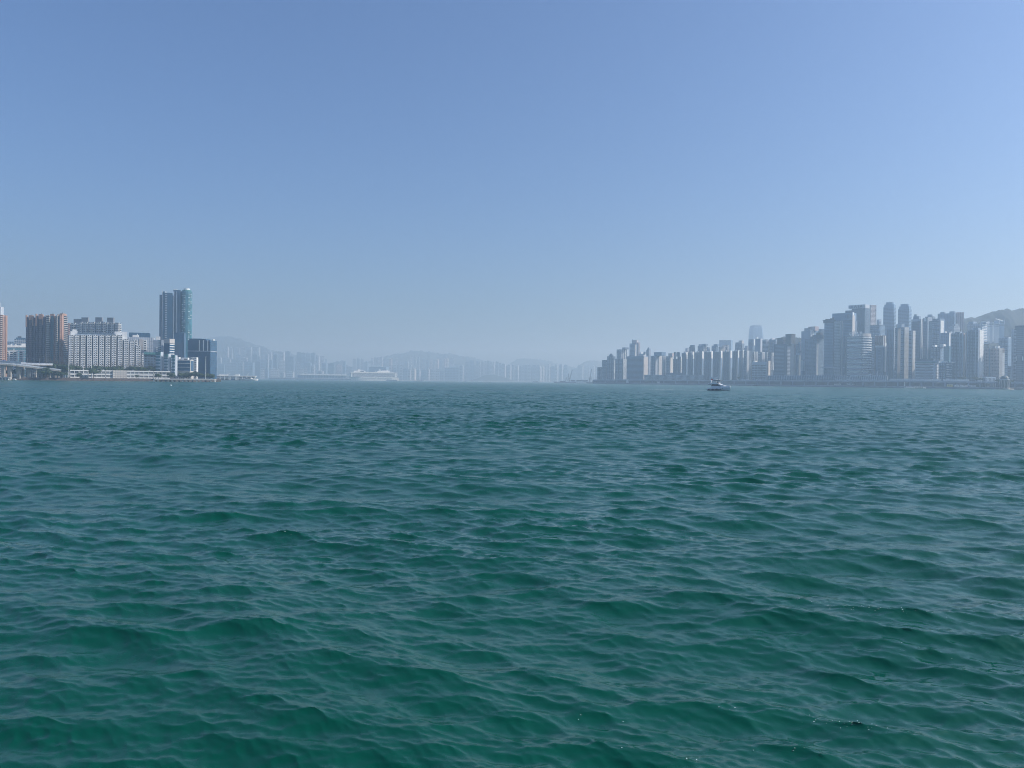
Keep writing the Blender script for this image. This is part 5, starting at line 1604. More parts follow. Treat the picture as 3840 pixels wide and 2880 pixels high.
# around the pale tapered skyscraper
rt('office_tower', 'grey office tower directly below the pale tapered skyscraper, with white roof corner', 2806, 2822, 2832, 1272, 'blue_grey_render', [('band', 3.6, .4, 'mid_window')], [('band', 3.6, .4, 'mid_window'), ('panel', .4, 1, .86, 1.0, .6, 'white_paint')], 320, cat=OF)
rt('office_tower', 'plain grey office tower with pale green edge below the tapered skyscraper', 2831, 2851, 2859, 1270, 'blue_grey_render', [('band', 3.6, .3, 'blue_grey_render')], [('panel', 0, 1, 0, 1, .3, 'pale_concrete')], 310, cat=OF, roof=[(2834, 2838, 1265, 'white_paint')])
rt('office_tower', 'rounded grey office tower with pale floor bands beside the plain grey one', 2858, 2872, 2881, 1273, 'grey_glass', BANDS(3.8, 1.5, .7, 'pale_concrete'), BANDS(3.8, 1.5, .7, 'pale_concrete'), 300, cat=OF)
def tapered():
    D = 4300
    c = P(2833, 1420, D)
    T = Thing('skyscraper', 'pale tapered skyscraper fading into haze behind the estate', 'skyscraper', (c.x, c.y, GZ))
    zt = P(2833, 1222, D).z
    rings = []
    for f, w_ in ((0, 1.0), (.45, 1.0), (.7, .97), (.85, .92), (.95, .85), (1.0, .76)):
        hw = 36 * w_
        z = GZ + (zt - GZ) * f
        rings.append([(c.x + sx * hw + dx, c.y + sy * hw + dy, z) for sx, sy, dx, dy in ((-1, -1, 8, 0), (1, -1, -8, 0), (1, -1, 0, 8), (1, 1, 0, -8), (1, 1, -8, 0), (-1, 1, 8, 0), (-1, 1, 0, -8), (-1, -1, 0, 8))])
    T.part('wall').loft(rings, M['blue_grey_render'])
    hw = 36
    F_ = Face((c.x - 26, c.y - hw), (c.x + 26, c.y - hw), GZ, GZ + (zt - GZ) * .68)
    deco(T, F_, [('rib', 9, 1.2, 1.0, 'pale_concrete')])
    F_ = Face((c.x + hw, c.y - 26), (c.x + hw, c.y + 26), GZ, GZ + (zt - GZ) * .68)
    deco(T, F_, [('rib', 9, 1.2, 1.0, 'pale_concrete')])
    for i in range(6):
        x = c.x - 22 + i * 9
        T.new('crown_fin').abox(x - 1, x + 1, c.y - 27, c.y + 27, zt + .02, zt + 5 - abs(i - 2.5), M['pale_concrete'])
    T.done()
tapered()
rt('apartment_block', 'block with two lit white window columns over the low school roof', 2817, 2826, 2843, 1318, 'dark_concrete', RES(2, 'beige_tile'), [('rib', [.1, .45, .8], 2.0, 1.2, 'white_paint'), ('slab', 3, .6, .9, 'white_paint', .1, .9)], 190, asp=1.4)
rt('apartment_block', 'dark block with bright white stripes on its upper half', 2843, 2855, 2879, 1320, 'dark_concrete', RES(2, 'grey_concrete'), [('rib', [.08, .25, .42, .86], 2.2, 1.2, 'white_paint', .45, 1.0)], 185, asp=1.5)
rt('apartment_block', 'dark block with two white stripes touching the dark banded tower', 2879, 2891, 2902, 1322, 'dark_concrete', RES(2, 'dark_concrete'), [('rib', [.25, .75], 2.4, 1.2, 'white_paint', .45, 1.0)], 180, asp=1.2)
rt('low_office', 'low grey framed block with cream end pier on the shore', 2820, 2872, 2888, 1359, 'mid_window', [('slab', 6.3, 2.6, .8, 'pale_concrete'), ('rib', 5, .9, .9, 'pale_concrete'), ('panel', 0, 1, .93, 1.03, 1.0, 'pale_concrete')], [('panel', .0, .3, 0, 1.03, .8, 'white_paint'), ('panel', .42, .98, 0, 1.08, .9, 'cream_render')], 92, asp=.7, cat=OF, roof=[(2824, 2830, 1353, 'white_paint')])
rt('apartment_block', 'plain grey rear tower beside the rounded banded office', 2886, 2905, 2921, 1273, 'grey_concrete', RES(3, 'blue_grey_render'), RES(2, 'pale_concrete'), 330, roof=[(2890, 2896, 1269, 'white_paint')])
rt('office_tower', 'dark banded tower with mast and crane like roof frame', 2902, 2950, 2976, 1289, 'charcoal_cladding', [('slab', 3.6, 1.3, .5, 'grey_concrete', .06, .8), ('bay', [(.86, .97)], 1.2, 'dark_concrete', [])], [('slab', 3.6, 1.3, 1.2, 'pale_concrete', .05, .45), ('panel', .6, .95, 0, 1, .8, 'charcoal_cladding')], 130, asp=.7, cat=OF,
   roof=[(2918, 2932, 1270, 'dark_concrete', .2, .7, 'roof_frame'), (2914, 2934, 1268, 'steel_dark', .15, .75, 'roof_frame'), (2948, 2962, 1260, 'dark_concrete', .3, .7, 'stair_tower'), (2945, 2967, 1253, 'steel_dark', .2, .8, 'roof_frame'), (2936, 2941, 1280, 'pink_tile')])
rt('apartment_block', 'reddish rear tower between the dark banded tower and grey slab', 2970, 2982, 2992, 1290, 'red_brown_tile', RES(2, 'red_brown_tile'), RES(1, 'blue_grey_render'), 290)
rt('apartment_block', 'small grey rear tower with a white roof corner', 2991, 2999, 3004, 1283, 'blue_grey_render', W2(), [('panel', 0, 1, .8, 1, .6, 'white_paint')], 310)
rt('apartment_block', 'narrow block edged by two bright cream strips', 2981, 2995, 3003, 1330, 'dark_concrete', [('rib', [0.04, .96], 3.2, 1.6, 'cream_render'), ('win', 3, 3, .6, .5, DARK)], [('panel', 0, .6, 0, 1, .5, 'cream_render')], 120, roof=[(2986, 3000, 1325, 'pale_concrete')])
rt('apartment_block', 'lower narrow block with white capped columns beside cream strips', 3003, 3011, 3018, 1355, 'blue_grey_render', [('rib', [.2, .8], 2.0, 1.4, 'white_paint', .6, 1.05)], [('rib', [.5], 2.0, 1.4, 'white_paint', .6, 1.05)], 125)
rt('apartment_tower', 'tall plain grey rear tower with ragged white window corner', 3004, 3038, 3066, 1240, 'blue_grey_render', [('win', 3.2, 4, .4, .3, ('mid_window',))], [('panel', .0, .45, 0, 1.02, .7, 'white_paint'), ('win', 3.2, 2.6, .6, .5, DARK, .05, .42)], 300, roof=[(3016, 3034, 1231, 'grey_concrete', .2, .8), (3030, 3056, 1226, 'pink_tile', .3, .8)])
rt('office_tower', 'grey gridded tower with slanting dark roof structure', 3018, 3060, 3088, 1270, 'grey_concrete', [('win', 3.4, 3.4, .62, .5, DARK), ('rib', 6, .5, .5, 'blue_grey_render')], [('slab', 3.4, 1.2, .7, 'blue_grey_render', .3, 1), ('rib', [.06, .2], 1.4, 1.3, 'white_paint')], 125, asp=.8, cat=OF,
   roof=[(3036, 3052, 1262, 'dark_concrete'), (3046, 3080, 1257, 'charcoal_cladding', .2, .8, 'roof_frame'), (3060, 3076, 1248, 'steel_dark', .3, .6, 'roof_frame')])
rt('apartment_tower', 'rounded grey rear tower beside the plain grey one', 3066, 3078, 3090, 1233, 'blue_grey_render', W2(), W2(), 420)

# the tall double slab with its emblem and portico
def emblem_tower():
    D = DR(3150, 105)
    T, (A, B, C, E, z0, z1) = tower('office_tower', 'tall grey office tower with portico, overhanging crown and round emblem', OF, D, 3090, 3124, 3130, 1212, 'blue_grey_render',
        front=[('win', 3.6, 3.2, .75, .3, ('mid_window', 'grey_glass'))], side=[('panel', 0, 1, 0, 1, .6, 'charcoal_cladding')], asp=.7, ret=True, phi=20)
    d = (B - A).normalized(); g = (C - B)
    zt = lambda py: z_at(py, 3150, D)
    # wider rear slab
    A2 = B + g * .35
    W2_ = (ray(3198, 1300).x * D - A2.x) / max(d.x - ray(3198, 1300).x * d.y, .2)
    B2 = A2 + d * (W2_ * .98)
    nb = Vector((-d.y, d.x))
    b = T.new('rear_wall')
    b.prism([A2, B2, B2 + nb * 34, A2 + nb * 34], z0, zt(1203), M['dark_concrete'])
    F2 = Face(A2, B2, z0, zt(1205))
    deco(T, F2, [('bay', [(.06, .40)], 5, 'pale_concrete', [('slab', 3.6, 1.3, 1.4, 'pale_concrete', .22, 1.0), ('win', 3.6, 3, .6, .5, DARK)], []), ('panel', .45, .50, 0, 1, 2.2, 'white_paint'),
                 ('slab', 3.6, 1.5, 1.4, 'blue_grey_render', .52, .97)])
    F3 = Face(B2, B2 + nb * 20, z0, zt(1203))
    deco(T, F3, [('panel', 0, .9, .25, 1.075, .6, 'beige_tile'), ('panel', .05, .5, 1.076, 1.12, .7, 'white_gloss')])
    # crown that hangs over the front slab
    c = T.new('crown')
    A3 = A - d * 2.0 - nb * 2.0
    c.prism([A3, B + d * 2 - nb * 2.0, B + d * 2 + nb * 14, A3 + nb * 16], zt(1211), zt(1201), M['charcoal_cladding'])
    c.prism([A3 - d * 1.2 - nb, B + d * 4 - nb, B + d * 4 + nb * 15, A3 - d * 1.2 + nb * 17], zt(1201) + .01, zt(1199), M['dark_concrete'])
    h = T.new('upper_block')
    A4 = A + d * (W2_ * .36) + nb * 8
    B4 = B2 + nb * 2
    h.prism([A4, B4, B4 + nb * 26, A4 + nb * 26], zt(1203) + .02, zt(1175), M['blue_grey_render'], M['grey_concrete'])
    h2 = T.new('crown'); h2.prism([B + nb * 4 - d * 2, B2 + nb - d, B2 + nb * 20, B + nb * 24], zt(1212), zt(1203) + .015, M['charcoal_cladding'])
    # round emblem on the upper block
    F4 = Face(A4, B4, zt(1203), zt(1175))
    e = T.new('emblem')
    cu, cz, r = .77, (F4.z0 + F4.z1) / 2 + .3, 6.6
    n = 24
    for k in range(n):
        t0_, t1_ = 2 * math.pi * k / n, 2 * math.pi * (k + 1) / n
        q = [F4.at(cu + rr * math.cos(t) / F4.W, cz + rr * math.sin(t) * .78, .12) for rr, t in ((r, t0_), (r, t1_), (r * .8, t1_), (r * .8, t0_))]
        e.poly([q[3], q[2], q[1], q[0]], M['dark_concrete'])
    F4.box(e, cu - 1.6 / F4.W, cu + 1.6 / F4.W, cz - 3.6, cz + 3.2, .02, .3, M['dark_concrete'])
    F4.box(e, cu - 2.8 / F4.W, cu + 2.8 / F4.W, cz - .4, cz + 1.0, .02, .28, M['dark_concrete'])
    # roof clutter
    for u, hh in ((.1, 5), (.35, 4), (.6, 7), (.85, 10)):
        q = A + (B - A) * u + nb * 8
        T.new('roof_tank').abox(q.x - 2, q.x + 2, q.y - 2, q.y + 2, zt(1199) + .02, zt(1199) + hh * .6, M['steel_dark'])
    # portico
    Fp = Face(A - d * 2 - nb * 6, B2 - d * 8 - nb * 2, z0, zt(1376))
    p = T.new('portico_roof'); Fp.box(p, 0, 1, zt(1380), zt(1376), -8, 0, M['pale_concrete'])
    for u in (.05, .22, .38, .55):
        Fp.box(T.new('column'), u, u + 1.4 / Fp.W, z0, zt(1380) - .02, -1.6, -.3, M['pale_concrete'])
    T.done()
emblem_tower()

# glyph strokes for the roof letters: unit boxes x, y in 0..1 as (x0, y0, x1, y1)
GLY = {
    'A': [((0, 0), (.5, 1)), ((.5, 1), (1, 0)), ((.22, .38), (.78, .38))],
    'I': [((.5, 0), (.5, 1))],
    'zhong': [((.5, 0), (.5, 1)), ((.08, .32), (.08, .78)), ((.92, .32), (.92, .78)), ((.08, .78), (.92, .78)), ((.08, .32), (.92, .32))],
    'guo': [((.05, 0), (.05, 1)), ((.95, 0), (.95, 1)), ((.05, 1), (.95, 1)), ((.05, .02), (.95, .02)), ((.25, .78), (.75, .78)), ((.28, .5), (.72, .5)), ((.22, .22), (.78, .22)), ((.5, .22), (.5, .78)), ((.62, .40), (.72, .30))],
    'tai': [((.05, .68), (.95, .68)), ((.5, 1), (.46, .6)), ((.46, .6), (.05, 0)), ((.5, .6), (.95, 0)), ((.42, .2), (.56, .06))],
    'ping': [((.1, .95), (.9, .95)), ((.25, .8), (.33, .58)), ((.75, .8), (.67, .58)), ((.03, .45), (.97, .45)), ((.5, .95), (.5, 0))],
}
def glyphs(T, F_, names, u0, u1, z0, z1, e, m, part='letter', th=.16, gap=.18):
    n = len(names)
    cw = (u1 - u0) / n
    for i, g in enumerate(names):
        b = T.new(part)
        ua = u0 + cw * (i + gap / 2); uw = cw * (1 - gap)
        if g == 'I':
            ua += uw * .3; uw *= .4
        for (x0, y0), (x1, y1) in GLY[g]:
            p = F_.at(ua + uw * x0, z0 + (z1 - z0) * y0, e); q = F_.at(ua + uw * x1, z0 + (z1 - z0) * y1, e)
            r = (z1 - z0) * th / 2
            b.tube(p, q, r, r, M[m], 6)

def sign_tower():
    D = DR(3220, 190)
    T, (A, B, C, E, z0, z1) = tower('office_tower', 'blue glass tower with big letters on a projecting roof band', OF, D, 3193, 3242, 3261, 1155, 'blue_glass',
        front=[('slab', 3.9, .35, .25, 'grey_glass'), ('rib', 8, .35, .3, 'grey_glass'), ('rib', [.30, .52, .74], 1.0, .8, 'grey_glass')],
        side=[('slab', 3.9, .35, .25, 'grey_glass'), ('rib', 6, .6, .5, 'pale_concrete')], asp=.8, ret=True)
    d = (B - A).normalized(); nb = Vector((-d.y, d.x))
    zt = lambda py: z_at(py, 3220, D)
    A2 = A - d * 8 - nb * 1.0; B2 = B + d * .5 - nb * 1.0
    g = T.new('roof_band')
    g.prism([A2, B2, B2 + nb * 24, A2 + nb * 24], zt(1154), zt(1141), M['pale_concrete'])
    F_ = Face(A2, B2, zt(1154), zt(1141))
    for i in range(26):
        F_.box(T.part('wall_ribs'), i / 26, i / 26 + .007, F_.z0 + .3, F_.z1 - .3, .02, .25, M['grey_concrete'])
    glyphs(T, F_, ['A', 'I', 'A'], .34, .86, F_.z0 + 1.0, F_.z1 - .9, .5, 'charcoal_cladding', th=.2, gap=.12)
    Fm = Face(A2, B2, zt(1154), zt(1141))
    e = T.new('logo_mark')
    Fm.box(e, .14, .28, F_.z0 + 1.5, F_.z1 - 1.2, .02, .4, M['grey_concrete'])
    F5 = Face(B2, C, zt(1154), zt(1141))
    F5.box(T.new('sign_panel'), .05, .9, F5.z0, F5.z1, .02, .4, M['pale_concrete'])
    w = T.new('lower_wing')
    a0 = A - d * 17
    w.prism([a0, A + d * .5, A + d * .5 + nb * 18, a0 + nb * 18], z0, zt(1160), M['navy_glass'], M['grey_concrete'])
    Fw = Face(a0, A, z0, zt(1160))
    deco(T, Fw, [('slab', 3.9, .35, .25, 'grey_glass')])
    T.done()
sign_tower()
rt('apartment_tower', 'pinkish gridded tower behind the glass tower with roof letters', 3240, 3264, 3286, 1143, 'pink_tile', [('win', 3.2, 3.2, .5, .5, DARK)], [('win', 3.2, 3.2, .62, .55, DARK), ('slab', 3.2, .5, .4, 'white_paint'), ('panel', .86, 1, 0, 1.0, .7, 'pale_concrete')], 330, asp=1.0, cat=OF)

# round banded office with its rooftop characters
def round_office():
    D = DR(3220, 70)
    c0 = P(3222, 1330, D + 22)
    T = Thing('round_office', 'curved office with bright floor bands and four rooftop characters', OF, (c0.x, c0.y, GZ))
    zt = z_at(1262, 3222, D)
    z_s = z_at(1250, 3222, D)
    # plan: a lens shaped front
    pl = []
    xL, xM, xR = P(3178, 1330, D + 10), P(3228, 1330, D - 4), P(3264, 1330, D + 16)
    for k in range(9):
        t = k / 8
        q = xL * (1 - t) ** 2 + (xM * 2.0 - (xL + xM) * .5) * 2 * t * (1 - t) + xM * t ** 2
        pl.append(Vector((q.x, q.y)))
    for k in range(1, 9):
        t = k / 8
        ctl = xM + (xM - Vector((pl[-2 if k == 1 else 7].x, pl[7].y, 0))) * 2.5
        ctl = Vector((xR.x - 1.5, xM.y + 1.0, 0)) if k else ctl
        q = xM * (1 - t) ** 2 + ctl * 2 * t * (1 - t) + xR * t ** 2
        pl.append(Vector((q.x, q.y)))
    back = [Vector((xR.x + 6, D + 44)), Vector((xL.x + 10, D + 48))]
    plan = pl + back
    T.part('wall').prism(plan, GZ, zt, M['grey_glass'], M['grey_concrete'])
    cen = Vector((c0.x, c0.y))
    nz = 20
    for j in range(nz):
        z = GZ + (zt - GZ) * (j + .35) / nz
        b = T.new('floor_band')
        ring_o = [p + (p - cen).normalized() * 1.3 for p in pl]
        ring_i = [p - (p - cen).normalized() * .3 for p in pl]
        h = (zt - GZ) / nz * .42
        for i in range(len(pl) - 1):
            a, q, a2, q2 = ring_o[i], ring_o[i + 1], ring_i[i], ring_i[i + 1]
            b.poly([(a.x, a.y, z), (q.x, q.y, z), (q.x, q.y, z + h), (a.x, a.y, z + h)], M['white_gloss'])
            b.poly([(a.x, a.y, z + h), (q.x, q.y, z + h), (q2.x, q2.y, z + h), (a2.x, a2.y, z + h)], M['white_gloss'])
            b.poly([(a2.x, a2.y, z), (q2.x, q2.y, z), (q.x, q.y, z), (a.x, a.y, z)], M['white_gloss'])
    r = T.new('parapet')
    r.prism([p - (p - cen).normalized() * .2 for p in pl[6:]] + [back[0], Vector((pl[6].x, D + 40))], zt + .02, z_s, M['beige_tile'])
    s0, s1 = pl[0], pl[6]
    Fs = Face(s0, s1, zt, z_s + 2.5)
    fr = T.new('sign_frame')
    Fs.box(fr, 0, 1, zt + .02, zt + .7, -.6, 0, M['steel_grey'])
    for u in (.02, .25, .5, .75, .98):
        Fs.box(fr, u - .01, u + .01, zt + .7, z_s + 1.5, -.8, -.4, M['steel_grey'])
    glyphs(T, Fs, ['zhong', 'guo', 'tai', 'ping'], .10, .98, zt + 1.4, z_s + 3.6, .3, 'sign_white', 'character', .14, .14)
    m = T.new('roof_crane')
    q = P(3226, 1250, D + 20)
    m.tube((q.x, q.y, zt), (q.x, q.y, zt + 11), .4, .3, M['white_paint'], 6)
    m.tube((q.x - 2, q.y, zt + 10), (q.x + 9, q.y, zt + 8), .35, .25, M['white_paint'], 6)
    T.done()
round_office()

rt('low_tower', 'small rear tower with stacked pale balconies by the twin stepped towers', 3286, 3293, 3304, 1198, 'blue_grey_render', W2(), [('slab', 3.4, 1.2, .9, 'white_paint', .2, .9)], 420, asp=1.2)
rt('apartment_block', 'broad shaded rear block left of the twin stepped towers', 3262, 3300, 3318, 1218, 'blue_grey_render', RES(4, 'blue_grey_render', .8), W2(), 300)
# twin stepped towers
for a, xm, c, yt, lab, dy in ((3311, 3350, 3359, 1150, 'stepped blue grey twin tower nearer the letter topped glass tower', 0), (3366, 3407, 3417, 1157, 'stepped blue grey twin tower nearer the wooded ridge', 6)):
    rt('office_tower', lab, a, xm, c, yt, 'blue_grey_render', [('slab', 3.9, 1.1, .35, 'grey_glass'), ('rib', 6, .6, .5, 'blue_grey_render')], [('slab', 3.9, 1.1, .35, 'grey_glass')], 520, cat=OF, group='twin stepped towers',
       roof=[(a + 5, xm + 2, yt - 7, 'blue_grey_render', .08, .9, 'setback'), (a + 11, xm - 3, yt - 16, 'blue_grey_render', .2, .8, 'crown'), (a + 24, a + 25, yt - 20, 'steel_grey', .4, .45, 'mast')])
rt('apartment_tower', 'reddish grey tower with white flagged roof behind the slim dark glass tower', 3280, 3310, 3326, 1258, 'red_brown_tile', RES(3, 'red_brown_tile'), [('rib', [.1, .5, .9], 2.0, 1.2, 'white_paint'), ('win', 3, 3, .5, .5, DARK)], 180, asp=.9, roof=[(3281, 3283, 1257, 'white_paint', .1, .2), (3296, 3297, 1252, 'white_paint', .2, .3, 'mast'), (3303, 3305, 1256, 'white_paint', .1, .2)])
rt('hotel_tower', 'slim dark glass tower with pale cap beside the round banded office', 3282, 3314, 3322, 1300, 'navy_glass', [('rib', [.16, .3, .7, .84], .9, .8, 'blue_grey_render'), ('slab', 3.4, .9, .5, 'blue_grey_render', .35, .68), ('panel', 0, 1, .985, 1.03, .8, 'pale_concrete')], [('panel', .4, .9, .35, 1.1, .9, 'white_paint'), ('win', 3.4, 3, .5, .5, DARK)], 105, cat=OF, asp=.7)
rt('apartment_tower', 'ribbed grey slab tower next to the slim dark glass tower', 3325, 3352, 3358, 1231, 'blue_grey_render', [('rib', 5, 1.6, 1.6, 'blue_grey_render'), ('win', 3, 3, .4, .5, ('mid_window',))], [('panel', 0, 1, 0, 1, .5, 'pale_concrete')], 150)
rt('apartment_tower', 'grey tower with sunlit beige strip and square roof house', 3357, 3364, 3379, 1229, 'grey_concrete', RES(1, 'grey_concrete'), [('panel', .05, .75, 0, 1.0, .8, 'beige_tile'), ('win', 3, 3, .3, .4, DARK, .1, .7)], 128, asp=1.5, roof=[(3363, 3381, 1216, 'pale_concrete', .2, .9)])
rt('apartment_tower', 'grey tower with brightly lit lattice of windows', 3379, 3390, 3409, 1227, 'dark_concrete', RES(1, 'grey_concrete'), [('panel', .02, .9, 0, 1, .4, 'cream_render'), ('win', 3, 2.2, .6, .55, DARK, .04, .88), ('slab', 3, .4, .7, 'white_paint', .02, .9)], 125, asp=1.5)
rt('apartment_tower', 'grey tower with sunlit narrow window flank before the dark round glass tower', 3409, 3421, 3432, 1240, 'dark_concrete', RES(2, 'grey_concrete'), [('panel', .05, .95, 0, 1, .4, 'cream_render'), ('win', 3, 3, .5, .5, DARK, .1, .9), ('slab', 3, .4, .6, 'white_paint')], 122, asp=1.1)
# white finned glass towers
rt('glass_tower', 'dark rounded glass tower with one long white fin', 3417, 3448, 3460, 1196, 'grey_glass', [('slab', 3.6, .4, .3, 'blue_grey_render'), ('rib', 7, .4, .4, 'navy_glass'), ('panel', 0, 1, .965, 1.0, .6, 'pale_concrete')], [('rib', [.3, .8], 2.0, 1.6, 'white_gloss'), ('slab', 3.6, .4, .3, 'blue_grey_render')], 200, cat='glass tower', asp=.6, roof=[(3424, 3446, 1187, 'grey_concrete', .2, .8), (3427, 3436, 1179, 'grey_concrete', .3, .6)])
rt('glass_tower', 'glass tower with bright white crown and white fin beside the rounded one', 3460, 3472, 3494, 1192, 'grey_glass', [('slab', 3.6, .4, .3, 'blue_grey_render'), ('panel', .5, 1, .95, 1.0, .9, 'white_gloss')], [('rib', [.26], 2.2, 1.6, 'white_gloss'), ('slab', 3.6, .4, .3, 'blue_grey_render'), ('panel', .26, 1, .955, 1.01, .9, 'white_gloss')], 190, cat='glass tower', asp=1.2)
rt('apartment_tower', 'grey rear tower showing above the white crowned glass tower', 3467, 3498, 3506, 1186, 'grey_concrete', W2(), W2(), 420, roof=[(3478, 3494, 1180, 'grey_concrete')])
rt('apartment_tower', 'grey ribbed tower with white gridded flank behind low offices', 3494, 3524, 3541, 1194, 'blue_grey_render', RES(3, 'blue_grey_render', .8), [('panel', .1, .8, 0, .97, .5, 'white_paint'), ('win', 3, 3, .5, .5, DARK, .15, .75)], 260, asp=.9)
rt('apartment_tower', 'wide plain grey tower with ragged roofline near the ridge', 3515, 3578, 3585, 1174, 'blue_grey_render', [('win', 3.2, 3.6, .35, .35, ('mid_window',)), ('rib', 8, .8, .8, 'blue_grey_render')], W2(), 480, roof=[(3526, 3542, 1170, 'grey_concrete'), (3560, 3580, 1168, 'grey_concrete')])
rt('apartment_tower', 'pink tower with sunlit ribbed flank against the ridge', 3582, 3588, 3613, 1171, 'pink_tile', W2(), [('win', 3, 3.2, .55, .5, DARK), ('rib', [.05, .35, .65, .95], 2.0, 1.2, 'pink_tile'), ('slab', 3, .4, .6, 'pink_tile')], 470, asp=1.6)
rt('apartment_block', 'mid height pale block below the pink tower', 3554, 3576, 3597, 1222, 'pale_concrete', [('win', 3.2, 3.6, .6, .5, DARK)], [('slab', 3.4, 1.2, .8, 'white_paint')], 330, roof=[(3572, 3582, 1215, 'pale_concrete')])
rt('apartment_block', 'grey block with white roof dots before the mid height pale block', 3525, 3558, 3570, 1247, 'blue_grey_render', [('win', 3.2, 3.6, .45, .4, ('mid_window',))], [('panel', 0, .6, .75, 1, .5, 'white_paint')], 230, roof=[(3542, 3545, 1243, 'white_paint'), (3551, 3564, 1244, 'pale_concrete')])
rt('glass_office', 'teal grey glass block above the low corner office', 3538, 3560, 3567, 1298, 'teal_glass', [('slab', 3.8, .4, .3, 'blue_grey_render')], [('slab', 3.8, .4, .3, 'blue_grey_render')], 170, cat=OF)
rt('apartment_block', 'low grey block with white roof pipes behind the wide low office', 3490, 3526, 3540, 1300, 'blue_grey_render', RES(3, 'blue_grey_render'), [('win', 3.2, 3, .5, .5, MIXED)], 180, roof=[(3496, 3506, 1294, 'white_paint'), (3526, 3538, 1291, 'white_paint')])
rt('low_office', 'wide low office with dark window bands on the shore', 3431, 3508, 3521, 1360, 'pale_concrete', [('band', 6.2, .36, 'dark_window', .04, .90), ('panel', 0, 1, .985, 1.04, .8, 'teal_panel')], [('win', 6.2, 4.5, .45, .4, DARK)], 95, asp=.6, cat=OF, roof=[(3436, 3500, 1346, 'charcoal_cladding', .3, .9, 'upper_floor'), (3433, 3515, 1353, 'grey_concrete', .1, .9, 'roof_slab')])
rt('low_office', 'low corner office with sunlit white balconies', 3521, 3546, 3569, 1360, 'dark_concrete', RES(3, 'blue_grey_render'), [('slab', 5, 2.0, 1.4, 'white_paint', .1, .5), ('slab', 5, 1.5, .8, 'pale_concrete', .55, .98)], 98, asp=1.0, cat=OF, roof=[(3530, 3541, 1355, 'white_paint'), (3560, 3568, 1357, 'white_paint')])
# ribbed twin estate
rt('apartment_tower', 'ribbed dark tower with three pale vertical strips, nearer the low corner office', 3566, 3612, 3625, 1249, 'dark_concrete', [('bay', bays(4, .6), 2.8, 'grey_concrete', [('win', 3, 2.6, .7, .5, DARK)], [('win', 3, 2.2, .3, .4, DARK)]), ('rib', [.02, .72, .98], 1.5, 3.6, 'pale_concrete')], [('panel', .0, .25, 0, 1, 1.2, 'pink_tile'), ('panel', .8, 1, 0, 1, 1.2, 'pink_tile'), ('win', 3, 3, .5, .5, DARK)], 118, roof=[(3580, 3600, 1244, 'grey_concrete'), (3604, 3606, 1239, 'white_paint', .1, .2, 'mast')])
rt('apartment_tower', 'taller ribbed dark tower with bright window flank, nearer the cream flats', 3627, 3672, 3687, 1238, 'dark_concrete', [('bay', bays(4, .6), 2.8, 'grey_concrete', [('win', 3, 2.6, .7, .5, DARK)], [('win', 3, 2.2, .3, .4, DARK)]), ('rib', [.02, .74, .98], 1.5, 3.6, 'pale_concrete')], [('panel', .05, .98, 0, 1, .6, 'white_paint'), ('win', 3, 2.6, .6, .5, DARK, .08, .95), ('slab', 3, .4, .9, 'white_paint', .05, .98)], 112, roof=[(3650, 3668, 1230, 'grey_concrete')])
rt('apartment_block', 'white banded hillside block behind the ribbed twin towers', 3625, 3680, 3700, 1212, 'blue_grey_render', RES(4, 'pale_concrete', .85), [('slab', 4, 1.6, .8, 'white_paint')], 420, roof=[(3632, 3650, 1207, 'grey_concrete'), (3676, 3698, 1209, 'pale_concrete')])
# hill top compound
def hilltop():
    D = 2180
    T = Thing('hilltop_block', 'white terraced buildings sitting on the wooded slope', 'building', P(3730, 1225, D))
    for x0, x1, y0, y1, m in ((3696, 3712, 1204, 1226, 'white_paint'), (3712, 3722, 1208, 1226, 'pale_concrete'), (3719, 3728, 1209, 1221, 'white_paint'), (3728, 3748, 1213, 1226, 'pale_concrete'), (3746, 3767, 1201, 1224, 'blue_grey_render')):
        a, c = P(x0, y1 + 60, D), P(x1, y0, D)
        b = T.new('wing'); b.abox(a.x, c.x, D, D + 22, a.z, c.z, M[m])
        Fh = Face((a.x, D), (c.x, D), P(x0, y1, D).z, c.z)
        deco(T, Fh, [('win', 4, 4, .6, .45, DARK)])
    for x in (3746, 3766):
        a, c = P(x, 1216, D - 1), P(x + 2, 1199, D - 1)
        T.new('frame_post').abox(a.x, c.x, D - 2, D - .1, a.z, c.z, M['white_gloss'])
    a, c = P(3734, 1196, D - 1), P(3760, 1203, D - 1)
    T.new('roof_beam').tube(a, c, 1.1, 1.1, M['white_gloss'], 6)
    T.done()
hilltop()
# cream flats on the right
rt('apartment_tower', 'cream stepped tower behind the ribbed twin tower flank', 3685, 3690, 3709, 1290, 'cream_render', W2(), LITWIN('cream_render'), 200, asp=1.8, roof=[(3690, 3700, 1281, 'white_paint', .2, .7)])
rt('apartment_tower', 'pinkish grey flats with rows of windows before the wooded slope', 3690, 3731, 3737, 1306, 'pink_tile', [('win', 3, 2.8, .6, .5, MIXED), ('rib', [.5], 2, 1.5, 'grey_concrete')], W2(), 135, roof=[(3722, 3732, 1298, 'pale_concrete')])
rt('apartment_tower', 'cream flats with sunlit zigzag flank nearest the domed pavilion', 3731, 3746, 3766, 1306, 'pink_tile', [('win', 3, 2.8, .6, .5, MIXED)], [('panel', 0, .6, 0, 1, .5, 'cream_render'), ('panel', .6, 1, 0, .88, .6, 'white_paint'), ('win', 3, 2.6, .6, .5, DARK), ('slab', 3, .4, 1.0, 'cream_render')], 130, asp=1.4, roof=[(3734, 3742, 1297, 'white_paint', .2, .6)])
rt('apartment_tower', 'plain dark grey rear tower in front of the slope', 3744, 3780, 3793, 1268, 'blue_grey_render', RES(3, 'blue_grey_render', .8), [('win', 3, 3, .4, .4, DARK)], 330, roof=[(3764, 3782, 1264, 'pale_concrete')])
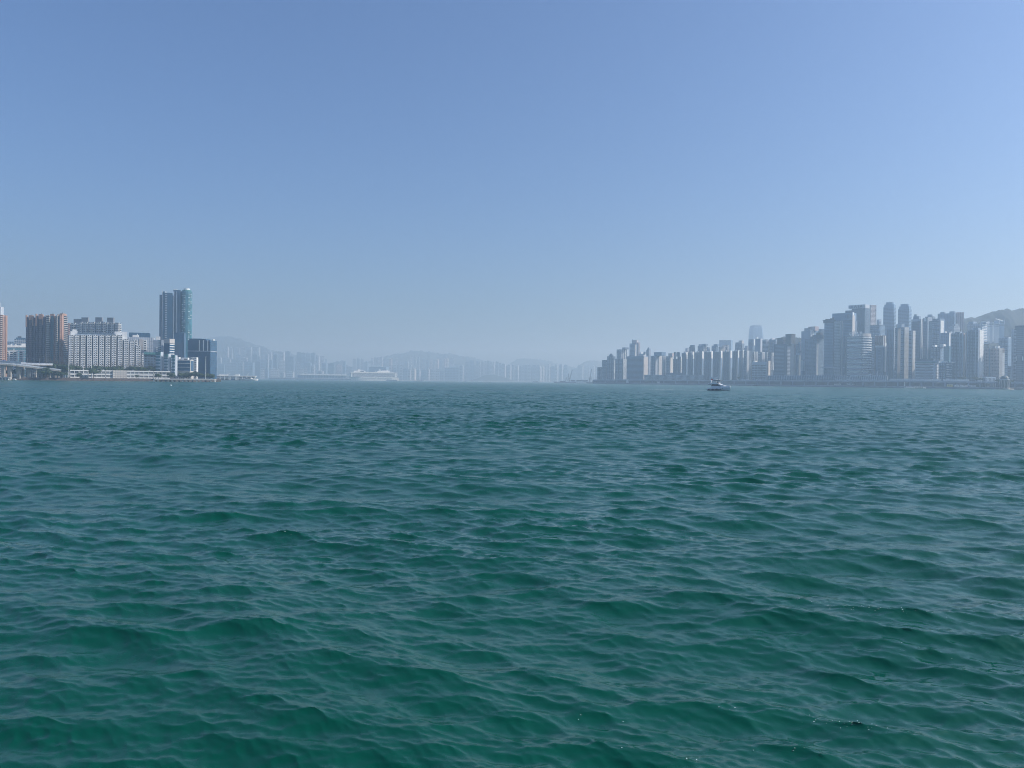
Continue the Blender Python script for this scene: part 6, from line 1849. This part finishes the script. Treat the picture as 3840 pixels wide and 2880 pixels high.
rt('low_block', 'short grey block at the foot of the last glass tower', 3778, 3790, 3794, 1373, 'grey_concrete', [('win', 3.2, 3, .6, .5, MIXED)], (), 150)
rt('glass_office', 'big grey glass office cut by the photo edge', 3793, 3880, 3900, 1232, 'grey_glass', [('slab', 3.9, .5, .35, 'blue_grey_render', .1, 1), ('rib', [.02, .08], 1.6, 1.4, 'pale_concrete'), ('slab', 3.0, 1.2, 1.0, 'pale_concrete', 0, .2), ('panel', 0, 1, .53, .56, .6, 'dark_concrete'), ('rib', [.22, .5], 1.2, 1.0, 'white_paint', .46, .53)], [('slab', 3.9, .5, .35, 'blue_grey_render')], 160, cat=OF, asp=.6, roof=[(3806, 3880, 1222, 'charcoal_cladding', .2, .9, 'crown')])

# ------------------------------------------------------------------ shore pieces
def colonnade():
    D = DR(3715, 60)
    a, c = xy(3698, D), xy(3733, D)
    T = Thing('colonnade', 'bright white colonnade house between highway and cream flats', 'building', (a.x, a.y, GZ))
    za, zb = P(3715, 1431, D).z, P(3715, 1415, D).z
    T.part('wall').abox(a.x, c.x, D + 1.5, D + 12, GZ, zb - 1.5, M['dark_concrete'])
    T.part('roof').abox(a.x - .4, c.x + .4, D, D + 13, zb - 1.48, zb + .5, M['white_gloss'])
    for i in range(8):
        x = a.x + (c.x - a.x) * i / 7
        T.new('column').abox(x - .5, x + .5, D + .1, D + 1.2, GZ, zb - 1.5, M['white_gloss'])
    T.done()
colonnade()
def pavilion():
    D = DR(3767, -8)
    c = xy(3767, D)
    T = Thing('pavilion', 'round brick pavilion with a dark dome on the breakwater', 'pavilion', (c.x, c.y, 0))
    k = D / F
    zb = P(3767, 1424, D).z
    T.part('base').tube((c.x, c.y, -2), (c.x, c.y, 2.6), 9.5, 9.0, M['quay_concrete'], 16)
    T.part('wall').tube((c.x, c.y, 2.61), (c.x, c.y, zb), 7.2, 7.0, M['red_brown_tile'], 16)
    for j in range(8):
        t = j * math.pi / 4 + .2
        x, y = c.x + 7.4 * math.cos(t), c.y + 7.4 * math.sin(t)
        T.new('column').tube((x, y, 2.61), (x, y, zb), .6, .5, M['beige_tile'], 8)
        t += math.pi / 8
        n = Vector((math.cos(t), math.sin(t)))
        p = Vector((c.x, c.y)) + n * 7.05
        q = Vector((-n.y, n.x)) * 1.5
        T.part('arch_openings').poly([(p.x + q.x, p.y + q.y, 3.2), (p.x - q.x, p.y - q.y, 3.2), (p.x - q.x, p.y - q.y, zb - 2.2), (p.x, p.y, zb - 1.0), (p.x + q.x, p.y + q.y, zb - 2.2)][::-1], M['dark_window'])
    T.part('cornice').tube((c.x, c.y, zb + .01), (c.x, c.y, zb + .9), 8.4, 8.2, M['pale_concrete'], 16)
    rings = []
    for j in range(7):
        t = j / 6 * math.pi / 2
        rings.append([(c.x + 7.6 * max(.04, math.cos(t)) * math.cos(a), c.y + 7.6 * max(.04, math.cos(t)) * math.sin(a), zb + .91 + 7.4 * math.sin(t)) for a in [2 * math.pi * i / 16 for i in range(16)]])
    T.part('dome').loft(rings, M['dome_lead'])
    T.part('finial').tube((c.x, c.y, zb + 8.2), (c.x, c.y, zb + 10.2), .3, .08, M['dome_lead'], 6)
    T.done()
pavilion()
def beach():
    b = MB()
    pts = []
    for i in range(13):
        px = 3782 + i * 4.2
        d = DR(px)
        pts.append([xy(px, d - 13 + abs(i - 6) * .9), xy(px, d - 6), xy(px, d + 1)])
    for i in range(12):
        for j, (z0, z1) in enumerate(((-.2, .9), (.9, 1.9))):
            a, c, e, g = pts[i][j], pts[i + 1][j], pts[i + 1][j + 1], pts[i][j + 1]
            b.poly([(a.x, a.y, z0), (c.x, c.y, z0), (e.x, e.y, z1), (g.x, g.y, z1)], M['sand'])
    link('beach', b.mesh('beach'), None, (0, 0, 0), 'structure', 'small pale sand patch beside the domed pavilion')
beach()
def bus(px, w, D, z, lab, m):
    p = xy(px, D)
    L_ = w / F * D
    T = Thing('coach', lab, 'bus', (p.x, p.y, z))
    T.part('body').abox(p.x - L_ / 2, p.x + L_ / 2, p.y, p.y + 2.5, z + .5, z + 3.4, M[m])
    T.part('side_window').abox(p.x - L_ * .46, p.x + L_ * .46, p.y - .03, p.y - .005, z + 1.7, z + 2.8, M['tinted_glass'])
    for u in (-.32, .32):
        T.new('wheel').tube((p.x + L_ * u, p.y - .05, z + .5), (p.x + L_ * u, p.y + .25, z + .5), .5, .5, M['steel_dark'], 10)
    T.done()
def hut(px0, px1, D, h, lab, m, name='site_hut', cat='hut'):
    a, c = xy(px0, D), xy(px1, D)
    T = Thing(name, lab, cat, ((a.x + c.x) / 2, a.y, GZ))
    T.part('wall').abox(a.x, c.x, D, D + 5, 3.9, GZ + h, M[m])
    T.part('roof').abox(a.x - .3, c.x + .3, D - .3, D + 5.3, GZ + h + .01, GZ + h + .35, M['pale_concrete'])
    n = max(1, int((c.x - a.x) / 2.5))
    for i in range(n):
        x = a.x + (c.x - a.x) * (i + .3) / n
        T.part('window_panes').abox(x, x + 1.0, D - .04, D - .005, GZ + h * .35, GZ + h * .8, M['dark_window'])
    T.done()
hut(3556, 3573, DR(3565, 12), 4.4, 'pale yellow hut on the breakwater before the ribbed towers', 'yellow_panel')
hut(3584, 3602, DR(3593, 12), 3.6, 'white hut beside the pale yellow one on the breakwater', 'white_paint')
hut(3605, 3630, DR(3618, 12), 3.4, 'long white hut farther along from the pale yellow hut', 'white_paint')
hut(3638, 3660, DR(3650, 12), 3.2, 'grey green hut last in the breakwater hut row', 'pale_concrete')
bus(3142, 22, DR(3142, 16), GZ, 'white coach parked under the highway below the emblem tower', 'white_paint')
bus(2845, 16, DR(2845, 50), 14.2, 'white coach driving on the highway before the low framed block', 'white_gloss')
hut(2464, 2474, DR(2469, 14), 5.0, 'small white hut on the shore under the ribbed noise barrier', 'white_gloss')
hut(2349, 2357, DR(2353, 14), 11.5, 'small white kiosk tower at the foot of the banded office', 'white_gloss')
def pillar(px, D, y0, lab, r=.5, z=3.5):
    p = xy(px, D); zt = z_at(y0, px, D)
    T = Thing('marker_post', lab, 'post', (p.x, p.y, z))
    T.part('pole').tube((p.x, p.y, z - .3), (p.x, p.y, zt), r, r * .7, M['white_gloss'], 8)
    T.part('cap').tube((p.x, p.y, zt), (p.x, p.y, zt + .8), r * 1.3, r * .4, M['white_gloss'], 8)
    T.done()
pillar(3393, DR(3393, 2), 1434, 'white marker post standing on the breakwater under the lit lattice tower', .7)
pillar(2658, DR(2658, 2), 1437, 'short white post on the breakwater behind the yacht stern', .5)
pillar(3289, DR(3289, 60), 1392, 'pale chimney post beside the slim dark glass tower', .9, 14.3)
def moored(px, w, lab):
    small_boat(px, DR(px, -14), w, lab, h=2.0)
for px, w, lab in ((3406, 14, 'white launch moored just past the breakwater marker post'), (3420, 11, 'second white launch moored past the breakwater marker post'), (3434, 12, 'white launch moored next to the mast carrying junk'), (3462, 12, 'white launch moored on the dome side of the mast carrying junk')):
    moored(px, w, lab)
small_boat(3447, DR(3447, -60), 15, 'dark hulled junk with a tall white mast near the shore', hull='steel_dark', mastz=17, h=2.4)
small_boat(2837, DR(2837, -130), 20, 'low dark launch on the water beside the yacht bow', hull='hull_navy', cabin='steel_dark', h=.9)
small_boat(3822, DR(3822, -30), 16, 'dark small boat beached by the sand patch', hull='steel_dark', cabin='steel_grey', h=1.2)
# trees on the island
for k, (px, off, r, h, lab) in enumerate(((2768, 70, 6, 22, 'dark tree at the foot of the seventh estate slab'), (2836, 80, 5, 20, 'dark tree before the low framed block'), (3600, 60, 6, 21, 'tree at the base of the first ribbed tower'), (3612, 60, 7, 23, 'round tree at the base of the first ribbed tower, nearer the dome'),
                                          (3655, 60, 7, 22, 'tree below the taller ribbed tower'), (3678, 58, 6, 20, 'tree below the bright window flank of the taller ribbed tower'), (3745, 40, 7, 18, 'tree behind the domed pavilion'), (3790, 30, 7, 16, 'tree standing beyond the domed pavilion'))):
    tree(px, DR(px, off), r, h, lab, 'trees on the island shore')

# ------------------------------------------------------------------ the yacht
def yacht():
    D = 600
    pc = xy(2697, D)
    T = Thing('yacht', 'white motor yacht with dark splash graphic and tinted hardtop', 'yacht', (pc.x, pc.y, 0))
    yaw = math.radians(-52)      # bow to the right and a little towards the viewer
    cs, sn = math.cos(yaw), math.sin(yaw)
    def tr(x, y, z):
        x *= 1.06
        y *= 1.18
        return (pc.x + x * cs - y * sn, pc.y + x * sn + y * cs, z * 1.22)
    H = 9.6                      # half length
    def ring(x, hw, zt, chine, keel=-.6, flare=1.0):
        return [tr(x, -hw, zt), tr(x, -hw * .93 * flare, zt * .55), tr(x, -hw * chine, .35), tr(x, 0, keel), tr(x, hw * chine, .35), tr(x, hw * .93 * flare, zt * .55), tr(x, hw, zt)]
    h = T.part('hull')
    h.loft([ring(-H + .6, 2.3, 1.5, .9), ring(-6, 2.6, 1.75, .9), ring(-2, 2.7, 2.1, .88), ring(2, 2.6, 2.45, .8, -.6, .96), ring(5.5, 2.0, 2.85, .6, -.55, .9), ring(8, 1.05, 3.15, .35, -.3, .82), ring(9.3, .35, 3.35, .2, .2, .75), ring(H + .35, .05, 3.42, .1, 1.6, .6)], M['white_gloss'])
    T.part('swim_platform').loft([[tr(-H - .5, -2.1, .35), tr(-H + .7, -2.2, .35), tr(-H + .7, 2.2, .35), tr(-H - .5, 2.1, .35)], [tr(-H - .5, -2.1, .6), tr(-H + .7, -2.2, .6), tr(-H + .7, 2.2, .6), tr(-H - .5, 2.1, .6)]], M['pale_concrete'])
    # dark splash graphic along the near side
    rg = random.Random(9)
    g = T.part('hull_graphic', h)
    def side(x, f):
        # point on the near hull side: f = 0 at the chine, 1 at the deck edge
        xs = [-9, -6, -2, 2, 5.5, 8, 9.3]
        hw = float(np.interp(x, xs, [2.3, 2.6, 2.7, 2.6, 2.0, 1.05, .35])); zt = float(np.interp(x, xs, [1.5, 1.75, 2.1, 2.45, 2.85, 3.15, 3.35]))
        ch = float(np.interp(x, xs, [.9, .9, .88, .8, .6, .35, .2])); fl = float(np.interp(x, xs, [1, 1, 1, .96, .9, .82, .75]))
        z = .35 + (zt - .35) * f
        if z < zt * .55:
            t = (z - .35) / (zt * .55 - .35)
            w_ = hw * (ch + (.93 * fl - ch) * t)
        else:
            t = (z - zt * .55) / (zt * .45)
            w_ = hw * (.93 * fl + (1 - .93 * fl) * t)
        return tr(x, -w_ - .03, z)
    n = 26
    for i in range(n):
        x0, x1 = -8.6 + 12.2 * i / n, -8.6 + 12.2 * (i + 1) / n
        lo = .02 + .18 * (i / n) + .05 * math.sin(i * 1.1); hi = .52 + .16 * math.sin(i * .8) + rg.uniform(-.05, .05) - .10 * (i / n)
        g.poly([side(x0, lo), side(x1, lo), side(x1, hi), side(x0, hi)], M['hull_navy'])
    for x in (3.6, 4.5, 6.2):
        b = T.new('porthole', h)
        q = [Vector(side(x + .26 * math.cos(t), .62 + .13 * math.sin(t))) for t in [2 * math.pi * k / 10 for k in range(10)]]
        off = Vector(tr(0, -.04, 0)) - Vector(tr(0, 0, 0))
        b.poly([p + off for p in q], M['sign_white'] if x != 4.5 else M['tinted_glass'])
    st = T.part('boot_stripe')
    for i in range(20):
        x0, x1 = -8.8 + 17 * i / 20, -8.8 + 17 * (i + 1) / 20
        st.poly([side(x0, -.12), side(x1, -.12), side(x1, 0), side(x0, 0)], M['hull_navy'])
    # main deck house with raked front
    def blk(name, xs_lo, xs_hi, hw0, hw1, z0, z1, m):
        b = T.new(name)
        b.loft([[tr(xs_lo[0], -hw0, z0), tr(xs_lo[1], -hw0 * .8, z0), tr(xs_lo[1], hw0 * .8, z0), tr(xs_lo[0], hw0, z0)],
                [tr(xs_hi[0], -hw1, z1), tr(xs_hi[1], -hw1 * .8, z1), tr(xs_hi[1], hw1 * .8, z1), tr(xs_hi[0], hw1, z1)]], M[m])
    dh = T.new('deck_house')
    dh.loft([[tr(-5.6, -2.25, 1.9), tr(6.8, -1.45, 1.9), tr(6.8, 1.45, 1.9), tr(-5.6, 2.25, 1.9)],
        [tr(-5.5, -2.15, 2.9), tr(6.6, -1.45, 2.9), tr(6.6, 1.45, 2.9), tr(-5.5, 2.15, 2.9)],
        [tr(-5.2, -1.95, 4.85), tr(-.8, -1.75, 4.85), tr(-.8, 1.75, 4.85), tr(-5.2, 1.95, 4.85)]], M['white_gloss'])
    T.new('fore_deck').loft([[tr(5.7, -1.6, 2.4), tr(8.8, -.5, 3.1), tr(8.8, .5, 3.1), tr(5.7, 1.6, 2.4)], [tr(5.7, -1.5, 3.0), tr(8.6, -.45, 3.3), tr(8.6, .45, 3.3), tr(5.7, 1.5, 3.0)]], M['white_gloss'])
    b = T.new('side_window', dh)
    b.poly([tr(-5.2, -2.16, 3.1), tr(3.2, -1.93, 3.1), tr(.2, -1.90, 4.3), tr(-5.0, -2.05, 4.3)], M['tinted_glass'])
    b.poly([tr(-5.2, 2.16, 3.1), tr(3.2, 1.93, 3.1), tr(.2, 1.90, 4.3), tr(-5.0, 2.05, 4.3)][::-1], M['tinted_glass'])
    b = T.new('windscreen', dh)
    b.poly([tr(4.3, -1.2, 3.50), tr(4.3, 1.2, 3.50), tr(3.0, 1.25, 3.84), tr(3.0, -1.25, 3.84)], M['tinted_glass'])
    off = Vector(tr(.05, 0, .10)) - Vector(tr(0, 0, 0))
    b.v = [tuple(Vector(p) + off) for p in b.v]
    blk('flybridge', (-6.4, -.2), (-6.6, -.8), 2.15, 2.05, 4.86, 5.25, 'white_gloss')
    b = T.new('flybridge_screen')
    b.loft([[tr(-.9, -1.5, 5.26), tr(-.8, -1.5, 5.26), tr(-.8, 1.5, 5.26), tr(-.9, 1.5, 5.26)], [tr(-1.3, -1.4, 5.7), tr(-1.2, -1.4, 5.7), tr(-1.2, 1.4, 5.7), tr(-1.3, 1.4, 5.7)]], M['tinted_glass'])
    T.new('cockpit_shade').loft([[tr(-8.0, -2.1, 4.0), tr(-5.5, -2.2, 4.0), tr(-5.5, 2.2, 4.0), tr(-8.0, 2.1, 4.0)], [tr(-8.0, -2.1, 4.2), tr(-5.5, -2.2, 4.2), tr(-5.5, 2.2, 4.2), tr(-8.0, 2.1, 4.2)]], M['steel_dark'])
    ht = T.new('hardtop')
    ht.loft([[tr(-4.2, -1.6, 6.5), tr(2.3, -1.5, 6.45), tr(2.3, 1.5, 6.45), tr(-4.2, 1.6, 6.5)], [tr(-3.9, -1.4, 6.85), tr(1.8, -1.3, 6.75), tr(1.8, 1.3, 6.75), tr(-3.9, 1.4, 6.85)]], M['steel_dark'])
    for x in (-3.9, .0):
        for y in (-1.45, 1.45):
            T.new('hardtop_post', ht).tube(tr(x + .25, y, 5.2), tr(x, y, 6.5), .09, .07, M['white_gloss'], 6)
    T.new('helm_seat').loft([[tr(-1.4, -.6, 5.26), tr(-.6, -.6, 5.26), tr(-.6, .6, 5.26), tr(-1.4, .6, 5.26)], [tr(-1.5, -.6, 6.0), tr(-1.1, -.6, 6.0), tr(-1.1, .6, 6.0), tr(-1.5, .6, 6.0)]], M['steel_grey'])
    for x in (-2.9, -1.4, .3):
        c = tr(x, 0, 7.15)
        T.new('radar_dome', ht).ball(c, .38, M['white_gloss'], 8, 5)
    # satellite dome and flag at the stern
    c = tr(-6.3, -1.2, 6.1)
    sd_ = T.new('satellite_dome')
    sd_.ball(c, .75, M['white_gloss'], 10, 6, 1.1)
    T.new('dome_stand', sd_).tube(tr(-6.1, -1.2, 5.1), tr(-6.3, -1.2, 5.7), .35, .3, M['white_gloss'], 8)
    fs = T.new('flag_staff')
    fs.tube(tr(-6.4, 0, 5.1), tr(-7.2, 0, 7.6), .05, .04, M['white_gloss'], 6)
    b = T.new('flag', fs)
    fl = [(0, 0), (.5, .08), (1.0, -.06), (1.5, .05)]
    for i in range(3):
        (a, u), (c2, v) = fl[i], fl[i + 1]
        b.poly([tr(-7.15 + a * .9, u, 6.7), tr(-7.15 + c2 * .9, v, 6.65), tr(-7.15 + c2 * .9, v, 7.45), tr(-7.15 + a * .9, u, 7.5)], M['flag_red'])
    r = T.part('bow_rail')
    for y in (-1, 1):
        pr = None
        for i in range(8):
            x = 2.5 + 7.0 * i / 7
            hw = float(np.interp(x, [2, 5.5, 8, 9.6], [2.5, 1.95, 1.0, .1])); zt = float(np.interp(x, [2, 5.5, 8, 9.6], [2.45, 2.85, 3.15, 3.4]))
            p0, p1 = tr(x, y * hw, zt), tr(x, y * hw, zt + .75)
            r.tube(p0, p1, .035, .035, M['white_gloss'], 5)
            if pr: r.tube(pr, p1, .035, .035, M['white_gloss'], 5)
            pr = p1
    T.done(smooth=('hull',))
    # bow wave and wake as foam on the water
    f = MB()
    rg = random.Random(3)
    def patch(x, y, l, w_, z=.16):
        k = 7
        f.poly([tr(x + l * math.cos(2 * math.pi * i / k) * rg.uniform(.7, 1.1), y + w_ * math.sin(2 * math.pi * i / k) * rg.uniform(.7, 1.1), z + rg.uniform(-.04, .05)) for i in range(k)], M['sea_foam'])
    for i in range(16):
        patch(8.4 - i * .22 + rg.uniform(-.5, .5), -1.2 - i * .12 + rg.uniform(-.3, .3), rg.uniform(.4, .9), rg.uniform(.15, .35), .25)
    for i in range(60):
        patch(-10 - i * .9 + rg.uniform(-.6, .6), rg.uniform(-1.3, 1.3) - i * .01, rg.uniform(.5, 1.4), rg.uniform(.25, .6))
    for i in range(70):
        s_ = rg.choice((-1, 1))
        patch(-9 - i * 1.0, s_ * (2.2 + i * .10) + rg.uniform(-.4, .4), rg.uniform(.5, 1.3), rg.uniform(.12, .35))
    o = link('wake_foam', f.mesh('wake_foam', (pc.x, pc.y, 0)), None, (pc.x, pc.y, 0), 'stuff', 'thin white foam line trailing behind the yacht')
yacht()
fm = MB()
for q in FLECKS[1]:
    fm.poly([FLECKS[0][i] for i in q], M['sea_foam'])  # plain white faces imitate sun glints on the water
link('foam_flecks', fm.mesh('foam_flecks'), None, (0, 0, 0), 'stuff', 'tiny white flecks of foam on the nearest wave crests')
def buoy():
    p = xy(641, 560)
    T = Thing('buoy', 'small white float bobbing before the concrete pier', 'buoy', (p.x, p.y, 0))
    T.part('float').ball((p.x, p.y, .25), .55, M['white_gloss'], 10, 6)
    T.part('post').tube((p.x, p.y, .6), (p.x, p.y, 1.3), .08, .06, M['white_gloss'], 6)
    T.done()
buoy()
